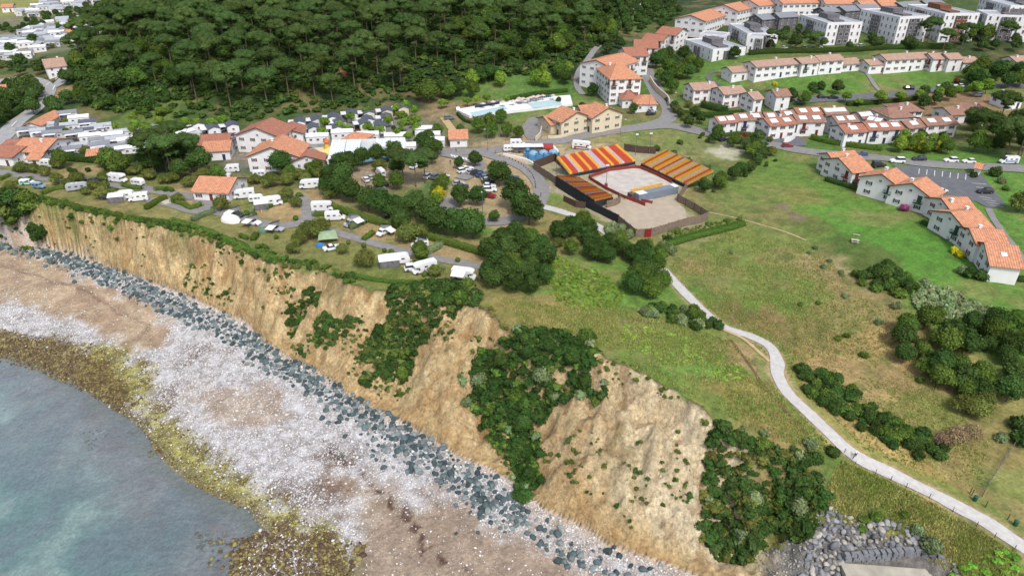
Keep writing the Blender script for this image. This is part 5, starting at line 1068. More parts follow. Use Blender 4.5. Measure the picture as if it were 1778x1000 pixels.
house((1073, 156), (1107, 155), 7, 6.0, 3.6, 'red', hip=5, shut='none', chim=0, desc='low annex with dark red hipped roof in front of the hotel', cat='annex', name='hotel_annex'); house((1098, 165), (1138, 165), 7, 5.4, 3.4, 'orange', hip=5, shut='none', chim=0, desc='low annex with orange hipped roof by the road bend', cat='annex', name='hotel_annex')
# --- basque villas
house((975, 184), (1003, 195), 7.0, 8.5, 5.6, 'orange', M_cream, shut='green', chim=1, desc='half-timbered cream villa with orange roof and dark shutters, left of its twin'); house((1033, 177.5), (1057.5, 187.5), 7.0, 9.2, 6.2, 'orange', M_cream, shut='green', chim=1, desc='half-timbered cream villa with orange roof, right of its twin, by the road')
house((1003, 184), (1034, 181), 5.0, 7.4, 5.4, 'orange', M_cream, shut='none', chim=0, desc='cream link building joining the two half-timbered villas'); house((943, 203), (972, 199), 5.5, 5.4, 3.6, 'orange', M_cream, shut='none', chim=0, desc='low cream wing with orange roof at the left end of the villas')
house((778, 226), (812, 225), 5.2, 5.0, 3.2, 'orange', shut='none', chim=0, hip=0, door=False, desc='small white hut with a broad orange roof beside the road', cat='hut')
# --- left: camp reception, restaurant etc.
house((443, 222.5), (472, 204.5), 8.5, 9.5, 6.4, 'red', shut='brown', balc=1, desc='half-timbered restaurant with large red roof and beige awning', cat='restaurant', name='restaurant', storeys=2, chim=0)
house((499, 225), (507, 211.5), 5.0, 6.5, 4.8, 'red', shut='none', chim=0, desc='white side wing with red roof joined to the half-timbered restaurant')
house((469.5, 256.5), (492, 234), 8.5, 8.8, 5.6, 'orange', shut='red', chim=1, gl=True, desc='long white camp building with orange roof and a red door', name='camp_building', cat='building')
house((506, 252), (522, 256), 4.5, 4.6, 3.2, 'red', shut='red', chim=0, desc='small red-roofed outbuilding beside the long camp building'); house((531, 271.5), (535, 259), 5.4, 5.4, 3.6, 'red', shut='none', chim=0, desc='low white hut with red-brown roof beside the pool')
house((345, 236), (402, 233), 6.5, 5.4, 3.8, 'red', shut='none', chim=0, desc='row building with faded red roof, upper one by the camp road', name='camp_building', cat='building'); house((352, 247), (403, 244), 6.0, 5.2, 3.6, 'orange', shut='blue', chim=0, desc='row building with orange roof and blue-white front, lower one by the camp road', name='camp_building', cat='building')
house((598, 229), (636, 233), 6, 5.5, 3.6, 'orange', shut='none', hip=4, chim=0, desc='pavilion with orange hipped roof behind the pool hall', cat='pavilion', name='pavilion')
house((346, 306), (412, 309), 6.0, 5.4, 3.0, 'orange', shut='red', chim=1, desc='low long bungalow with orange roof standing alone among the pitches', cat='bungalow', name='bungalow')
house((40, 240), (100, 242), 7.5, 6.4, 4.2, 'orange', shut='blue', chim=1, desc='wide building with pale orange roof at the left edge of the camp', name='camp_building', cat='building'); house((0, 252), (46, 255), 6.5, 5.0, 3.4, 'red', shut='none', chim=0, desc='low red-roofed building at the far left edge', name='camp_building', cat='building')
house((56, 262), (82, 262), 4.5, 4.2, 2.8, 'orange', shut='none', chim=0, desc='small orange-roofed annex in front of the wide building'); house((12, 243), (40, 244), 5, 4.8, 3.4, 'red', shut='none', chim=0, desc='dark red-roofed shed behind the left edge buildings')
house((52, 214), (94, 192), 3.2, 4.0, 2.8, 'orange', shut='none', chim=0, front=False, desc='long narrow shed with orange roof along the camp road', name='shed', cat='shed'); house((262, 243), (278, 241), 3.4, 4.0, 2.8, 'orange', shut='none', chim=0, desc='tiny white hut with orange roof among mobile homes', name='hut', cat='hut')
house((150, 260), (172, 258), 3.6, 3.8, 2.7, 'orange', shut='none', chim=0, desc='low hut with orange roof in the front row of mobile homes', name='hut', cat='hut'); house((107, 243), (122, 243), 3, 3.6, 2.6, 'red', shut='none', chim=0, desc='little red-roofed kiosk beside the wide building', name='hut', cat='hut')
house((72, 104), (110, 100), 7, 7.5, 4.8, 'pinkish', shut='none', chim=1, desc='lone house with faded pink roof above the road junction'); house((2, 8), (24, 7), 5, 5, 3.5, 'orange', shut='none', chim=0, desc='small orange-roofed house in the far top left corner'); house((112, 50), (124, 49), 4, 5, 3.4, 'orange', shut='none', chim=0, desc='tiny orange-roofed hut among the distant mobile homes'); house((0, 148), (12, 147), 4, 5, 3.4, 'orange', shut='none', chim=0, desc='little building with orange roof at the left edge beside dark trees')
# --- long red roofs top right
for i, (a, b_, c, d, hw, ds) in enumerate([(1199, 27, 1256, 11, 9, 'long white building with wide orange roof, nearest of the upper right row'), (1257, 9, 1298, 1, 9, 'orange-roofed long building, second of the upper right row'), (1300, 0, 1345, -4, 8, 'orange-roofed building at the top edge beside young yellow trees'), (1345, -5, 1425, -7, 10, 'wide orange roof at the very top edge, behind the white block'), (1425, -4, 1478, -4, 8, 'orange roof at the top edge behind the grey modern roofs'),
        (1488, 2, 1516, 1, 6, 'small orange-roofed house left of the big apartment blocks'), (1520, 0, 1552, -1, 6, 'small red-roofed white house between the apartment blocks')]):
    house((a, b_), (c, d), hw, 9.5, 7.0, 'orange', shut='brown', storeys=2, chim=0, desc=ds, group='long orange-roofed buildings at the top right')
# --- flat-roofed modern buildings
def block(N_, L_, R_, h, storeys, desc, name='apartment_block', cat='apartment block', loggia='L', wall=None, pent=True, panel=None, group='white apartment blocks at the top right', wsp=3.0):
    zb = H(*G(N_[0], N_[1], h)[:2]); n = at_z(*N_, zb+h)[:2]; l = at_z(*L_, zb+h)[:2]; r = at_z(*R_, zb+h)[:2]
    u = l-n; W_ = np.linalg.norm(u); u /= W_; v = np.array([u[1], -u[0]]); D = float((r-n)@v)
    if D < 0: v = -v; D = -D
    D = max(D, 8.0); D = min(D, 40)
    # local frame: X along the left face (from its left end to the near corner), -Y outward
    c = n+u*W_/2+v*D/2; rz = math.atan2(-u[1], -u[0]); root = thing(name, cat, desc, (float(c[0]), float(c[1]), zb), rz, group); wall = wall or M_wall; panel = panel or M_greyp
    hx, hy = W_/2, D/2; FOOT.append((float(c[0]), float(c[1]), rz, hx, hy)); mb = MB(); mb.box((0, 0, h/2-2), (W_, D, h+4)); mb.build('wall', wall, root)
    mb = MB(); t = .35
    mb.box((0, -hy+t/2-.02, h+.25), (W_+.06, t, .6)); mb.box((0, hy-t/2+.02, h+.25), (W_+.06, t, .6)); mb.box((-hx+t/2-.02, 0, h+.25), (t, D-2*t, .6)); mb.box((hx-t/2+.02, 0, h+.25), (t, D-2*t, .6)); rf = mb.build('parapet', wall, root)
    mb = MB(); mb.box((0, 0, h+.06), (W_-2*t-.1, D-2*t-.1, .12)); mb.build('roof', TILE['lgrey'], root)
    if pent: mb = MB(); mb.box((-hx*.25, hy*.1, h+1.3), (W_*.32, D*.35, 2.4)); mb.box((hx*.45, -hy*.1, h+.5), (W_*.25, D*.3, .8)); mb.build('penthouse', panel, root)
    fh = h/storeys; rr = random.Random(int(N_[0]))
    for face, half, off, rzz in (('x', hx, -hy, 0.0), ('y', hy, hx, math.pi/2)):
        k = max(2, int(2*half/wsp)); lg = {k//2} if k < 6 else {k//3, k//3+1}
        for j in range(k):
            p = -half+2*half*(j+.5)/k
            if j in lg:
                mb = MB(); w_ = 2*half/k*.98
                if face == 'x': mb.box((p, off-.25, h/2-.2), (w_, .7, h-.8))
                else: mb.box((off+.25, p, h/2-.2), (.7, w_, h-.8))
                lo_ = mb.build('loggia', panel, root)
            for s_ in range(storeys):
                z = s_*fh+fh*.55; gap = .62 if j in lg else .03
                if face == 'x': add_window(root, p, off-gap, z, 0, 1.0 if j not in lg else 1.8, 1.9, 'none')
                else: add_window(root, off+gap, p, z, math.pi/2, 1.0 if j not in lg else 1.8, 1.9, 'none')
    return root
block((1437, 42), (1389, 27), (1482, 36), 10.5, 3, 'white three-storey flat-roofed block, leftmost of the four blocks'); block((1563, 32), (1495, 18), (1603, 27), 13.5, 4, 'white four-storey block with grey loggias, second from the left')
block((1641, 26), (1575, 10), (1683, 21), 13.5, 4, 'white four-storey block with rust-brown loggia, between grey-loggia block and right edge', panel=M_rust); block((1715, 27), (1697, 19), (1790, 20), 12, 4, 'white apartment block at the right edge partly behind trees'); block((1755, 12), (1702, -2), (1810, 4), 15, 5, 'tallest white apartment block in the top right corner')
block((1298, 60), (1266, 43), (1340, 54), 6, 2, 'low white flat-roofed building with dark terraces left of the grey-roofed row', group='low modern white buildings', pent=True, wsp=4, cat='building', name='modern_building'); block((1325, 66), (1300, 64), (1329, 61), 7.5, 2, 'narrow white tower with plain wall above the hedge', group='low modern white buildings', pent=False, cat='building', name='modern_building', wsp=4.5)
block((1238, 88), (1188, 70), (1246, 68), 5.5, 2, 'white stepped building with a flat roof behind the bank trees', group='low modern white buildings', cat='building', name='modern_building', wsp=5, pent=True); block((1258, 64), (1215, 60), (1260, 58), 5, 2, 'white low wing behind the stepped building', group='low modern white buildings', cat='building', name='modern_building', wsp=5, pent=False)
for i, (a, b_, c, d) in enumerate([(1312, 27, 1342, 24), (1344, 23, 1379, 21), (1423, 14, 1455, 12), (1457, 12, 1487, 10), (1486, 9, 1520, 8), (1556, 5, 1596, 2), (1600, 2, 1632, 0)]):
    house((a, b_), (c, d), 5.0, 8.5, 6.8, 'grey', M_greyp, shut='none', chim=0, group='grey-roofed modern row houses', desc='modern row house with grey metal roof and dark grey upper floor')
# --- mobile homes
def mobile_home(key, desc, wall, roof, L_=8.0, hw=2.0, deck=True):
    root = thing('mobile_home', 'mobile home', desc, (0, 0, -500)); r_, x = gable_parts(root, L_, hw, 3.5, 2.75, wall, TILE[roof], .12, base=-.4, trim=None)
    mb = MB(); mb.box((0, 0, -.1), (L_-.6, 2*hw-.3, .6)); mb.build('skirt', M_greyp, root)
    for X in (-2.4, .2, 2.6): add_window(root, X, -hw-.02, 1.6, 0, 1.1, .9)
    add_door(root, 1.4, -hw-.02, .3, 0, .8, 2.0, M_frame); add_window(root, x+.02, 0, 1.7, math.pi/2, .9, .9); add_window(root, -x-.02, 0, 1.7, -math.pi/2, .9, .9)
    if deck:
        mb = MB(); mb.box((-.6, -hw-1.35, .15), (5.0, 2.4, .3)); o = mb.build('deck', M_dwood, root)
        mb = MB(); mb.box((-.6, -hw-1.25, 2.55), (4.8, 2.3, .08)); [mb.box((-.6+sx*2.3, -hw-2.3, 1.3), (.1, .1, 2.5)) for sx in (-1, 1)]; mb.build('awning', TILE['white'], root)
    PROTO.setdefault(key, []).append(root)
M_cream2 = mat('pale_cladding', alb(222, 220, 216), .7, .05, 1, stripe=('Z', .3, .1)); M_pinkw = mat('pink_cladding', alb(216, 160, 196), .7, .05, 1)
mobile_home('mh', 'white mobile home with grey ridged roof and awning', M_cream2, 'grey'); mobile_home('mh', 'white mobile home with pale sheet roof', M_cream2, 'lgrey', deck=False); mobile_home('mh', 'long mobile home with pale roof and awning', M_wall, 'lgrey', 8.5)
mobile_home('mhd', 'white mobile home with dark slate-grey roof', M_wall, 'dgrey', 7.0, 2.1); mobile_home('mhd', 'white mobile home with dark roof and a covered deck', M_cream2, 'dgrey', 7.5, 2.1, True); mobile_home('mhw', 'white mobile home with flat white roof and grey skirt', M_wall, 'white', 8.5, 2.0, False)
mobile_home('mhc', 'cream mobile home with dark roof', M_cream, 'dgrey', 7.0, 2.1); mobile_home('mhp', 'mobile home with a pink end panel', M_cream2, 'grey', 7.0, 2.1, True)
def putm(key, px, py, deg, s=1.0, desc=None, group='mobile homes on the camp site', i=None):
    P = G(px, py)[:2]; p = random.choice(PROTO[key]) if i is None else PROTO[key][i]; return spawn(p, (float(P[0]), float(P[1]), H(*P)), math.radians(deg), desc, s, group)
for q in "522,222 551,218 580,214 612,207 640,205".split(): a, b_ = map(float, q.split(',')); putm('mhd', a, b_, -75+random.uniform(-6, 6), 1, group='dark-roofed mobile homes along the foot of the wood')
for q in "672,202 700,197".split(): a, b_ = map(float, q.split(',')); putm('mhc', a, b_, -75, 1)
for q in "545,232 588,232 634,224 672,214 640,218 590,222 660,228".split(): a, b_ = map(float, q.split(',')); putm('mhd', a, b_, -70+random.uniform(-8, 8), 1)
for q in "553,247 740,234 746,244 753,254 703,264 688,246 596,240 640,244".split(): a, b_ = map(float, q.split(',')); putm('mhw', a, b_, random.choice((2, 5, 8)), 1)
for q in "404,228 372,233 345,226 312,232 460,236,x".split():
    if q.endswith('x'): continue
    a, b_ = map(float, q.split(',')); putm('mhd', a, b_, -60, 1)
for q in "120,205,20 82,226,15 50,234,18 75,236,15 100,234,20 125,226,18 95,240,16 155,221,28 178,228,30 130,240,22 160,245,25 175,252,25 198,243,25 150,236,20 110,262,8,t 128,268,18 140,262,20 190,268,20 222,267,22 205,250,25 215,238,26 260,232,60 292,232,60 322,240,55 330,248,50 300,246,50 243,262,30 165,232,25 225,252,28 140,213,25".split():
    t = q.split(','); putm(random.choice(('mh', 'mh', 'mhw', 'mhd')), float(t[0]), float(t[1]), float(t[2])+random.uniform(-5, 5), .88)
for q in "176,262,30 207,266,32".split(): t = q.split(','); putm('mhp', float(t[0]), float(t[1]), float(t[2]))
mhp = np.array([t[0].location[:2] for t in THINGS if t[1] == 'mobile home' and t[0].location[2] > -400]); rg_ = random.Random(12)
for s_, st_ in (("30,225 130,212 200,218 235,235 250,262 180,272 110,268 60,240", 6.0), ("250,225 400,215 405,240 330,255 260,262", 6.5), ("530,200 710,190 770,225 765,262 690,262 540,240", 7.0)):
    for p in poisson(GW(s_), st_, 95):
        if len(mhp) and ((mhp-p)**2).sum(1).min() > 3.4**2 and rg_.random() < .75: put(rg_.choice(['small', 'gshrub', 'small', 'shrub', 'olive']), 0, 0, rg_.uniform(.55, .85), None, rg_, 'small trees between the mobile homes', xy=p)
for s_, st_ in (("20,300 150,310 320,330 420,325 520,330 560,360 480,350 360,332 240,335 100,325 20,318", 9.5), ("420,300 560,300 570,330 470,318 420,312", 7.0), ("560,440 640,430 840,480 780,486 640,474 560,460", 15.0)):
    for p in poisson(GW(s_), st_, 96):
        if rg_.random() < .8: put(rg_.choice(['olive', 'gshrub', 'shrub', 'mid', 'olive']), 0, 0, rg_.uniform(.5, .85), None, rg_, 'trees and bushes between the pitches', xy=p)
r = random.Random(8)
MH2 = GW("-60,95 0,78 60,52 110,36 200,44 205,58 120,74 70,90 30,108 -40,125"); P1 = poisson(MH2, 8.4, 81); MH3 = GW("-60,50 40,40,".replace('40,40,', '40,22')+" 80,8 140,-6 190,-12 200,0 150,16 90,26 60,30 30,28"); P2 = poisson(MH3, 8.8, 82)
nmh = 0
for p in list(P1)+list(P2):
    X, Y = in_px(*p)
    if -20 < X < 260 and Y > -15 and r.random() < .9: o = r.choice(PROTO['mh']+PROTO['mhw']); spawn(o, (float(p[0]), float(p[1]), H(*p)), math.radians(r.choice((25, 28, 32, 20, 110))), None, 1.0, 'distant mobile homes at the top left'); nmh += 1
print('far mobile homes', nmh)
P3 = poisson(GW("0,115 40,85 110,45 200,38 200,62 120,80 60,100 20,125"), 12, 83)
for p in P3:
    if r.random() < .7: put(r.choice(['shrub', 'mid', 'gshrub', 'small']), 0, 0, r.uniform(.5, .9) if True else 1, None, r, 'small trees among the distant mobile homes', xy=p)
grove("0,55 40,45 80,30 140,18 200,10 210,22 150,32 80,48 20,68", 8, ['mid', 'bright', 'gshrub', 'mid'], .5, .8, 84, 'small trees among the distant mobile homes')
hedge_later = ("8,272 60,276 120,280 180,284 235,282",)
grove("15,294 60,288 120,290 190,294 185,304 120,302 60,300 15,302", 5, ['olive', 'shrub', 'olive'], .6, .9, 88, 'bushes along the upper edge of the camp lane')
grove("-40,100 0,112 60,118 110,112 120,125 60,128 40,132 -20,130", 8, ['mid', 'dark', 'olive'], .6, .9, 85, 'trees round the road junction'); grove("-30,160 60,150 78,165 60,190 20,212 -20,232", 7.5, ['dark', 'mid', 'dark'], .7, 1.0, 86, 'dark trees left of the road')
grove("120,130 190,165 240,185 260,200 180,200 130,180 110,150", 7.5, ['dark', 'mid', 'shrub'], .6, 1.0, 87, 'trees at the left end of the wood')
# --- pool hall, pools
o = thing('pool_hall', 'pool hall', 'pool hall with sliding white glass roof panels over a blue pool', tuple(G(640, 275)), math.radians(6)); mb = MB(); mb.box((0, 7.5, 2), (26, .4, 5)); mb.box((-13, 0, 1.0), (.4, 15, 3)); mb.box((13, 0, 1.5), (.4, 15, 4)); mb.build('wall', M_wall, o)
for i in range(5):
    if i == 2: continue
    mb = MB(); X = -10.4+5.2*i; V = [(X-2.5, -7.4, 2.6), (X+2.5, -7.4, 2.6), (X+2.5, 7.2, 4.6), (X-2.5, 7.2, 4.6)]; V = V+[(a, b_, c+.15) for a, b_, c in V]; mb.add(V, [(3, 2, 1, 0), (4, 5, 6, 7), (0, 1, 5, 4), (1, 2, 6, 5), (2, 3, 7, 6), (3, 0, 4, 7)]); mb.build('roof_panel', mat('polycarbonate', alb(226, 234, 242), .35, .08, .5, stripe=('X', 1.2, .12)), o)
mb = MB(); mb.box((0, 0, .2), (25.4, 14.6, .1)); mb.build('pool', mat('pool_tiles', alb(92, 188, 200), .2, .08, 1), o)
mb = MB(); [mb.cyl((-12.8+5.2*i, -7.4, -.5), (-12.8+5.2*i, -7.4, 2.7), .1) for i in range(6)]; mb.build('frame', M_frame, o)
M_pw = mat('pool_water', alb(128, 206, 214), .12, .06, .6)
def slab_thing(name, cat, desc, s, z, m, part=None):
    P = GW(s); c = P.mean(0); zz = max(H(*p) for p in P)+z; o = thing(name, cat, desc, (float(c[0]), float(c[1]), zz)); mb = MB(); n = len(P); V = [(p[0]-c[0], p[1]-c[1], 0) for p in P]+[(p[0]-c[0], p[1]-c[1], -1.2) for p in P]
    mb.add(V, [tuple(range(n)), tuple(range(2*n-1, n-1, -1))]+[(i, (i+1) % n, n+(i+1) % n, n+i) for i in range(n)]); mb.build(part or 'surface', m, o); return o, c, zz
slab_thing('swimming_pool', 'pool', 'small turquoise pool in front of the low red-roofed hut', "577,283 602,281 604,270 580,272", .12, M_pw)
slab_thing('play_area', 'playground', 'sandy playground with a yellow sun sail beside the pool', "545,262 592,256 596,270 560,284 558,268", .10, mat('play_sand', alb(228, 208, 164), .9, .1, 1))
o = thing('sun_sail', 'sun sail', 'yellow triangular sun sail over the playground', tuple(G(570, 277)), .3); mb = MB(); mb.add([(-4, -2, 2.6), (4, -3.5, 3.2), (2.5, 4, 3.8), (-4, -2, 2.66), (4, -3.5, 3.26), (2.5, 4, 3.86)], [(0, 1, 2), (5, 4, 3), (0, 1, 4, 3), (1, 2, 5, 4), (2, 0, 3, 5)]); mb.build('canopy', mat('yellow_canvas', alb(240, 220, 130), .8, .05), o)
mb = MB(); [mb.cyl((x_, y_, -.3), (x_, y_, z_), .08) for x_, y_, z_ in ((-4, -2, 2.7), (4, -3.5, 3.3), (2.5, 4, 3.9))]; mb.build('pole', M_frame, o)
o = thing('play_tower', 'play tower', 'orange and yellow play tower at the edge of the playground', tuple(G(569, 263)), .2); mb = MB(); mb.cyl((0, 0, -.2), (0, 0, 3.6), 1.1, .8, 8); mb.build('shaft', mat('yellow_paint', alb(236, 196, 92), .6, .08), o); mb = MB(); mb.cyl((0, 0, 3.6), (0, 0, 5.2), 1.4, .05, 8); mb.build('roof', mat('orange_paint', alb(206, 110, 60), .6, .08), o)
mb = MB(); mb.box((2.0, 0, 1.2), (3.0, .7, .15)); mb.build('slide', mat('orange_paint', alb(206, 110, 60)), o)
P_, c, zz = slab_thing('pool_terrace', 'pool terrace', 'long white terrace round the large outdoor pool below the wood', "792,196 880,178 990,166 994,184 930,192 815,207", .25, M_wall, 'deck')
def on_terrace(name, s, m, dz):
    Q = np.array([at_z(*map(float, t.split(',')), zz+dz)[:2] for t in s.split()]); mb = MB(); n = len(Q); mb.add([(q[0]-c[0], q[1]-c[1], dz) for q in Q]+[(q[0]-c[0], q[1]-c[1], dz-.03) for q in Q], [tuple(range(n)), tuple(range(2*n-1, n-1, -1))]+[(i, (i+1) % n, n+(i+1) % n, n+i) for i in range(n)]); mb.build(name, m, P_)
on_terrace('basin', "815,196 876,184 882,190 824,203", mat('pale_pool_water', alb(196, 226, 236), .12, .05, .6), .05); on_terrace('basin', "915,180 972,172 976,182 925,188", mat('pale_pool_water', alb(196, 226, 236)), .05)
r = random.Random(4)
for i in range(46):
    t = i/45; px = 830+t*130 if i % 2 else 905+r.uniform(-14, 30); py = (189-(px-830)*.13+r.uniform(-2, 2)); p = at_z(px, py, zz+.2)
    if i == 0:
        um = thing('parasol', 'parasol', 'straw-coloured parasol on the pool terrace', (0, 0, -500)); mb = MB(); mb.cyl((0, 0, 2.0), (0, 0, 2.6), 1.3, .05, 8); mb.build('canopy', mat('straw_canvas', alb(200, 180, 168), .9, .2), um); mb = MB(); mb.cyl((0, 0, 0), (0, 0, 2.1), .05, .05, 5); mb.build('pole', M_dwood, um)
        lg = thing('sun_lounger', 'sun lounger', 'blue sun lounger on the pool terrace', (0, 0, -500)); mb = MB(); mb.box((0, .2, .35), (.65, 1.3, .12)); mb.add([(-.32, .85, .35), (.32, .85, .35), (.32, 1.3, .8), (-.32, 1.3, .8), (-.32, .85, .28), (.32, .85, .28), (.32, 1.36, .74), (-.32, 1.36, .74)], [(0, 1, 2, 3), (7, 6, 5, 4), (0, 4, 5, 1), (1, 5, 6, 2), (2, 6, 7, 3), (3, 7, 4, 0)]); mb.build('cushion', SHUT['blue'], lg)
        mb = MB(); [mb.box((a, b_, .15), (.06, .06, .3)) for a in (-.28, .28) for b_ in (-.35, .8)]; mb.build('leg', M_frame, lg)
    if i % 3 == 0: spawn(um, tuple(p-np.array([0, 0, .2])), 0, None, 1, 'straw parasols on the pool terrace')
for i in range(40):
    px = 826+i*1.75 if i < 24 else 905+(i-24)*3.4; py = (187.5-(px-826)*.165) if i < 24 else 175.5-(px-905)*.13; p = at_z(px, py, zz); spawn(lg, tuple(p), r.uniform(-.1, .1), None, 1, 'row of blue sun loungers along the back of the pool terrace')
# walls, fences and hedges
def wall_line(name, cat, desc, s, h, th, m, cap=None, lift=0, post=None, world=None):
    P = smooth_line(GW(s), 3.0) if world is None else world; c = P.mean(0); zc = H(*c); o = thing(name, cat, desc, (float(c[0]), float(c[1]), zc)); mb = MB(); t = np.gradient(P, axis=0); t /= np.linalg.norm(t, axis=1)[:, None]+1e-9; n = np.stack([-t[:, 1], t[:, 0]], -1)*th/2; z = Hs(P[:, 0], P[:, 1])-zc
    V = []; k = len(P)
    for i in range(k): a = P[i]-n[i]-c; b_ = P[i]+n[i]-c; V += [(a[0], a[1], z[i]-.6), (b_[0], b_[1], z[i]-.6), (b_[0], b_[1], z[i]+h), (a[0], a[1], z[i]+h)]
    Fq = []
    for i in range(k-1):
        for j in range(4): Fq.append((4*i+j, 4*i+(j+1) % 4, 4*(i+1)+(j+1) % 4, 4*(i+1)+j))
    Fq += [(0, 3, 2, 1), tuple(4*(k-1)+j for j in range(4))]; mb.add(V, Fq); mb.build('wall' if 'wall' in name else 'panel', m, o); return o
wall_line('garden_wall', 'wall', 'curved cream retaining wall beside the hotel road', "1128,142 1140,160 1158,176 1162,186", 2.6, .4, M_cream); wall_line('garden_wall', 'wall', 'low cream wall in front of the half-timbered villas', "952,241 975,240 1010,229 1050,222 1070,219", 1.2, .35, M_cream)
wall_line('garden_wall', 'wall', 'short white wall beside the terraced houses', "1360,250 1372,246 1380,240", 2.0, .3, M_wall); wall_line('garden_wall', 'wall', 'pale wall on the left of the camp gate', "930,246 938,238 940,228", 2.0, .3, M_cream)
def hedge(s, h, w, desc, lm='hedge', seed=0, group=None, leaf=.13):
    P = smooth_line(GW(s), 1.0); c = P.mean(0); zc = H(*c); r = np.random.default_rng(int(P[0, 0]*10) % 9999+seed); t = np.gradient(P, axis=0); t /= np.linalg.norm(t, axis=1)[:, None]+1e-9; n = np.stack([-t[:, 1], t[:, 0]], -1); Lh = len(P); N_ = int(Lh*(2*h+w)*24)
    k = r.integers(0, Lh, N_); f = r.random(N_)*(2*h+w); side = np.where(f < h, -1, np.where(f < h+w, 0, 1)); zz = np.where(side == -1, f, np.where(side == 0, h, f-h-w)); ac = np.where(side == 0, f-h-w/2, side*w/2)
    ac = ac*(1+.1*(vnoise(k*.4, k*0, 3)-.5)); zz = zz*(1+.14*(vnoise(k*.3, k*0, 4)-.5)); p = P[k]+t[k]*r.uniform(-.5, .5, N_)[:, None]+n[k]*ac[:, None]+r.normal(size=(N_, 2))*.04; ce = np.stack([p[:, 0]-c[0], p[:, 1]-c[1], Hs(p[:, 0], p[:, 1])+zz-zc], -1)
    nn = np.concatenate([n[k]*side[:, None], (side == 0)[:, None]*1.0+.2], 1)+r.normal(size=(N_, 3))*.5; nn /= np.linalg.norm(nn, axis=1)[:, None]; tt = np.cross(nn, r.normal(size=(N_, 3))); tt /= np.linalg.norm(tt, axis=1)[:, None]; bb = np.cross(nn, tt); s_ = leaf*r.uniform(.7, 1.4, N_)[:, None]
    V = np.stack([ce-tt*s_, ce-bb*s_*.7, ce+tt*s_, ce+bb*s_*.7], 1).reshape(-1, 3); cv = np.repeat(r.uniform(.75, 1.25, (N_, 1))*np.ones((1, 3)), 4, 0)
    # solid inner body
    q = []; 
    for i in range(Lh):
        for sd_, zz_ in ((-1, -.2), (1, -.2), (1, h-.12), (-1, h-.12)): a = P[i]+n[i]*sd_*(w/2-.1); q.append((a[0]-c[0], a[1]-c[1], H(*P[i])+zz_-zc))
    Fi = []
    for i in range(Lh-1):
        for j in range(4): Fi.append((4*i+j, 4*i+(j+1) % 4, 4*(i+1)+(j+1) % 4, 4*(i+1)+j))
    Fi += [(3, 2, 1, 0), tuple(4*(Lh-1)+j for j in range(4))]
    me = mesh_np('foliage', np.vstack([V, np.array(q)]), np.vstack([np.arange(4*N_).reshape(-1, 4), np.array(Fi)+4*N_]), LM[lm], {'Col': np.vstack([cv, np.full((len(q), 3), .85)])})
    o = thing('hedge', 'hedge', desc, (float(c[0]), float(c[1]), zc), 0, group, me); return o
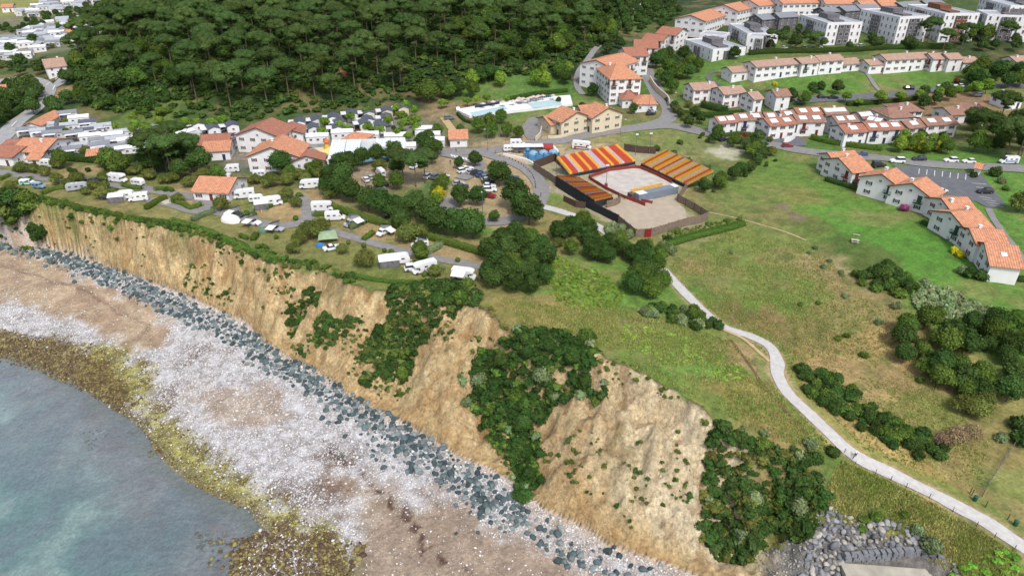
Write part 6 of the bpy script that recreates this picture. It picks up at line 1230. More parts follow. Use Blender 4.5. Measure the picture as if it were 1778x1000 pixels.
for s, h, w, ds, lm in [("575,362 590,368 640,385 700,402 760,420 800,432 845,446", 1.9, 1.3, 'long clipped green hedge between the pitches and the dark trees', 'hedge'), ("70,344 120,358 180,370 240,382 300,388", 1.0, 1.1, 'long low hedge along the cliff edge at the left', 'hedge'), ("300,388 350,400 400,420 440,440 480,452", 1.1, 1.3, 'hedge following the cliff edge in front of the tents', 'hedge'),
        ("606,478 640,486 690,492 750,492 810,492", .9, 1.0, 'low dark hedge along the cliff edge below the caravans', 'mid'), ("400,385 430,372 440,366", 1.0, 1.4, 'grey-green hedge behind the white tent', 'grey'), ("336,384 352,376 372,370", 1.2, 1.6, 'thick grey-green hedge beside the camp lane', 'grey'), ("608,398 622,392 634,386", 1.5, 1.8, 'rounded grey-green hedge beside the blue-grey van', 'grey'),
        ("744,440 756,434 764,428", 1.5, 1.6, 'short grey-green hedge right of the black and white camper', 'grey'), ("746,480 758,474 768,468", 1.4, 1.7, 'rounded grey-green hedge beside the motorhome nearest the cliff', 'grey'), ("722,458 732,454 738,449", 1.3, 1.5, 'short bright hedge behind the motorhome nearest the cliff', 'hedge'), ("632,418 640,412 648,406", 1.1, 1.4, 'short hedge beside the white raised-roof camper', 'hedge'),
        ("0,314 8,310 17,306", 1.0, 1.3, 'short hedge at the left edge by the lane', 'hedge'), ("28,320 40,315 56,311", 1.0, 1.2, 'hedge behind the green and white camper van', 'hedge'), ("75,338 95,330 112,328", 1.1, 1.4, 'dark hedge left of the silver caravan', 'mid'), ("112,328 120,322 132,316", 1.0, 1.2, 'hedge behind the silver caravan', 'hedge'), ("214,324 228,328 246,330", 1.2, 1.2, 'hedge in front of the small round caravan', 'mid'),
        ("270,332 290,330 300,334", 1.2, 1.1, 'hedge framing the paved terrace pitch, upper side', 'hedge'), ("300,352 320,358 332,364 350,358", 1.3, 1.2, 'hedge framing the paved terrace pitch, lower side', 'hedge'), ("255,364 275,352 290,346", 1.4, 1.6, 'thick dark hedge left of the paved terrace', 'mid'), ("24,298 32,299", 1.1, 1.0, 'tiny hedge by the lane at the left', 'hedge'), ("430,318 455,314 480,310", 1.1, 1.1, 'hedge behind the bungalow', 'mid'), ("515,304 540,302 555,300", 1.6, 1.3, 'tall clipped hedge in front of the playground trees', 'mid'),
        ("462,364 480,355 500,350", 1.1, 1.3, 'hedge along the sandy pitch with the blue tarp', 'hedge'), ("545,376 570,374 590,374", 1.0, 1.1, 'hedge behind the long white van', 'mid'), ("300,384 330,392 340,396", 1.0, 1.0, 'short hedge near the cliff edge left of the tent', 'hedge'), ("440,418 446,410", 1.3, 1.4, 'square hedge beside the green tent', 'mid'), ("418,412 430,416", 1.1, 1.0, 'small square hedge near the cliff edge', 'mid'), ("455,430 464,434", 1.1, 1.1, 'small square hedge on the lawn near the cliff', 'mid'),
        ("1218,186 1240,192 1262,196", 2.6, 2.0, 'tall dark hedge below the detached houses', 'dark'), ("1180,200 1230,204 1290,200", 2.0, 2.0, 'long dark hedge above the terraces', 'dark'), ("1408,242 1440,250 1480,256 1530,262", 1.8, 1.6, 'long clipped hedge along the road in front of the terraces', 'mid'), ("1250,240 1280,236 1330,240", 1.6, 1.6, 'hedge in front of the blue-shuttered terrace house', 'mid'), ("1650,163 1690,158 1722,155", 2.0, 1.8, 'dark hedge beside the upper road', 'dark'), ("1470,184 1530,180 1590,174", 1.6, 1.6, 'dark hedge along the upper road behind the round trees', 'dark'),
        ("1300,96 1400,92 1470,90 1540,86", 2.2, 2.0, 'long dark hedge behind the upper terrace', 'dark'), ("1540,86 1600,84 1650,86", 2.2, 2.0, 'dark hedge behind the upper terrace, right part', 'dark'), ("1434,314 1460,322 1500,334 1525,340", 1.3, 1.6, 'dark hedge at the garden edge of the left lawn houses', 'dark'), ("1600,388 1630,402 1650,418 1662,424", 1.0, 1.2, 'dark hedge down the lawn side of the lower houses', 'dark'), ("1757,486 1778,488", 1.1, 1.6, 'short dark hedge beside the end house', 'dark'),
        ("1148,430 1200,414 1250,402 1290,390", 1.2, 2.2, 'long dark hedge strip on the meadow below the arena', 'mid'), ("985,216 1010,214 1030,210", 2.2, 2.2, 'dark hedge in front of the villas', 'dark'), ("982,225 1000,222 1030,218", 1.8, 1.8, 'clipped hedge along the road by the villas', 'dark'), ("0,215 30,198 58,178 66,160", 2.2, 2.4, 'dark hedge along the left road', 'dark'), ("8,272 60,275 120,279 180,283 235,281", 2.6, 2.4, 'tall dark hedge between the mobile homes and the pitches', 'dark'), ("880,176 930,166 985,160", 1.6, 1.6, 'hedge behind the pool terrace', 'dark'), ("795,200 805,210 818,215", 1.2, 1.2, 'hedge at the left end of the pool terrace', 'dark')]:
    hedge(s, h, w, ds, lm)
# ================================================================ arena
AZ = 17.6
M_fence = mat('weathered_boards', alb(134, 118, 104), .85, .35, 2.5); M_fenced = mat('dark_boards', alb(92, 74, 66), .85, .3, 2.5); M_black = mat('black_mesh', alb(44, 50, 56), .8, .2, 1); M_redp = mat('red_planks', alb(150, 62, 60), .7, .18, 1.5)
SEAT = {'y': mat('yellow_seats', alb(238, 184, 70), .6, .12, 2), 'r': mat('red_seats', alb(200, 84, 62), .6, .15, 2), 'w': mat('grey_seats', alb(202, 190, 198), .6, .15, 2), 'o': mat('orange_seats', alb(232, 140, 52), .6, .12, 2)}
M_steel = mat('steel', alb(120, 124, 130), .5, .1, 1, metal=.3); M_deck = mat('deck_boards', alb(104, 92, 88), .85, .2, 2)
patch('arena_sand', "1026,313 1058,298 1103,293 1111,294 1164,318 1164,324 1119,357 1085,346 1052,329", mat('arena_sand', alb(196, 190, 184), .95, .16, .35), .06)
patch('forecourt', "1047,366 1070,352 1098,346 1112,352 1178,338 1176,352 1190,364 1194,385 1134,404 1104,404 1075,388", mat('forecourt_sand', alb(182, 168, 150), .95, .1, .5), .06)
def stand(desc, TL, TR, BR, BL, zt, zb, rows, pat, group='tiered seating stands round the arena', back=None, skirt=None, seatk=None):
    q = [at_z(*TL, AZ+zt), at_z(*TR, AZ+zt), at_z(*BR, AZ+zb), at_z(*BL, AZ+zb)]; c = sum(q)/4; o = thing('seating_stand', 'seating stand', desc, (float(c[0]), float(c[1]), AZ), 0, group); c = np.array([c[0], c[1], AZ]); q = [p-c for p in q]
    mb = MB(); sm = {k: MB() for k in 'yrwo'}; n = len(pat); blocks = []
    for r_ in range(rows):
        f0, f1 = r_/rows, (r_+1)/rows; a0 = q[3]+(q[0]-q[3])*f0; b0 = q[2]+(q[1]-q[2])*f0; a1 = q[3]+(q[0]-q[3])*f1; b1 = q[2]+(q[1]-q[2])*f1; z1 = a1[2]
        V = [(a0[0], a0[1], z1), (b0[0], b0[1], z1), (b1[0], b1[1], z1), (a1[0], a1[1], z1)]; V = [(x, y, z-.25) for x, y, z in V]+V; mb.add(V, [(3, 2, 1, 0), (4, 5, 6, 7), (0, 1, 5, 4), (1, 2, 6, 5), (2, 3, 7, 6), (3, 0, 4, 7)])
    mb.build('terrace', M_deck, o)
    for j, k in enumerate(pat):
        if k == ' ': continue
        mb = MB(); per = 3
        for r_ in range(rows):
            f0 = (r_+.12)/rows; f1 = (r_+.55)/rows; fb = (r_+.70)/rows; z = q[3][2]+(q[0][2]-q[3][2])*(r_+1)/rows
            for s_ in range(per):
                u0 = (j+(s_+.08)/per)/n; u1 = (j+(s_+.90)/per)/n
                def pt(f, u): A_ = q[3]+(q[0]-q[3])*f; B_ = q[2]+(q[1]-q[2])*f; return A_+(B_-A_)*u
                P = [pt(f0, u0), pt(f0, u1), pt(f1, u1), pt(f1, u0), pt(fb, u1), pt(fb, u0)]
                mb.add([(P[0][0], P[0][1], z+.40), (P[1][0], P[1][1], z+.40), (P[2][0], P[2][1], z+.42), (P[3][0], P[3][1], z+.42), (P[4][0], P[4][1], z+.82), (P[5][0], P[5][1], z+.82), (P[0][0], P[0][1], z+.02), (P[1][0], P[1][1], z+.02), (P[4][0], P[4][1], z+.02), (P[5][0], P[5][1], z+.02)], [(0, 1, 2, 3), (3, 2, 4, 5), (6, 7, 1, 0), (5, 4, 8, 9), (7, 8, 4, 2, 1), (9, 6, 0, 3, 5)])
        mb.build('seat_block', SEAT[k], o, label={'y': 'yellow seats', 'r': 'red seats', 'w': 'pale grey seats', 'o': 'orange seats'}[k])
    mb = MB()
    for u in np.linspace(0, 1, 9):
        for f in (0.02, .35, .68, .98):
            A_ = q[3]+(q[0]-q[3])*f; B_ = q[2]+(q[1]-q[2])*f; p = A_+(B_-A_)*u
            if p[2] > .4: mb.cyl((p[0], p[1], -.1), (p[0], p[1], p[2]-.2), .07, .07, 5)
    for u in (0, 1): A_ = q[3]+(q[2]-q[3])*u; B_ = q[0]+(q[1]-q[0])*u; mb.cyl((A_[0], A_[1], A_[2]+1.0), (B_[0], B_[1], B_[2]+1.1), .05, .05, 5)
    A_, B_ = q[0], q[1]; mb.cyl((A_[0], A_[1], A_[2]+1.1), (B_[0], B_[1], B_[2]+1.1), .05, .05, 5); mb.build('frame', M_steel, o)
    if skirt is not None:   # dark cloth along the foot and back
        mb = MB(); d = (q[2]-q[3]); a = math.atan2(d[1], d[0]); m_ = (q[2]+q[3])/2; mb.box((m_[0], m_[1], q[3][2]/2), (np.hypot(d[0], d[1]), .12, q[3][2]), a); mb.build('front_panel', M_black, o)
    if back is not None:
        mb = MB(); d = (q[1]-q[0]); a = math.atan2(d[1], d[0]); m_ = (q[0]+q[1])/2; mb.box((m_[0], m_[1], (q[0][2]+.4)/2), (np.hypot(d[0], d[1]), .14, q[0][2]+.4), a); mb.build('back_panel', M_black, o)
        for p0, p1 in ((q[0], q[3]), (q[1], q[2])):
            mb = MB(); mb.add([(p0[0], p0[1], 0), (p1[0], p1[1], 0), (p1[0], p1[1], p1[2]), (p0[0], p0[1], p0[2]), (p0[0]+.1, p0[1], 0), (p1[0]+.1, p1[1], 0), (p1[0]+.1, p1[1], p1[2]), (p0[0]+.1, p0[1], p0[2])], [(3, 2, 1, 0), (4, 5, 6, 7), (0, 1, 5, 4), (1, 2, 6, 5), (2, 3, 7, 6), (3, 0, 4, 7)]); mb.build('side_panel', M_black, o)
    return o
stand('striped yellow, red and grey seating stand behind the arena, on the left', (966, 276), (1071.5, 254), (1103, 281.5), (989, 304), 5.2, .9, 17, 'yrrwyrryrrywwrryrrywrrywwry'[:22]+'ry', skirt=1)
stand('striped seating stand on the right side of the arena', (1155, 263), (1239, 300), (1193, 323), (1113, 285), 5.2, .9, 17, 'yryywyryyrwyyrywyryywyry', skirt=1)
# the near stand is seen from behind: rows step down towards the ring
stand('seating stand with orange and red seats nearest the path, seen from behind', (1032, 350), (965, 308), (1006, 311), (1064, 343), 3.0, .9, 12, 'oyorwoyoorwoyorwoyor', back=1)
def boards(name, desc, s, h, m, z=AZ, cat='fence', posts=True, th=.10, gap=None):
    P = np.array([at_z(*map(float, t.split(',')), z)[:2] for t in s.split()]); c = P.mean(0); o = thing(name, cat, desc, (float(c[0]), float(c[1]), z)); mb = MB(); pb = MB()
    for i in range(len(P)-1):
        a, b_ = P[i], P[i+1]; d = b_-a; Ls = np.linalg.norm(d); an = math.atan2(d[1], d[0]); n = max(1, int(Ls/.55))
        for k in range(n):
            p = a+d*(k+.5)/n-c; mb.box((p[0], p[1], h/2), (Ls/n*.90, th, h*random.uniform(.97, 1.03)), an)
        mb.box(((a+b_)[0]/2-c[0], (a+b_)[1]/2-c[1], h*.5), (Ls, th*.5, h*.94), an)
        m_ = max(1, int(Ls/3))
        for k in range(m_+1): p = a+d*k/m_-c; pb.box((p[0]-math.sin(an)*.12, p[1]+math.cos(an)*.12, h/2+.05), (.14, .14, h+.2), an)
    mb.build('boards', m, o)
    if posts: pb.build('posts', M_fenced, o)
    return o
boards('board_fence', 'tall brown board fence forming the left corner pen of the arena', "927,296 954,313 975,328 1015,355", 2.6, M_fence); boards('board_fence', 'dark brown board fence behind the left corner pen', "927,294 963,280 985,300", 2.8, M_fenced)
boards('board_fence', 'black screened fence along the left side of the forecourt', "1013,358 1040,371 1073,388", 2.6, M_black); boards('board_fence', 'weathered grey board fence along the front of the forecourt', "1073,388 1103,413 1130,411 1160,402 1193,392 1218,387 1229,381", 2.5, M_fence)
boards('board_fence', 'brown board fence on the right side of the forecourt', "1229,381 1205,366 1176,350 1184,340 1192,328", 2.4, M_fence); boards('board_fence', 'dark board fence at the back between the two stands', "1083,262 1110,266 1138,268", 2.6, M_fenced); boards('board_fence', 'short curved board fence beside the near stand', "1053,361 1070,357 1077,352 1074,346", 2.2, M_fence)
boards('board_fence', 'low brown fence in the corner of the near stand', "978,350 1000,360 1016,362", 2.0, M_fenced)
boards('red_gate', 'dark red gate in the front fence', "1119,412.4 1130,411.6", 2.4, mat('red_gate_paint', alb(140, 40, 44), .7, .1), cat='gate', posts=False, th=.2)
boards('ring_barrier', 'red barrier around the sand ring', "1119,357 1085,345 1052,329 1026,313 1023,309 1058,297 1103,292 1111,293 1138,304 1165,318", 1.0, M_redp, cat='barrier', th=.16); boards('ring_barrier', 'short red rail leading out of the ring', "1094,347 1119,358", 1.1, M_redp, cat='barrier'); boards('ring_barrier', 'short red rail beside the blue container', "1113,350 1132,354", .9, M_redp, cat='barrier')
for px, py, ds in [(1052, 327, 'light mast beside the red post of the ring'), (1103, 270, 'light mast behind the back fence, left one'), (1127, 268, 'light mast behind the back fence, right one')]:
    p = at_z(px, py, AZ); o = thing('light_mast', 'light mast', ds, tuple(p), 0, 'light masts of the arena'); mb = MB(); mb.cyl((0, 0, 0), (0, 0, 7.5), .10, .07, 6); mb.build('pole', M_steel, o); mb = MB(); mb.box((0, -.15, 7.6), (1.0, .2, .5)); mb.build('lamp', M_frame, o)
    if px == 1052: mb = MB(); mb.box((0, 0, .8), (.9, .9, 1.6)); mb.build('padding', M_redp, o)
# blue-grey container with seats on top
p = at_z(1109, 351, AZ); p2 = at_z(1177, 336, AZ); d = p2-p; a = math.atan2(d[1], d[0]); Lc = float(np.hypot(d[0], d[1])); cn = (p+p2)/2; o = thing('container', 'container', 'long blue-grey corrugated container beside the ring with yellow seats behind', (float(cn[0]), float(cn[1]), AZ), a); M_cont = mat('blue_grey_steel', alb(128, 140, 156), .55, .1, 1, stripe=('X', .4, .25))
mb = MB(); mb.box((0, 1.2, 1.15), (Lc, 2.4, 2.3)); mb.build('body', M_cont, o); mb = MB(); mb.box((-Lc/2+1.5, 1.2, 2.36), (3.0, 2.5, .1)); mb.box((Lc/2-.8, 1.2, 2.36), (1.6, 2.5, .1)); mb.build('lid', M_frame, o)
mb = MB(); [mb.box((-Lc*.12+x_, 3.2+y_*.8, 1.9+y_*.5), (.45, .45, .5)) for x_ in np.arange(-5.5, 6.5, .6) for y_ in range(2)]; mb.build('seats', SEAT['y'], o); mb = MB(); mb.box((-Lc*.12, 3.6, .8), (13, 2.2, 1.6)); mb.build('podium', M_deck, o)
# inflatables, tents and trailers behind the stand
M_infl = mat('blue_inflatable', alb(84, 140, 186), .5, .15, .6); o = thing('inflatable', 'inflatable', 'blue inflatable play castle with three domes beside the trailers', tuple(G(943, 276)), .15)
mb = MB(); mb.box((0, 0, .8), (11, 3.4, 1.8), 0, 0, .96)
for i in range(5): mb.cyl((-5.2+2.6*i, -1.8, .2), (-5.2+2.6*i, -1.8, 2.8), .35, .3, 8)
mb.build('base', M_infl, o)
for i in range(3): V, Fq = I1; mb = MB(); mb.add([(v[0]*1.7-3.5+3.5*i, v[1]*1.5, v[2]*1.3+2.0) for v in V], [tuple(f) for f in Fq]); mb.build('dome', mat('pale_blue_inflatable', alb(128, 172, 200), .5, .1, 1), o)
o = thing('inflatable', 'inflatable', 'small light blue inflatable figure at the left of the play castle', tuple(G(916, 273)), 0); mb = MB(); mb.cyl((0, 0, 0), (0, 0, 2.2), .9, .5, 8); V, Fq = I1; mb.add([(v[0]*.8, v[1]*.8, v[2]*.8+2.6) for v in V], [tuple(f) for f in Fq]); mb.add([(v[0]*.6-1, v[1]*.6, v[2]*.5+1.5) for v in V], [tuple(f) for f in Fq]); mb.add([(v[0]*.6+1, v[1]*.6, v[2]*.5+1.5) for v in V], [tuple(f) for f in Fq]); mb.build('body', M_infl, o)
o = thing('tent', 'tent', 'dark red market tent with white edge behind the inflatable', tuple(G(943, 263)), .05); mb = MB(); mb.prism([(-2, 0), (2, 0), (2, 1.9), (0, 2.9), (-2, 1.9)], 'x', -4.5, 3.5); mb.build('canopy', M_redp, o); mb = MB(); mb.add([(3.5, -2.05, 0), (5.6, -2.05, 0), (3.5, -2.05, 2), (3.5, 2, 0), (5.6, 2, 0), (3.5, 2, 2)], [(0, 1, 2), (5, 4, 3), (0, 1, 4, 3), (1, 2, 5, 4), (2, 0, 3, 5)]); mb.build('flap', M_frame, o)
o = thing('covered_trailer', 'trailer', 'white-roofed trailer stall with dark sides beside the red tent', tuple(G(916, 264)), .05); mb = MB(); mb.box((0, 0, 1.4), (10, 2.6, 2.0)); mb.build('body', M_greyp, o); mb = MB(); mb.box((0, -.3, 2.5), (11, 3.6, .2)); mb.build('roof', M_frame, o)
for X in (-3, 3): mb = MB(); mb.cyl((X, -1.4, .45), (X, -1.15, .45), .45, .45, 12); mb.build('wheel', M_black, o)
for i, (px, py) in enumerate([(1007, 257), (1020, 262)]): pass
mb = None
wall_line('concrete_barrier', 'barrier', 'white concrete barrier curving along the gravel yard', "874,270 895,274 918,281 930,290", .7, .5, M_wall)
# row of low timber bollards along the curving road
for i, q in enumerate(smooth_line(GW("868,272 885,277 905,287 920,300 928,314 930,328"), 1.7)):
    if i == 0: bo = thing('bollard', 'bollard', 'low brown wooden bollard on the curve beside the gravel yard', (0, 0, -500)); mb = MB(); mb.cyl((0, 0, -.3), (0, 0, .75), .14, .12, 8); mb.cyl((0, 0, .75), (0, 0, .82), .12, .04, 8); mb.build('post', M_dwood, bo); mb = MB(); mb.cyl((0, 0, .55), (0, 0, .62), .16, .16, 8); mb.build('band', M_fenced, bo)
    spawn(bo, (float(q[0]), float(q[1]), H(*q)), 0, None, 1, 'wooden bollards along the curving road')
# ================================================================ vehicles, tents, people, small things
def paint(name, rgb): return mat(name, alb(*rgb), .35, .04, .5, spec=.5)
PAINT = {'white': paint('white_paint', (238, 240, 242)), 'silver': paint('silver_paint', (178, 182, 188)), 'dark': paint('dark_paint', (44, 48, 56)), 'blue': paint('blue_paint', (58, 88, 140)), 'red': paint('red_paint', (150, 40, 48)), 'grey': paint('grey_paint', (108, 114, 122)), 'green': paint('green_paint', (112, 190, 168)), 'pale_blue': paint('pale_blue_paint', (120, 160, 188))}
M_tyre = mat('tyre', alb(38, 38, 40), .9, .1, 3); M_rim = mat('wheel_rim', alb(150, 152, 156), .4, .1, 2, metal=.5); M_lamp = mat('lamp_glass', alb(220, 224, 228), .2, .05, 2); M_tail = mat('tail_lamp', alb(150, 30, 34), .3, .05, 2); M_canvas = mat('grey_canvas', alb(150, 152, 158), .9, .12, 1.5); M_tentw = mat('white_canvas', alb(232, 232, 230), .9, .08, 1.2)
_wh = {}
def wheels(root, xs, w, r_):
    k = (round(r_, 2),)
    if k not in _wh: mb = MB(); mb.cyl((0, -.11, 0), (0, .11, 0), r_, r_, 14); t = mb.mesh('wheel', M_tyre); mb = MB(); mb.cyl((0, -.125, 0), (0, .125, 0), r_*.58, r_*.58, 10); _wh[k] = (t, mb.mesh('rim', M_rim))
    for x in xs:
        for s in (-1, 1): o = link('wheel', _wh[k][0], root); o.location = (x, s*w, r_); link('rim', _wh[k][1], o)
def loft(mb, secs, mi=0):
    """secs: list of (x, half width bottom, half width top, z bottom, z top) joined into one hull"""
    V = []
    for x, a, b_, z0, z1 in secs: m_ = z0+(z1-z0)*.45; V += [(x, -a*.96, z0), (x, a*.96, z0), (x, a, m_), (x, b_, z1), (x, -b_, z1), (x, -a, m_)]
    n = len(secs); Fq = []
    for i in range(n-1):
        for j in range(6): Fq.append((6*i+j, 6*i+(j+1) % 6, 6*(i+1)+(j+1) % 6, 6*(i+1)+j))
    Fq += [(5, 4, 3, 2, 1, 0), tuple(6*(n-1)+j for j in range(6))]; mb.add(V, Fq, mi)
def car(col, kind='hatch'):
    root = thing('parked_car', 'car', col.replace('_', ' ')+{'hatch': ' hatchback', 'suv': ' sport utility car', 'sedan': ' saloon car', 'van': ' small van'}[kind], (0, 0, -500)); Lc, w, h, zr = {'hatch': (4.1, .88, 1.48, .92), 'suv': (4.5, .93, 1.68, 1.02), 'sedan': (4.7, .9, 1.43, .92), 'van': (4.7, .93, 1.9, 1.08)}[kind]; x = Lc/2
    mb = MB(); loft(mb, [(-x, w*.86, w*.8, .38, zr*.80), (-x+.22, w*.97, w*.9, .25, zr*.98), (-x+1.1, w, w*.93, .2, zr), (0, w, w*.93, .2, zr), (x-1.25, w, w*.92, .2, zr), (x-.35, w*.96, w*.86, .25, zr*.86), (x, w*.84, w*.74, .34, zr*.66)]); bk = {'hatch': -x+.25, 'suv': -x+.25, 'sedan': -x+1.05, 'van': -x+.12}[kind]; fr_ = x-1.55
    tb = {'hatch': .35, 'suv': .25, 'sedan': .55, 'van': .10}[kind]; loft(mb, [(bk+tb, w*.76, w*.72, h-.10, h-.05), (bk+tb+.3, w*.77, w*.72, h-.1, h), (fr_-.9, w*.77, w*.72, h-.1, h), (fr_-.60, w*.76, w*.7, h-.14, h-.05)])
    body = mb.build('body', PAINT[col], root); g = MB(); z0, z1 = zr-.03, h-.08
    V = [(bk, -w*.9, z0), (fr_, -w*.9, z0), (fr_-.62, -w*.755, z1), (bk+tb, -w*.755, z1), (bk, w*.9, z0), (fr_, w*.9, z0), (fr_-.62, w*.755, z1), (bk+tb, w*.755, z1)]; g.add(V, [(0, 1, 2, 3), (7, 6, 5, 4), (1, 5, 6, 2), (4, 0, 3, 7), (3, 2, 6, 7), (0, 4, 5, 1)]); g.build('windows', M_glass, root)
    for s in (-1, 1): mb = MB(); mb.box((x-.12, s*w*.62, zr*.62), (.2, .34, .14)); mb.build('headlight', M_lamp, root); mb = MB(); mb.box((-x+.07, s*w*.7, zr*.76), (.14, .26, .2)); mb.build('tail_light', M_tail, root)
    wheels(root, (-x+.8, x-.85), w-.09, .32 if kind != 'suv' else .36); PROTO.setdefault('car_'+col+'_'+kind, []).append(root); return root
def van(key, col, L_=5.9, w=1.03, h=2.55, poptop=None, awn=False, desc='', overcab=False, stripe=None, caravan=False, name='camper_van', cat='camper van'):
    root = thing(name, cat, desc, (0, 0, -500)); x = L_/2; mb = MB()
    if caravan:
        loft(mb, [(-x, w*.9, w*.82, .55, h-.35), (-x+.25, w, w*.9, .4, h-.08), (-x+.8, w, w*.92, .38, h), (x-1.0, w, w*.92, .38, h), (x-.3, w, w*.88, .42, h-.3), (x, w*.9, w*.8, .6, h-.9)]); mb.cyl((x, 0, .5), (x+1.2, 0, .45), .06, .06, 6)
    elif overcab:
        loft(mb, [(-x, w, w*.95, .35, h-.05), (-x+.1, w, w*.97, .3, h), (x-1.9, w, w*.97, .3, h)]); loft(mb, [(x-1.9, w*.9, w*.86, .3, 1.9), (x-.9, w*.88, w*.8, .3, 1.35), (x-.3, w*.86, w*.78, .3, 1.1), (x, w*.8, w*.7, .4, .85)]); loft(mb, [(x-1.9, w, w*.97, 1.95, h), (x-1.0, w*.98, w*.95, 2.0, h-.1), (x-.45, w*.9, w*.86, 2.1, h-.45)])
    else: loft(mb, [(-x, w*.92, w*.8, .35, h-.12), (-x+.2, w*.97, w*.86, .28, h), (x-2.2, w, w*.86, .28, h), (x-1.75, w, w*.84, .28, h-.12), (x-.85, w*.98, w*.82, .28, 1.25), (x-.25, w*.94, w*.8, .3, 1.02), (x, w*.85, w*.72, .4, .75)])
    mb.build('body', PAINT[col], root)
    if not caravan:
        g = MB(); xw0, xw1, zt = (x-1.75, x-.9, h-.2) if not overcab else (x-1.85, x-.95, 1.88); g.add([(xw0+.06, -w*.80, zt), (xw0+.06, w*.80, zt), (xw1+.05, w*.82, 1.34), (xw1+.05, -w*.82, 1.34), (xw0-.04, -w*.80, zt-.05), (xw0-.04, w*.80, zt-.05), (xw1-.1, w*.82, 1.28), (xw1-.1, -w*.82, 1.28)], [(0, 1, 2, 3), (7, 6, 5, 4), (0, 4, 5, 1), (1, 5, 6, 2), (2, 6, 7, 3), (3, 7, 4, 0)]); g.build('windscreen', M_glass, root)
        for s in (-1, 1): g = MB(); g.box((x-1.75, s*w*.945, 1.5), (.8, .06, .5)); g.build('side_window', M_glass, root); mb = MB(); mb.box((x-.1, s*w*.6, .78), (.16, .3, .18)); mb.build('headlight', M_lamp, root)
        wheels(root, (-x+1.2, x-.95), w-.1, .35)
    else: wheels(root, (-.2, .5) if L_ > 6.5 else (0,), w-.12, .33)
    for X in ((-x*.62, -x*.05) if not caravan else (-x*.62, 0, x*.5)):
        for s in (-1, 1): g = MB(); g.box((X, s*(w*.965 if not (caravan or overcab) else w*.985), h*.64), (.9, .08, .42)); g.build('side_window', M_glass, root)
    g = MB(); g.box((-x-.0, 0, h*.64), (.08, w*1.1, .45)); g.build('rear_window', M_glass, root)
    mb = MB(); mb.box((-x*.4, 0, h+.04), (.6, .5, .1)); mb.box((x*.05, .2, h+.04), (.5, .5, .1)); mb.build('roof_hatch', M_frame if col != 'white' else M_lamp, root)
    if poptop:
        mb = MB(); V = [(-x+.4, -w*.72, h), (-x+.4, w*.72, h), (x-2.2, -w*.72, h), (x-2.2, w*.72, h), (-x+.4, -w*.7, h+.25), (-x+.4, w*.7, h+.25), (x-2.3, -w*.7, h+1.25), (x-2.3, w*.7, h+1.25)]; mb.add(V, [(0, 1, 5, 4), (2, 6, 7, 3), (0, 4, 6, 2), (1, 3, 7, 5)]); mb.build('tent_side', M_canvas, root)
        mb = MB(); V = [(-x+.35, -w*.76, h+.25), (-x+.35, w*.76, h+.25), (x-2.1, w*.76, h+1.3), (x-2.1, -w*.76, h+1.3)]; V = V+[(a, b_, c+.1) for a, b_, c in V]; mb.add(V, [(3, 2, 1, 0), (4, 5, 6, 7), (0, 1, 5, 4), (1, 2, 6, 5), (2, 3, 7, 6), (3, 0, 4, 7)]); mb.build('pop_top', PAINT[poptop], root)
    if awn:
        s = awn; mb = MB(); V = [(-x+.6, s*w, h-.1), (x-2.2, s*w, h-.1), (x-2.2, s*(w+2.5), h-.7), (-x+.6, s*(w+2.5), h-.7)]; V = V+[(a, b_, c+.06) for a, b_, c in V]; mb.add(V, [(3, 2, 1, 0), (4, 5, 6, 7), (0, 1, 5, 4), (1, 2, 6, 5), (2, 3, 7, 6), (3, 0, 4, 7)]); mb.build('awning', M_tentw, root)
        mb = MB(); [mb.cyl((X, s*(w+2.4), 0), (X, s*(w+2.4), h-.7), .04, .04, 5) for X in (-x+.7, x-2.3)]; mb.build('awning_pole', M_rim, root)
    if stripe: mb = MB(); [mb.box((-.3, s*w*1.0, 1.0), (L_*.72, .05, .5)) for s in (-1, 1)]; mb.build('stripe', PAINT[stripe], root)
    PROTO.setdefault(key, []).append(root)
cols = [('white', 'hatch'), ('white', 'suv'), ('dark', 'suv'), ('dark', 'hatch'), ('blue', 'hatch'), ('silver', 'hatch'), ('red', 'hatch'), ('white', 'sedan'), ('white', 'van'), ('dark', 'van'), ('grey', 'suv'), ('dark', 'sedan')]
for c_ in cols: car(*c_)
van('bus', 'white', 6.4, 1.02, 2.7, desc='white minibus parked along the road', stripe='pale_blue', name='minibus', cat='minibus'); van('vbig', 'white', 6.2, 1.05, 2.75, desc='white camper van'); van('pop', 'white', 5.2, .98, 2.0, poptop='dark', awn=1, desc='white camper van with raised dark roof'); van('popg', 'silver', 5.6, 1.0, 2.2, poptop='grey', awn=1, desc='silver camper van with raised roof and awning'); van('popd', 'white', 5.0, .97, 1.95, poptop='dark', awn=-1, desc='white and black camper with raised roof tent and awning')
van('mot', 'white', 6.8, 1.12, 2.95, overcab=True, desc='white motorhome with cab-over bunk', name='motorhome', cat='motorhome'); van('mota', 'white', 6.4, 1.12, 2.9, overcab=True, awn=-1, desc='white motorhome with awning out', name='motorhome', cat='motorhome'); van('crv', 'white', 6.2, 1.12, 2.6, caravan=True, desc='white caravan', name='caravan', cat='caravan'); van('crvl', 'white', 7.6, 1.22, 2.7, caravan=True, desc='long white caravan', name='caravan', cat='caravan'); van('crvs', 'white', 4.6, 1.05, 2.4, caravan=True, desc='small rounded white caravan', name='caravan', cat='caravan')
van('silver', 'silver', 6.6, 1.05, 2.6, caravan=True, desc='silver caravan', name='caravan', cat='caravan'); van('hippy', 'white', 4.6, .92, 1.95, desc='vintage green and white camper van', stripe='green'); van('bluev', 'pale_blue', 4.4, .92, 1.95, desc='pale blue camper van'); van('truck', 'white', 7.5, 1.2, 3.1, overcab=True, stripe='red', desc='white and red box truck', name='truck', cat='truck')
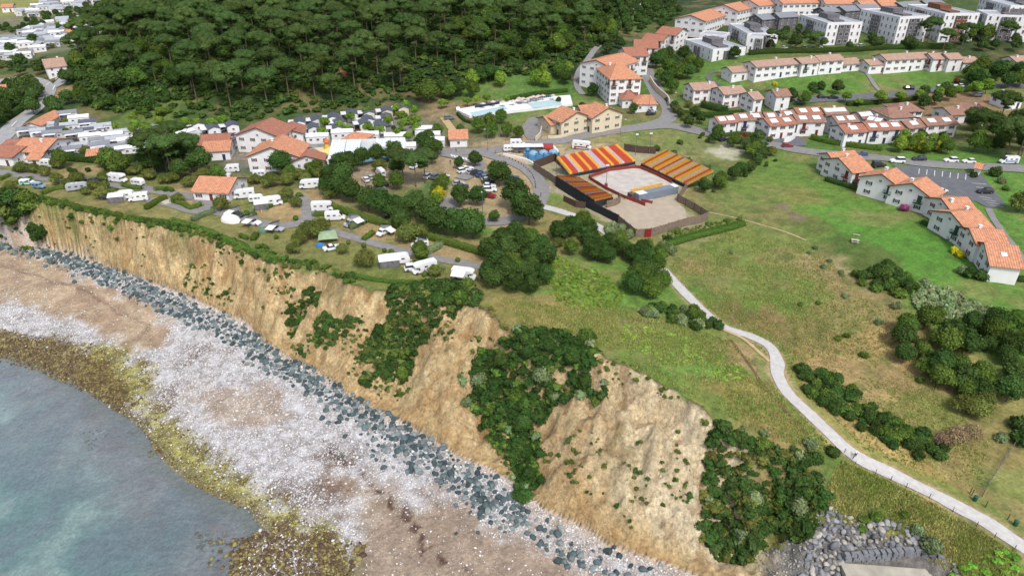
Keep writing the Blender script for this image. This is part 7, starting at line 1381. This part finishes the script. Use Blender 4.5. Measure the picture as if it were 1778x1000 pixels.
def putv(key, px, py, deg, desc=None, group=None, s=None):
    s = s or (1.0 if key.startswith('car') else .9); P = G(px, py)[:2]; return spawn(PROTO[key][0], (float(P[0]), float(P[1]), H(*P)+.16), math.radians(deg), desc, s, group)
for k, px, py, a, ds in [('car_white_van', 1557, 283, 178, 'white small van passing on the road beside the lawn houses'), ('car_dark_suv', 1595, 279.5, 178, 'dark car on the road between two white ones'), ('car_white_suv', 1650, 282, 178, 'white car parked on the roadside near the tiny shed'), ('car_white_hatch', 1681, 283.5, 178, 'white car half behind the tiny shed'), ('bus', 1750, 284, 180, 'white minibus with blue stripe on the road'),
        ('car_blue_hatch', 1495, 271, 175, 'dark blue car behind the left lawn house'), ('car_white_suv', 1633, 336, 25, 'white car in the parking lot beside the houses'), ('car_dark_suv', 1709, 336, 178, 'black car on the right of the parking lot'), ('car_dark_van', 1525, 290, 5, 'black people carrier behind the gabled house'), ('car_white_sedan', 1637, 152, 165, 'white car on the upper road'), ('car_dark_hatch', 1573, 155, 80, 'dark car on the upper road, left of another dark one'),
        ('car_dark_suv', 1581, 155, 80, 'black car on the upper road between round trees'), ('car_dark_hatch', 1427, 171, 5, 'dark car on the upper road behind bushes, left one'), ('car_dark_sedan', 1446, 172, 5, 'dark car on the upper road behind bushes, right one'), ('car_red_hatch', 1367, 256, 0, 'dark red car at the yard of the terraces'), ('car_dark_hatch', 1256, 245, 20, 'dark car half hidden by bushes'), ('car_grey_suv', 1695, 168, 160, 'grey car next to the pink bush'), ('car_white_hatch', 1664, 152, 160, 'white car by the upper road hedge'),
        ('car_silver_hatch', 1132, 196, 20, 'silver car beside the hotel annex'), ('car_dark_hatch', 1130, 200, 15, 'dark car in front of the silver one by the hotel annex'), ('car_dark_suv', 1159, 176, 95, 'black car on the hotel road bend'), ('car_white_suv', 1252, 76, 10, 'white car beside the white flat-roofed buildings'), ('car_white_hatch', 1362, 86, 40, 'white car behind the upper terrace, leftmost'), ('car_white_van', 1397, 86, 60, 'white car behind the upper terrace in a row of three, first'), ('car_dark_hatch', 1412, 86, 60, 'dark car behind the upper terrace hedge'), ('car_white_hatch', 1425, 86, 60, 'white car behind the upper terrace in a row of three, last'), ('car_white_suv', 1496, 83, 15, 'white car below the grey-loggia apartment block'), ('car_silver_hatch', 1528, 82, 15, 'silver car below the grey-loggia apartment block'),
        ('car_white_suv', 805, 300, 30, 'white car at the top of the car park row'), ('car_white_hatch', 812, 296, 30, 'white car behind the first one of the car park row'), ('car_silver_hatch', 820, 302, 30, 'silver car in the upper car park row'), ('car_dark_suv', 829, 304, 30, 'black car in the upper car park row'), ('car_blue_hatch', 837, 307, 25, 'bright blue car in the car park row'), ('car_grey_suv', 846, 312, 10, 'grey car at the bend of the car park row'), ('car_silver_hatch', 848, 316, 8, 'silver car below the grey one at the bend'),
        ('car_dark_hatch', 849, 320, 5, 'dark car in the middle of the car park row'), ('car_white_hatch', 850, 326, 3, 'white car second from the lower end of the car park row'), ('car_white_suv', 850, 333, 3, 'white car at the lower end of the car park row'), ('car_red_hatch', 850, 343, -20, 'dark red car below the car park row'), ('car_dark_suv', 890, 313, 10, 'dark car on the right edge of the car park, upper'), ('car_dark_sedan', 889, 319, 8, 'black car on the right edge of the car park, lower'), ('car_silver_hatch', 797, 322, 10, 'silver car between the car park trees'), ('car_dark_hatch', 803, 327, 5, 'black car between the car park trees'),
        ('car_white_hatch', 772, 311, 60, 'white car under the left car park trees, right one'), ('car_grey_suv', 757, 310, 60, 'grey car under the left car park trees'), ('car_white_suv', 744, 309, 65, 'white car under the left car park trees, left one'), ('vbig', 661, 305, 120, 'grey-white van between the dark trees'), ('car_silver_hatch', 643, 311, 120, 'silver car left of the van between dark trees'), ('car_white_hatch', 635, 315, 120, 'white car left of the van between dark trees'), ('car_dark_hatch', 668, 322, 120, 'dark car in the shaded row, upper'), ('car_silver_hatch', 662, 327, 118, 'silver car in the shaded row, middle'), ('car_dark_suv', 656, 332, 116, 'dark car in the shaded row, lower'), ('car_white_hatch', 720, 292, 60, 'white car behind the tall pines'), ('car_dark_suv', 677, 378, 40, 'black car under the dark trees'),
        ('car_white_hatch', 444, 243, 70, 'white car in the camp yard'), ('car_white_suv', 405, 240, 75, 'white car at the end of the row building, upper'), ('car_silver_hatch', 408, 247, 75, 'silver car at the end of the row building, lower'), ('car_white_hatch', 513, 244, 20, 'white car beside the restaurant side wing'), ('car_white_suv', 142, 229, -15, 'white car among the mobile homes'), ('car_white_hatch', 388, 228, 70, 'white car left of the restaurant'), ('car_silver_hatch', 548, 211, 70, 'silver car between dark-roofed mobile homes'),
        ('car_white_sedan', 577, 434, 28, 'white saloon car next to the green tarp'), ('car_white_suv', 718, 469, 15, 'white car parked against the motorhome near the cliff'), ('crvl', 688, 458, 14, 'long white caravan with attached awning tent near the cliff'), ('mot', 737, 472, -150, 'white motorhome between grey hedges near the cliff'), ('mota', 806, 484, -15, 'white motorhome with awning, the last one on the right'), ('popd', 729, 429, -160, 'white and black camper with raised roof by the lane'), ('pop', 667, 407, -125, 'white camper van with raised dark roof beside the lane'), ('popg', 612, 391, -130, 'silver camper van with raised roof behind a rounded hedge'),
        ('vbig', 583, 382, 8, 'long white van bus below the white motorhome'), ('mot', 561, 366, 5, 'white motorhome in front of the dark trees'), ('mot', 538, 327, 190, 'white motorhome by itself near the round trees'), ('mot', 425, 344, -160, 'white motorhome with bunk, upper one of three on the lane'), ('crvs', 446, 351, 10, 'small white caravan in the middle of three on the lane'), ('mot', 473, 357, 20, 'white motorhome beside the hedge with the blue tarp'),
        ('car_dark_suv', 412, 376, -25, 'dark car with white bonnet beside the white tent'), ('car_white_suv', 441, 390, -20, 'white car under a roof tent on the cliff lawn'), ('car_silver_hatch', 481, 401, -15, 'silver car under a roof tent near the olive tree'), ('crvl', 213, 346, 15, 'large white caravan with annex on the left pitches'), ('vbig', 242, 349, -165, 'white van right of the large caravan'), ('silver', 136, 331, 18, 'silver caravan on its own pitch at the left'), ('mot', 206, 316, -12, 'white motorhome beside the lane at the left'), ('crvs', 241, 322, -15, 'small rounded caravan with dark windows at the left'),
        ('hippy', 49, 321, 8, 'vintage green and white camper van at the far left'), ('bluev', 69, 327, -10, 'pale blue van beside the vintage camper'), ('vbig', 87, 290, -12, 'white van half behind trees at the left'), ('vbig', 402, 299, 190, 'grey-white van behind the bungalow'), ('car_silver_hatch', 391, 306, 5, 'silver car behind the bungalow'), ('crvs', 452, 307, 10, 'tiny round white caravan behind the hedge'),
        ('truck', 1010, 259, -15, 'white and red box truck with graphics behind the left stand'), ('crvs', 884, 263, 5, 'small pale trailer at the left of the fairground yard'), ('vbig', 899, 254, 5, 'white and pink snack van at the back of the fairground yard'), ('car_dark_hatch', 140, 316, 30, 'dark jeep near the lane at the left'), ('car_dark_suv', 168, 318, 5, 'black car beside the motorhome at the left'), ('car_dark_hatch', 187, 346, 10, 'dark trailer car left of the large caravan'),
        ('car_white_suv', 70, 42, 0, 'white car among the distant mobile homes'), ('car_white_hatch', 8, 80, 30, 'white car at the left edge near distant mobile homes'), ('car_white_hatch', 795, 192, 100, 'white car beside the long pool terrace'), ('car_grey_suv', 780, 208, 10, 'grey car on the dirt track left of the pool terrace')]:
    putv(k, px, py, a, ds)
# roof tents on the two cars, awning tents
def rooftent(px, py, deg, desc):
    P = G(px, py)[:2]; o = thing('roof_tent', 'roof tent', desc, (float(P[0]), float(P[1]), H(*P)+1.75), math.radians(deg)); mb = MB(); mb.add([(-1.2, -.7, 0), (1.2, -.7, 0), (1.2, .7, 0), (-1.2, .7, 0), (-1.2, -.7, .2), (-1.2, .7, .2), (1.2, -.7, 1.1), (1.2, .7, 1.1)], [(0, 1, 6, 4), (1, 2, 7, 6), (2, 3, 5, 7), (3, 0, 4, 5), (3, 2, 1, 0), (4, 6, 7, 5)]); mb.build('fly', M_canvas, o)
    mb = MB(); mb.add([(-1.3, -.8, .22), (1.3, -.8, 1.15), (1.3, .8, 1.15), (-1.3, .8, .22), (-1.3, -.8, .32), (1.3, -.8, 1.25), (1.3, .8, 1.25), (-1.3, .8, .32)], [(3, 2, 1, 0), (4, 5, 6, 7), (0, 1, 5, 4), (1, 2, 6, 5), (2, 3, 7, 6), (3, 0, 4, 7)]); mb.build('lid', PAINT['dark'], o)
    mb = MB(); mb.add([(-1.2, -.8, .1), (1.0, -.8, .1), (1.0, -3.2, -.2), (-1.2, -3.2, -.2), (-1.2, -.8, .16), (1.0, -.8, .16), (1.0, -3.2, -.14), (-1.2, -3.2, -.14)], [(3, 2, 1, 0), (4, 5, 6, 7), (0, 1, 5, 4), (1, 2, 6, 5), (2, 3, 7, 6), (3, 0, 4, 7)]); mb.build('side_awning', M_tentw, o)
rooftent(439, 389, -20, 'dark roof tent with white side awning on the white car'); rooftent(479, 400, -15, 'dark roof tent with awning on the silver car'); rooftent(409, 374, -25, 'dark open roof tent on the dark car')
def tent(px, py, deg, L_, w, h, m, desc, name='tent', cat='tent'):
    P = G(px, py)[:2]; o = thing(name, cat, desc, (float(P[0]), float(P[1]), H(*P)), math.radians(deg)); mb = MB(); n = 9; R_ = []
    for i, f in enumerate(np.linspace(-1, 1, 7)):
        s = max(.05, (1-abs(f)**2.6))
        for j in range(n): t = math.pi*j/(n-1); R_.append((f*L_/2, math.cos(t)*w/2*(s**.5), math.sin(t)*h*(s**.45)))
    Fq = [(n*i+j, n*i+j+1, n*(i+1)+j+1, n*(i+1)+j) for i in range(6) for j in range(n-1)]; mb.add(R_, Fq); o2 = mb.build('canvas', m, o)
    for p in o2.data.polygons: p.use_smooth = True
    mb = MB(); mb.box((L_*.36, 0, h*.25), (.5, .9, h*.5)); mb.build('door_flap', M_canvas, o); return o
tent(401, 384, -20, 6.5, 3.6, 2.1, M_tentw, 'large white tunnel tent on the cliff lawn'); tent(458, 402, 10, 3.2, 2.4, 1.3, mat('green_canvas', alb(96, 128, 100), .9, .1), 'small green tent between the two roof-tent cars'); tent(465, 356, 30, 2.2, 1.8, 1.2, mat('blue_canvas', alb(60, 120, 180), .8, .1), 'small blue tarp tent beside the sandy pitch', 'tent'); tent(556, 428, 0, 2.4, 1.6, 1.1, mat('blue_canvas', alb(60, 120, 180)), 'tiny pale blue tent left of the white saloon car')
o = thing('tarp', 'tarp', 'pale green tarp stretched beside the white saloon car', tuple(G(570, 419)), .3); mb = MB(); mb.add([(-2.6, -2, 1.6), (2.6, -1.6, 1.2), (2.2, 2, 2.2), (-2, 1.6, 2.4), (0, 0, 2.5)], [(0, 1, 4), (1, 2, 4), (2, 3, 4), (3, 0, 4)]); mb.build('sheet', mat('tarp_green', alb(150, 172, 138), .9, .1), o); mb = MB(); [mb.cyl((a, b_, 0), (a, b_, z_), .04, .04, 5) for a, b_, z_ in ((-2.6, -2, 1.6), (2.6, -1.6, 1.2), (2.2, 2, 2.2), (-2, 1.6, 2.4))]; mb.build('pole', M_rim, o)
def awning_tent(px, py, deg, L_, desc):
    P = G(px, py)[:2]; o = thing('awning_tent', 'awning', desc, (float(P[0]), float(P[1]), H(*P)), math.radians(deg)); mb = MB(); V = [(-L_/2, -1.4, 0), (L_/2, -1.4, 0), (L_/2, 1.4, 0), (-L_/2, 1.4, 0), (-L_/2, -1.4, 1.9), (L_/2, -1.4, 1.9), (L_/2, 1.4, 2.5), (-L_/2, 1.4, 2.5)]; mb.add(V, [(4, 5, 6, 7), (1, 2, 6, 5), (2, 3, 7, 6), (3, 0, 4, 7)]); mb.build('canvas', M_tentw, o); mb = MB(); mb.box((0, -1.38, .95), (L_*.96, .06, 1.8)); mb.build('front', M_greyp, o)
awning_tent(676, 461, -166+180+0, 5, 'white awning tent attached to the long caravan near the cliff'); awning_tent(204, 350, 15, 4.5, 'white annex tent in front of the large left caravan'); awning_tent(455, 362, 20, 4, 'white side tent of the motorhome beside the hedge')
# ---- people
def person(px, py, deg, top, legs, desc, pose='stand', bike=False, hair=(60, 44, 34), s=1.0, group=None, P3=None):
    V = []; E = []; Rr = []
    def add(p, r_, par=None): V.append(p); Rr.append(r_); (E.append((par, len(V)-1)) if par is not None else None); return len(V)-1
    k = 1 if pose == 'walk' else 0
    if bike:
        pel = add((0, 0, .98), .15); ch = add((.16, 0, 1.28), .15, pel); ne = add((.24, 0, 1.46), .06, ch); hd = add((.28, 0, 1.60), .10, ne)
        for sd_, ph in ((-1, .25), (1, -.05)): sh = add((.20, sd_*.2, 1.36), .06, ch); el = add((.40, sd_*.24, 1.16), .045, sh); add((.58, sd_*.2, 1.06), .035, el); hp = add((.03, sd_*.11, .92), .09, pel); kn = add((.35, sd_*.12, .72+ph*.4), .06, hp); an = add((.12, sd_*.12, .36+ph*.6), .04, kn); add((.26, sd_*.12, .32+ph*.6), .035, an)
    else:
        pel = add((0, 0, .95), .14); ch = add((0, 0, 1.28), .15, pel); ne = add((.01, 0, 1.46), .055, ch); hd = add((.02, 0, 1.62), .10, ne)
        for sd_ in (-1, 1): sw = .22*sd_*k; sh = add((0, sd_*.2, 1.38), .06, ch); el = add((-sw*.4, sd_*.25, 1.12), .045, sh); add((-sw+.05, sd_*.26, .88), .035, el); hp = add((0, sd_*.1, .88), .09, pel); kn = add((sw*.6+.02, sd_*.11, .48), .06, hp); an = add((sw, sd_*.11, .08), .04, kn); add((sw+.14, sd_*.12, .04), .035, an)
    me = bpy.data.meshes.new('person'); me.from_pydata(V, E, []); o = bpy.data.objects.new('person', me); COL.objects.link(o); P = G(px, py)[:2] if P3 is None else P3[:2]; o.location = (float(P[0]), float(P[1]), H(*P)+.13 if P3 is None else P3[2]); o.rotation_euler = (0, 0, math.radians(deg)); o.scale = (s, s, s)
    md = o.modifiers.new('skin', 'SKIN'); sv = me.skin_vertices[0].data
    for i, r_ in enumerate(Rr): sv[i].radius = (r_, r_)
    sv[0].use_root = True; sub = o.modifiers.new('sub', 'SUBSURF'); sub.levels = sub.render_levels = 1
    m, nt, b = newmat('clothes'); N = nt.nodes; L = nt.links; tc = N.new('ShaderNodeTexCoord'); sx_ = N.new('ShaderNodeSeparateXYZ'); L.new(tc.outputs['Object'], sx_.inputs[0]); cr = N.new('ShaderNodeValToRGB'); cr.color_ramp.interpolation = 'CONSTANT'; el_ = cr.color_ramp.elements; el_[0].position = 0; el_[0].color = (*alb(50, 46, 46), 1); el_[1].position = .05; el_[1].color = (*alb(*legs), 1)
    for ps, cc_ in ((.5, top), (.735, (206, 164, 140)), (.835, hair)): e = el_.new(ps); e.color = (*alb(*cc_), 1)
    dv = N.new('ShaderNodeMath'); dv.operation = 'DIVIDE'; dv.inputs[1].default_value = 2.0; L.new(sx_.outputs['Z'], dv.inputs[0]); L.new(dv.outputs[0], cr.inputs[0]); L.new(cr.outputs[0], b.inputs['Base Color']); b.inputs['Roughness'].default_value = .8; me.materials.append(m)
    THINGS.append([o, 'person', desc, group, tuple(o.location)]); return o
person(1483, 795, 40, (238, 238, 240), (40, 42, 52), 'person in a white top and dark shorts cycling on the pale footpath', bike=True, hair=(225, 225, 228))
P = G(1483, 795)[:2]; o = thing('bicycle', 'bicycle', 'bicycle ridden on the pale footpath', (float(P[0]), float(P[1]), H(*P)+.13), math.radians(40)); M_bike = PAINT['dark']
for X in (-.5, .55):
    mb = MB(); n = 16
    for i in range(n): a0, a1 = 6.283*i/n, 6.283*(i+1)/n; mb.cyl((X+.33*math.cos(a0), 0, .34+.33*math.sin(a0)), (X+.33*math.cos(a1), 0, .34+.33*math.sin(a1)), .022, .022, 5)
    w_ = mb.build('wheel', M_tyre, o); mb = MB(); [mb.cyl((X, 0, .34), (X+.32*math.cos(a0), 0, .34+.32*math.sin(a0)), .006, .006, 3) for a0 in np.linspace(0, 6.28, 9)[:8]]; mb.build('spokes', M_rim, w_)
mb = MB(); [mb.cyl(p_, q_, .022, .022, 6) for p_, q_ in (((-.5, 0, .34), (-.15, 0, .88)), ((-.15, 0, .88), (.42, 0, .86)), ((.42, 0, .9), (.55, 0, .34)), ((-.1, 0, .36), (.42, 0, .84)), ((-.5, 0, .34), (-.1, 0, .36)), ((-.1, 0, .36), (-.18, 0, .92)))]; mb.build('frame', M_bike, o); mb = MB(); mb.box((-.18, 0, .94), (.26, .14, .06)); mb.build('saddle', M_tyre, o); mb = MB(); mb.cyl((.42, -.24, 1.02), (.42, .24, 1.02), .018, .018, 6); mb.cyl((.42, 0, .9), (.42, 0, 1.02), .02, .02, 6); mb.build('handlebar', M_bike, o)
for px, py, a, t, l, ds in [(914, 337, 20, (70, 74, 90), (40, 44, 60), 'person in dark clothes at the left of the pair on the forecourt path'), (919, 336, 200, (120, 60, 60), (50, 50, 60), 'person in a red-brown top at the right of the pair on the path'), (939, 357, 90, (60, 60, 70), (190, 190, 190), 'person with pale trousers beside the path junction'), (792, 266, 60, (60, 66, 80), (60, 50, 60), 'person walking on the road crossing'), (860, 268, 0, (210, 60, 50), (40, 40, 60), 'person in red near the white barrier'),
        (782, 286, 90, (40, 44, 54), (40, 40, 50), 'person in black on the path below the crossing'), (836, 318, 30, (200, 196, 190), (60, 60, 70), 'person beside the row of cars'), (432, 397, 10, (120, 110, 150), (70, 60, 80), 'person sitting area beside the roof-tent car'), (455, 372, 0, (220, 110, 90), (230, 230, 230), 'person in a pink top on the camp lane'), (939, 343, 0, (80, 70, 60), (60, 60, 70), 'person standing on the pale path near the green verge'), (1104, 413, 0, (0, 0, 0), (0, 0, 0), None), (738, 478, 0, (150, 100, 120), (70, 60, 70), 'person in a purple top next to the motorhome near the cliff')]:
    if ds: person(px, py, a, t, l, ds.replace('sitting area ', 'standing '), 'walk' if 'walk' in ds or 'pair' in ds else 'stand')
# ---- picnic table and bench on the lawn
P = G(1484, 421); o = thing('picnic_table', 'picnic table', 'pale grey picnic table alone on the big lawn', tuple(P), -.4); mb = MB(); mb.box((0, 0, .75), (1.9, .8, .07)); mb.build('top', M_conc, o)
for s in (-1, 1): mb = MB(); mb.box((0, s*.75, .45), (1.9, .3, .06)); mb.build('seat', M_conc, o); mb = MB(); mb.box((s*.6, 0, .36), (.12, 1.5, .72)); mb.build('leg', M_conc, o)
P = G(1487, 410); o = thing('bench', 'bench', 'small pale bench just behind the picnic table', tuple(P), -.4); mb = MB(); mb.box((0, 0, .45), (1.7, .35, .07)); mb.build('seat', M_conc, o); [(lambda mb: (mb.box((s*.6, 0, .2), (.1, .3, .44)), mb.build('leg', M_conc, o)))(MB()) for s in (-1, 1)]
# ---- fence with posts and wire along the footpath, bins, posts
Lp = smooth_line(GW("1466,786 1484,808 1520,822 1560,840 1600,858 1640,880 1680,904 1710,922 1745,944 1790,972"), 1.0)
acc = 0; posts = []
for i in range(0, len(Lp), 1):
    if i == 0 or np.linalg.norm(Lp[i]-posts[-1]) > 2.4: posts.append(Lp[i])
c = np.mean(posts, 0); zc = H(*c); o = thing('wire_fence', 'fence', 'low post and wire fence along the seaward side of the pale footpath', (float(c[0]), float(c[1]), zc)); wire = MB()
for i, p in enumerate(posts):
    mb = MB(); z = H(*p)-zc; mb.cyl((p[0]-c[0], p[1]-c[1], z-.2), (p[0]-c[0], p[1]-c[1], z+1.05), .06, .05, 6); mb.build('post', M_dwood, o)
    if i:
        q = posts[i-1]; zq = H(*q)-zc
        for hh in (.3, .65, .98): wire.cyl((q[0]-c[0], q[1]-c[1], zq+hh), (p[0]-c[0], p[1]-c[1], z+hh), .012, .012, 4)
wire.build('wires', M_steel, o)
for px, py, ds in [(1692, 869, 'dark green litter bin beside the footpath, upper one'), (1762, 912, 'dark green litter bin beside the footpath, lower one')]:
    P = G(px, py); o = thing('litter_bin', 'litter bin', ds, tuple(P), 0, 'green litter bins beside the footpath'); mb = MB(); mb.cyl((0, 0, .1), (0, 0, 1.0), .32, .34, 10); mb.build('body', mat('bin_green', alb(34, 92, 74), .6, .1), o); mb = MB(); mb.cyl((0, 0, 1.0), (0, 0, 1.12), .37, .2, 10); mb.build('lid', mat('bin_green', alb(34, 92, 74)), o); mb = MB(); mb.cyl((0, 0, -.2), (0, 0, .1), .1, .1, 6); mb.build('foot', M_steel, o)
for px, py in [(1687, 860), (1711, 880), (1749, 902), (1684, 856)]:
    P = G(px, py); o = thing('marker_post', 'post', 'dark wooden post beside the footpath bins', tuple(P), 0, 'dark wooden posts by the litter bins'); mb = MB(); mb.cyl((0, 0, -.3), (0, 0, 1.3), .08, .07, 6); mb.build('shaft', M_dwood, o); mb = MB(); mb.cyl((0, 0, 1.3), (0, 0, 1.36), .09, .03, 6); mb.build('cap', M_fenced, o)
Lf = smooth_line(GW("1705,862 1720,835 1740,805 1762,772 1775,755"), 2.0); c = Lf.mean(0); zc = H(*c); o = thing('mesh_fence', 'fence', 'dark chain-link fence climbing beside the playing lawn', (float(c[0]), float(c[1]), zc)); wire = MB()
for i, p in enumerate(Lf):
    mb = MB(); z = H(*p)-zc; mb.cyl((p[0]-c[0], p[1]-c[1], z-.2), (p[0]-c[0], p[1]-c[1], z+1.5), .05, .05, 5); mb.build('post', M_fenced, o)
    if i:
        q = Lf[i-1]; zq = H(*q)-zc
        for hh in np.arange(.15, 1.5, .17): wire.cyl((q[0]-c[0], q[1]-c[1], zq+hh), (p[0]-c[0], p[1]-c[1], z+hh), .018, .018, 4)
wire.build('wires', M_steel, o)
# ---- street lamps
for i, (px, py, h, ds) in enumerate([(1176, 192, 7, 'tall street lamp at the hotel road bend'), (1126, 196, 7, 'street lamp beside the orange annex'), (966, 238, 7, 'street lamp by the villa gate'), (847, 262, 8, 'street lamp beside the camp road'), (838, 372, 6, 'lamp post between the two small car park trees'), (1077, 235, 6, 'lamp post on the road above the arena'), (415, 268, 6, 'dark lamp post in the camp village'), (68, 268, 7, 'dark lamp post in front of the wide building'), (1690, 250, 7, 'lamp post in front of the right-hand trees'), (1512, 118, 5, 'lamp post at the top of the garden path')]):
    P = G(px, py); o = thing('street_lamp', 'street lamp', ds, tuple(P), random.uniform(0, 6), 'street lamps'); mb = MB(); mb.cyl((0, 0, -.3), (0, 0, h), .1, .06, 6); mb.cyl((0, 0, h), (1.2, 0, h+.2), .05, .04, 5); mb.build('pole', M_steel, o); mb = MB(); mb.box((1.5, 0, h+.2), (.7, .25, .12)); mb.build('lamp_head', M_frame, o)
# ================================================================ names for every thing, told apart by where it stands
LMK = [('the hotel', 1070, 140), ('the villas', 1010, 215), ('the pool terrace', 890, 190), ('the restaurant', 465, 225), ('the pool hall', 635, 265), ('the bungalow', 375, 320), ('the road junction', 85, 150), ('the wide building', 75, 260), ('the orange hut', 797, 240), ('the car park', 840, 325), ('the inflatable', 940, 268),
       ('the left stand', 1035, 280), ('the right stand', 1175, 295), ('the near stand', 1015, 335), ('the forecourt', 1140, 385), ('the long caravan', 687, 458), ('the last motorhome', 806, 484), ('the white tent', 401, 384), ('the silver caravan', 136, 331), ('the large left caravan', 213, 346), ('the picnic table', 1484, 421), ('the end house', 1735, 470), ('the gabled houses', 1580, 345),
       ('the parking lot', 1680, 320), ('the minibus', 1750, 284), ('the cyclist', 1483, 795), ('the litter bins', 1730, 890), ('the path bend', 1345, 630), ('the outfall', 1540, 980), ('the pale landslide', 1130, 820), ('the path gap', 1155, 470), ('the meadow bushes', 1530, 490), ('the meadow hollow', 1660, 640), ('the terraces', 1350, 215), ('the right terraces', 1530, 220),
       ('the upper terrace', 1380, 120), ('the right upper terrace', 1600, 110), ('the garden path', 1240, 135), ('the apartment blocks', 1560, 60), ('the corner block', 1740, 40), ('the white tower', 1312, 80), ('the long orange roofs', 1240, 25), ('the stepped wings', 1130, 75), ('the upper track', 1105, 18), ('the hill brow', 700, 20), ('the hill top', 450, 30), ('the hill middle', 560, 90), ('the bare red patch', 600, 125),
       ('the hill foot', 430, 185), ('the wood edge', 870, 140), ('the left wood', 250, 130), ('the wood corner', 200, 60), ('the far camp', 90, 60), ('the left road', 20, 225), ('the dark-roofed homes', 600, 220), ('the dense trees', 700, 375), ('the cliff bushes', 65, 410), ('the boulder band', 480, 620), ('the middle boulders', 700, 760), ('the lower boulders', 950, 920), ('the left boulders', 150, 465),
       ('the upper boulders', 300, 530), ('the bottom boulders', 1120, 990), ('the revetment', 1470, 950), ('the big pines', 310, 290), ('the villa pool', 1720, 205), ('the right trees', 1740, 260)]
C.view_layer.update()
LP_ = np.array([(a, b_) for _, a, b_ in LMK], float); rows_ = {}
for t in THINGS:
    o, cat, desc, group, loc = t
    if loc[2] < -400: continue
    X, Y = project(*loc); t.append((float(X), float(Y)))
from collections import defaultdict
ORD = ['nearest', 'second nearest', 'third nearest', 'fourth nearest', 'fifth nearest', 'sixth nearest', 'seventh nearest', 'eighth nearest', 'ninth nearest', 'tenth nearest', 'eleventh nearest', 'twelfth nearest']
gone = [t for t in THINGS if t[4][2] < -400]
def wipe(o):
    for ch in list(o.children): wipe(ch)
    bpy.data.objects.remove(o)
for t in gone: wipe(t[0])
THINGS[:] = [t for t in THINGS if len(t) > 5]
# nothing grows through a building, and past 300 broad-leaved trees the smallest are one mass
drop = []
for t in THINGS:
    if t[1] in ('tree', 'bush'):
        x, y = t[4][0], t[4][1]; m_ = 1.6 if t[1] == 'tree' else .6
        for cx, cy, rz, hx, hy in FOOT:
            u = (x-cx)*math.cos(rz)+(y-cy)*math.sin(rz); v = -(x-cx)*math.sin(rz)+(y-cy)*math.cos(rz)
            if abs(u) < hx+m_ and abs(v) < hy+m_: drop.append(t); break
dn = {t[0].name for t in drop}; print('trees in buildings', len(drop))
bl_ = [t for t in THINGS if t[0].name.startswith('broadleaf_tree') and t[0].name not in dn]
bl_.sort(key=lambda t: -t[0].scale[2]/math.sqrt(t[4][0]**2+t[4][1]**2+80**2)*(1 if -40 < t[5][0] < 1820 and -30 < t[5][1] < 1010 else .01)); extra = bl_[290:]
print('broadleaf', len(bl_))
FARM = [(np.array(t[4][:2]), {'dark': 'dark', 'brig': 'mid', 'mid-': 'mid', 'lime': 'mid'}[t[2][:4]], t[0].scale[2]) for t in extra if -60 < t[5][0] < 1840 and t[5][1] > -60]
if FARM: merged('far_trees', FARM, .5)
dn |= {t[0].name for t in extra}
for t in THINGS:
    if t[0].name in dn: t.append('x')
for t in [t for t in THINGS if t[-1] == 'x']: wipe(t[0])
THINGS[:] = [t for t in THINGS if t[-1] != 'x']
TENS = ['', '', 'twenty', 'thirty', 'forty', 'fifty', 'sixty', 'seventy']; ONES = ['', 'first', 'second', 'third', 'fourth', 'fifth', 'sixth', 'seventh', 'eighth', 'ninth']; TEEN = ['tenth', 'eleventh', 'twelfth', 'thirteenth', 'fourteenth', 'fifteenth', 'sixteenth', 'seventeenth', 'eighteenth', 'nineteenth']
def ordn(n):
    if n < 10: return ONES[n]
    if n < 20: return TEEN[n-10]
    return (TENS[n//10]+'-'+ONES[n % 10]) if n % 10 else TENS[n//10][:-1]+'ieth'
cnt = defaultdict(list)
for t in THINGS: cnt[t[2]].append(t)
for desc, ts in cnt.items():
    if len(ts) == 1: ts[0][0]['label'] = desc; continue
    sub = defaultdict(list)
    for t in ts:
        X, Y = t[5]; d = np.hypot(LP_[:, 0]-X, (LP_[:, 1]-Y)*1.6); k = int(np.argmin(d)); dx, dy = X-LP_[k, 0], (Y-LP_[k, 1])*1.6
        if d[k] < 9: rel = 'beside'
        elif abs(dx) > abs(dy): rel = 'right of' if dx > 0 else 'left of'
        else: rel = 'in front of' if dy > 0 else 'behind'
        sub[(k, rel)].append((float(d[k]), t))
    for (k, rel), ls in sub.items():
        ls.sort(key=lambda q: q[0])
        for i, (d, t) in enumerate(ls):
            suf = '' if len(ls) == 1 else ', '+(ORD[i] if i < len(ORD) else ordn(i+1)+' nearest'); dd = desc
            while len((dd+' '+rel+' '+LMK[k][0]+suf).split()) > 16:
                c_ = max(dd.rfind(' with '), dd.rfind(' and '), dd.rfind(' beside '), dd.rfind(' above '), dd.rfind(' on '))
                if c_ < 8: break
                dd = dd[:c_]
            lab = dd+' '+rel+' '+LMK[k][0]+suf
            t[0]['label'] = lab
            if not t[3]: t[3] = desc.split(' with ')[0]+'s'
for t in THINGS:
    t[0]['category'] = t[1]
    if t[3]: t[0]['group'] = t[3]
ll = defaultdict(int)
for t in THINGS: ll[t[0]['label']] += 1
print('things', len(THINGS), 'objects', len(scene.objects), 'longest label', max(len(k.split()) for k in ll), 'shared', sum(v for v in ll.values() if v > 1), 'names', sorted(((n, sum(1 for t in THINGS if t[0].name.split('.')[0] == n)) for n in {t[0].name.split('.')[0] for t in THINGS}), key=lambda q: -q[1])[:8])
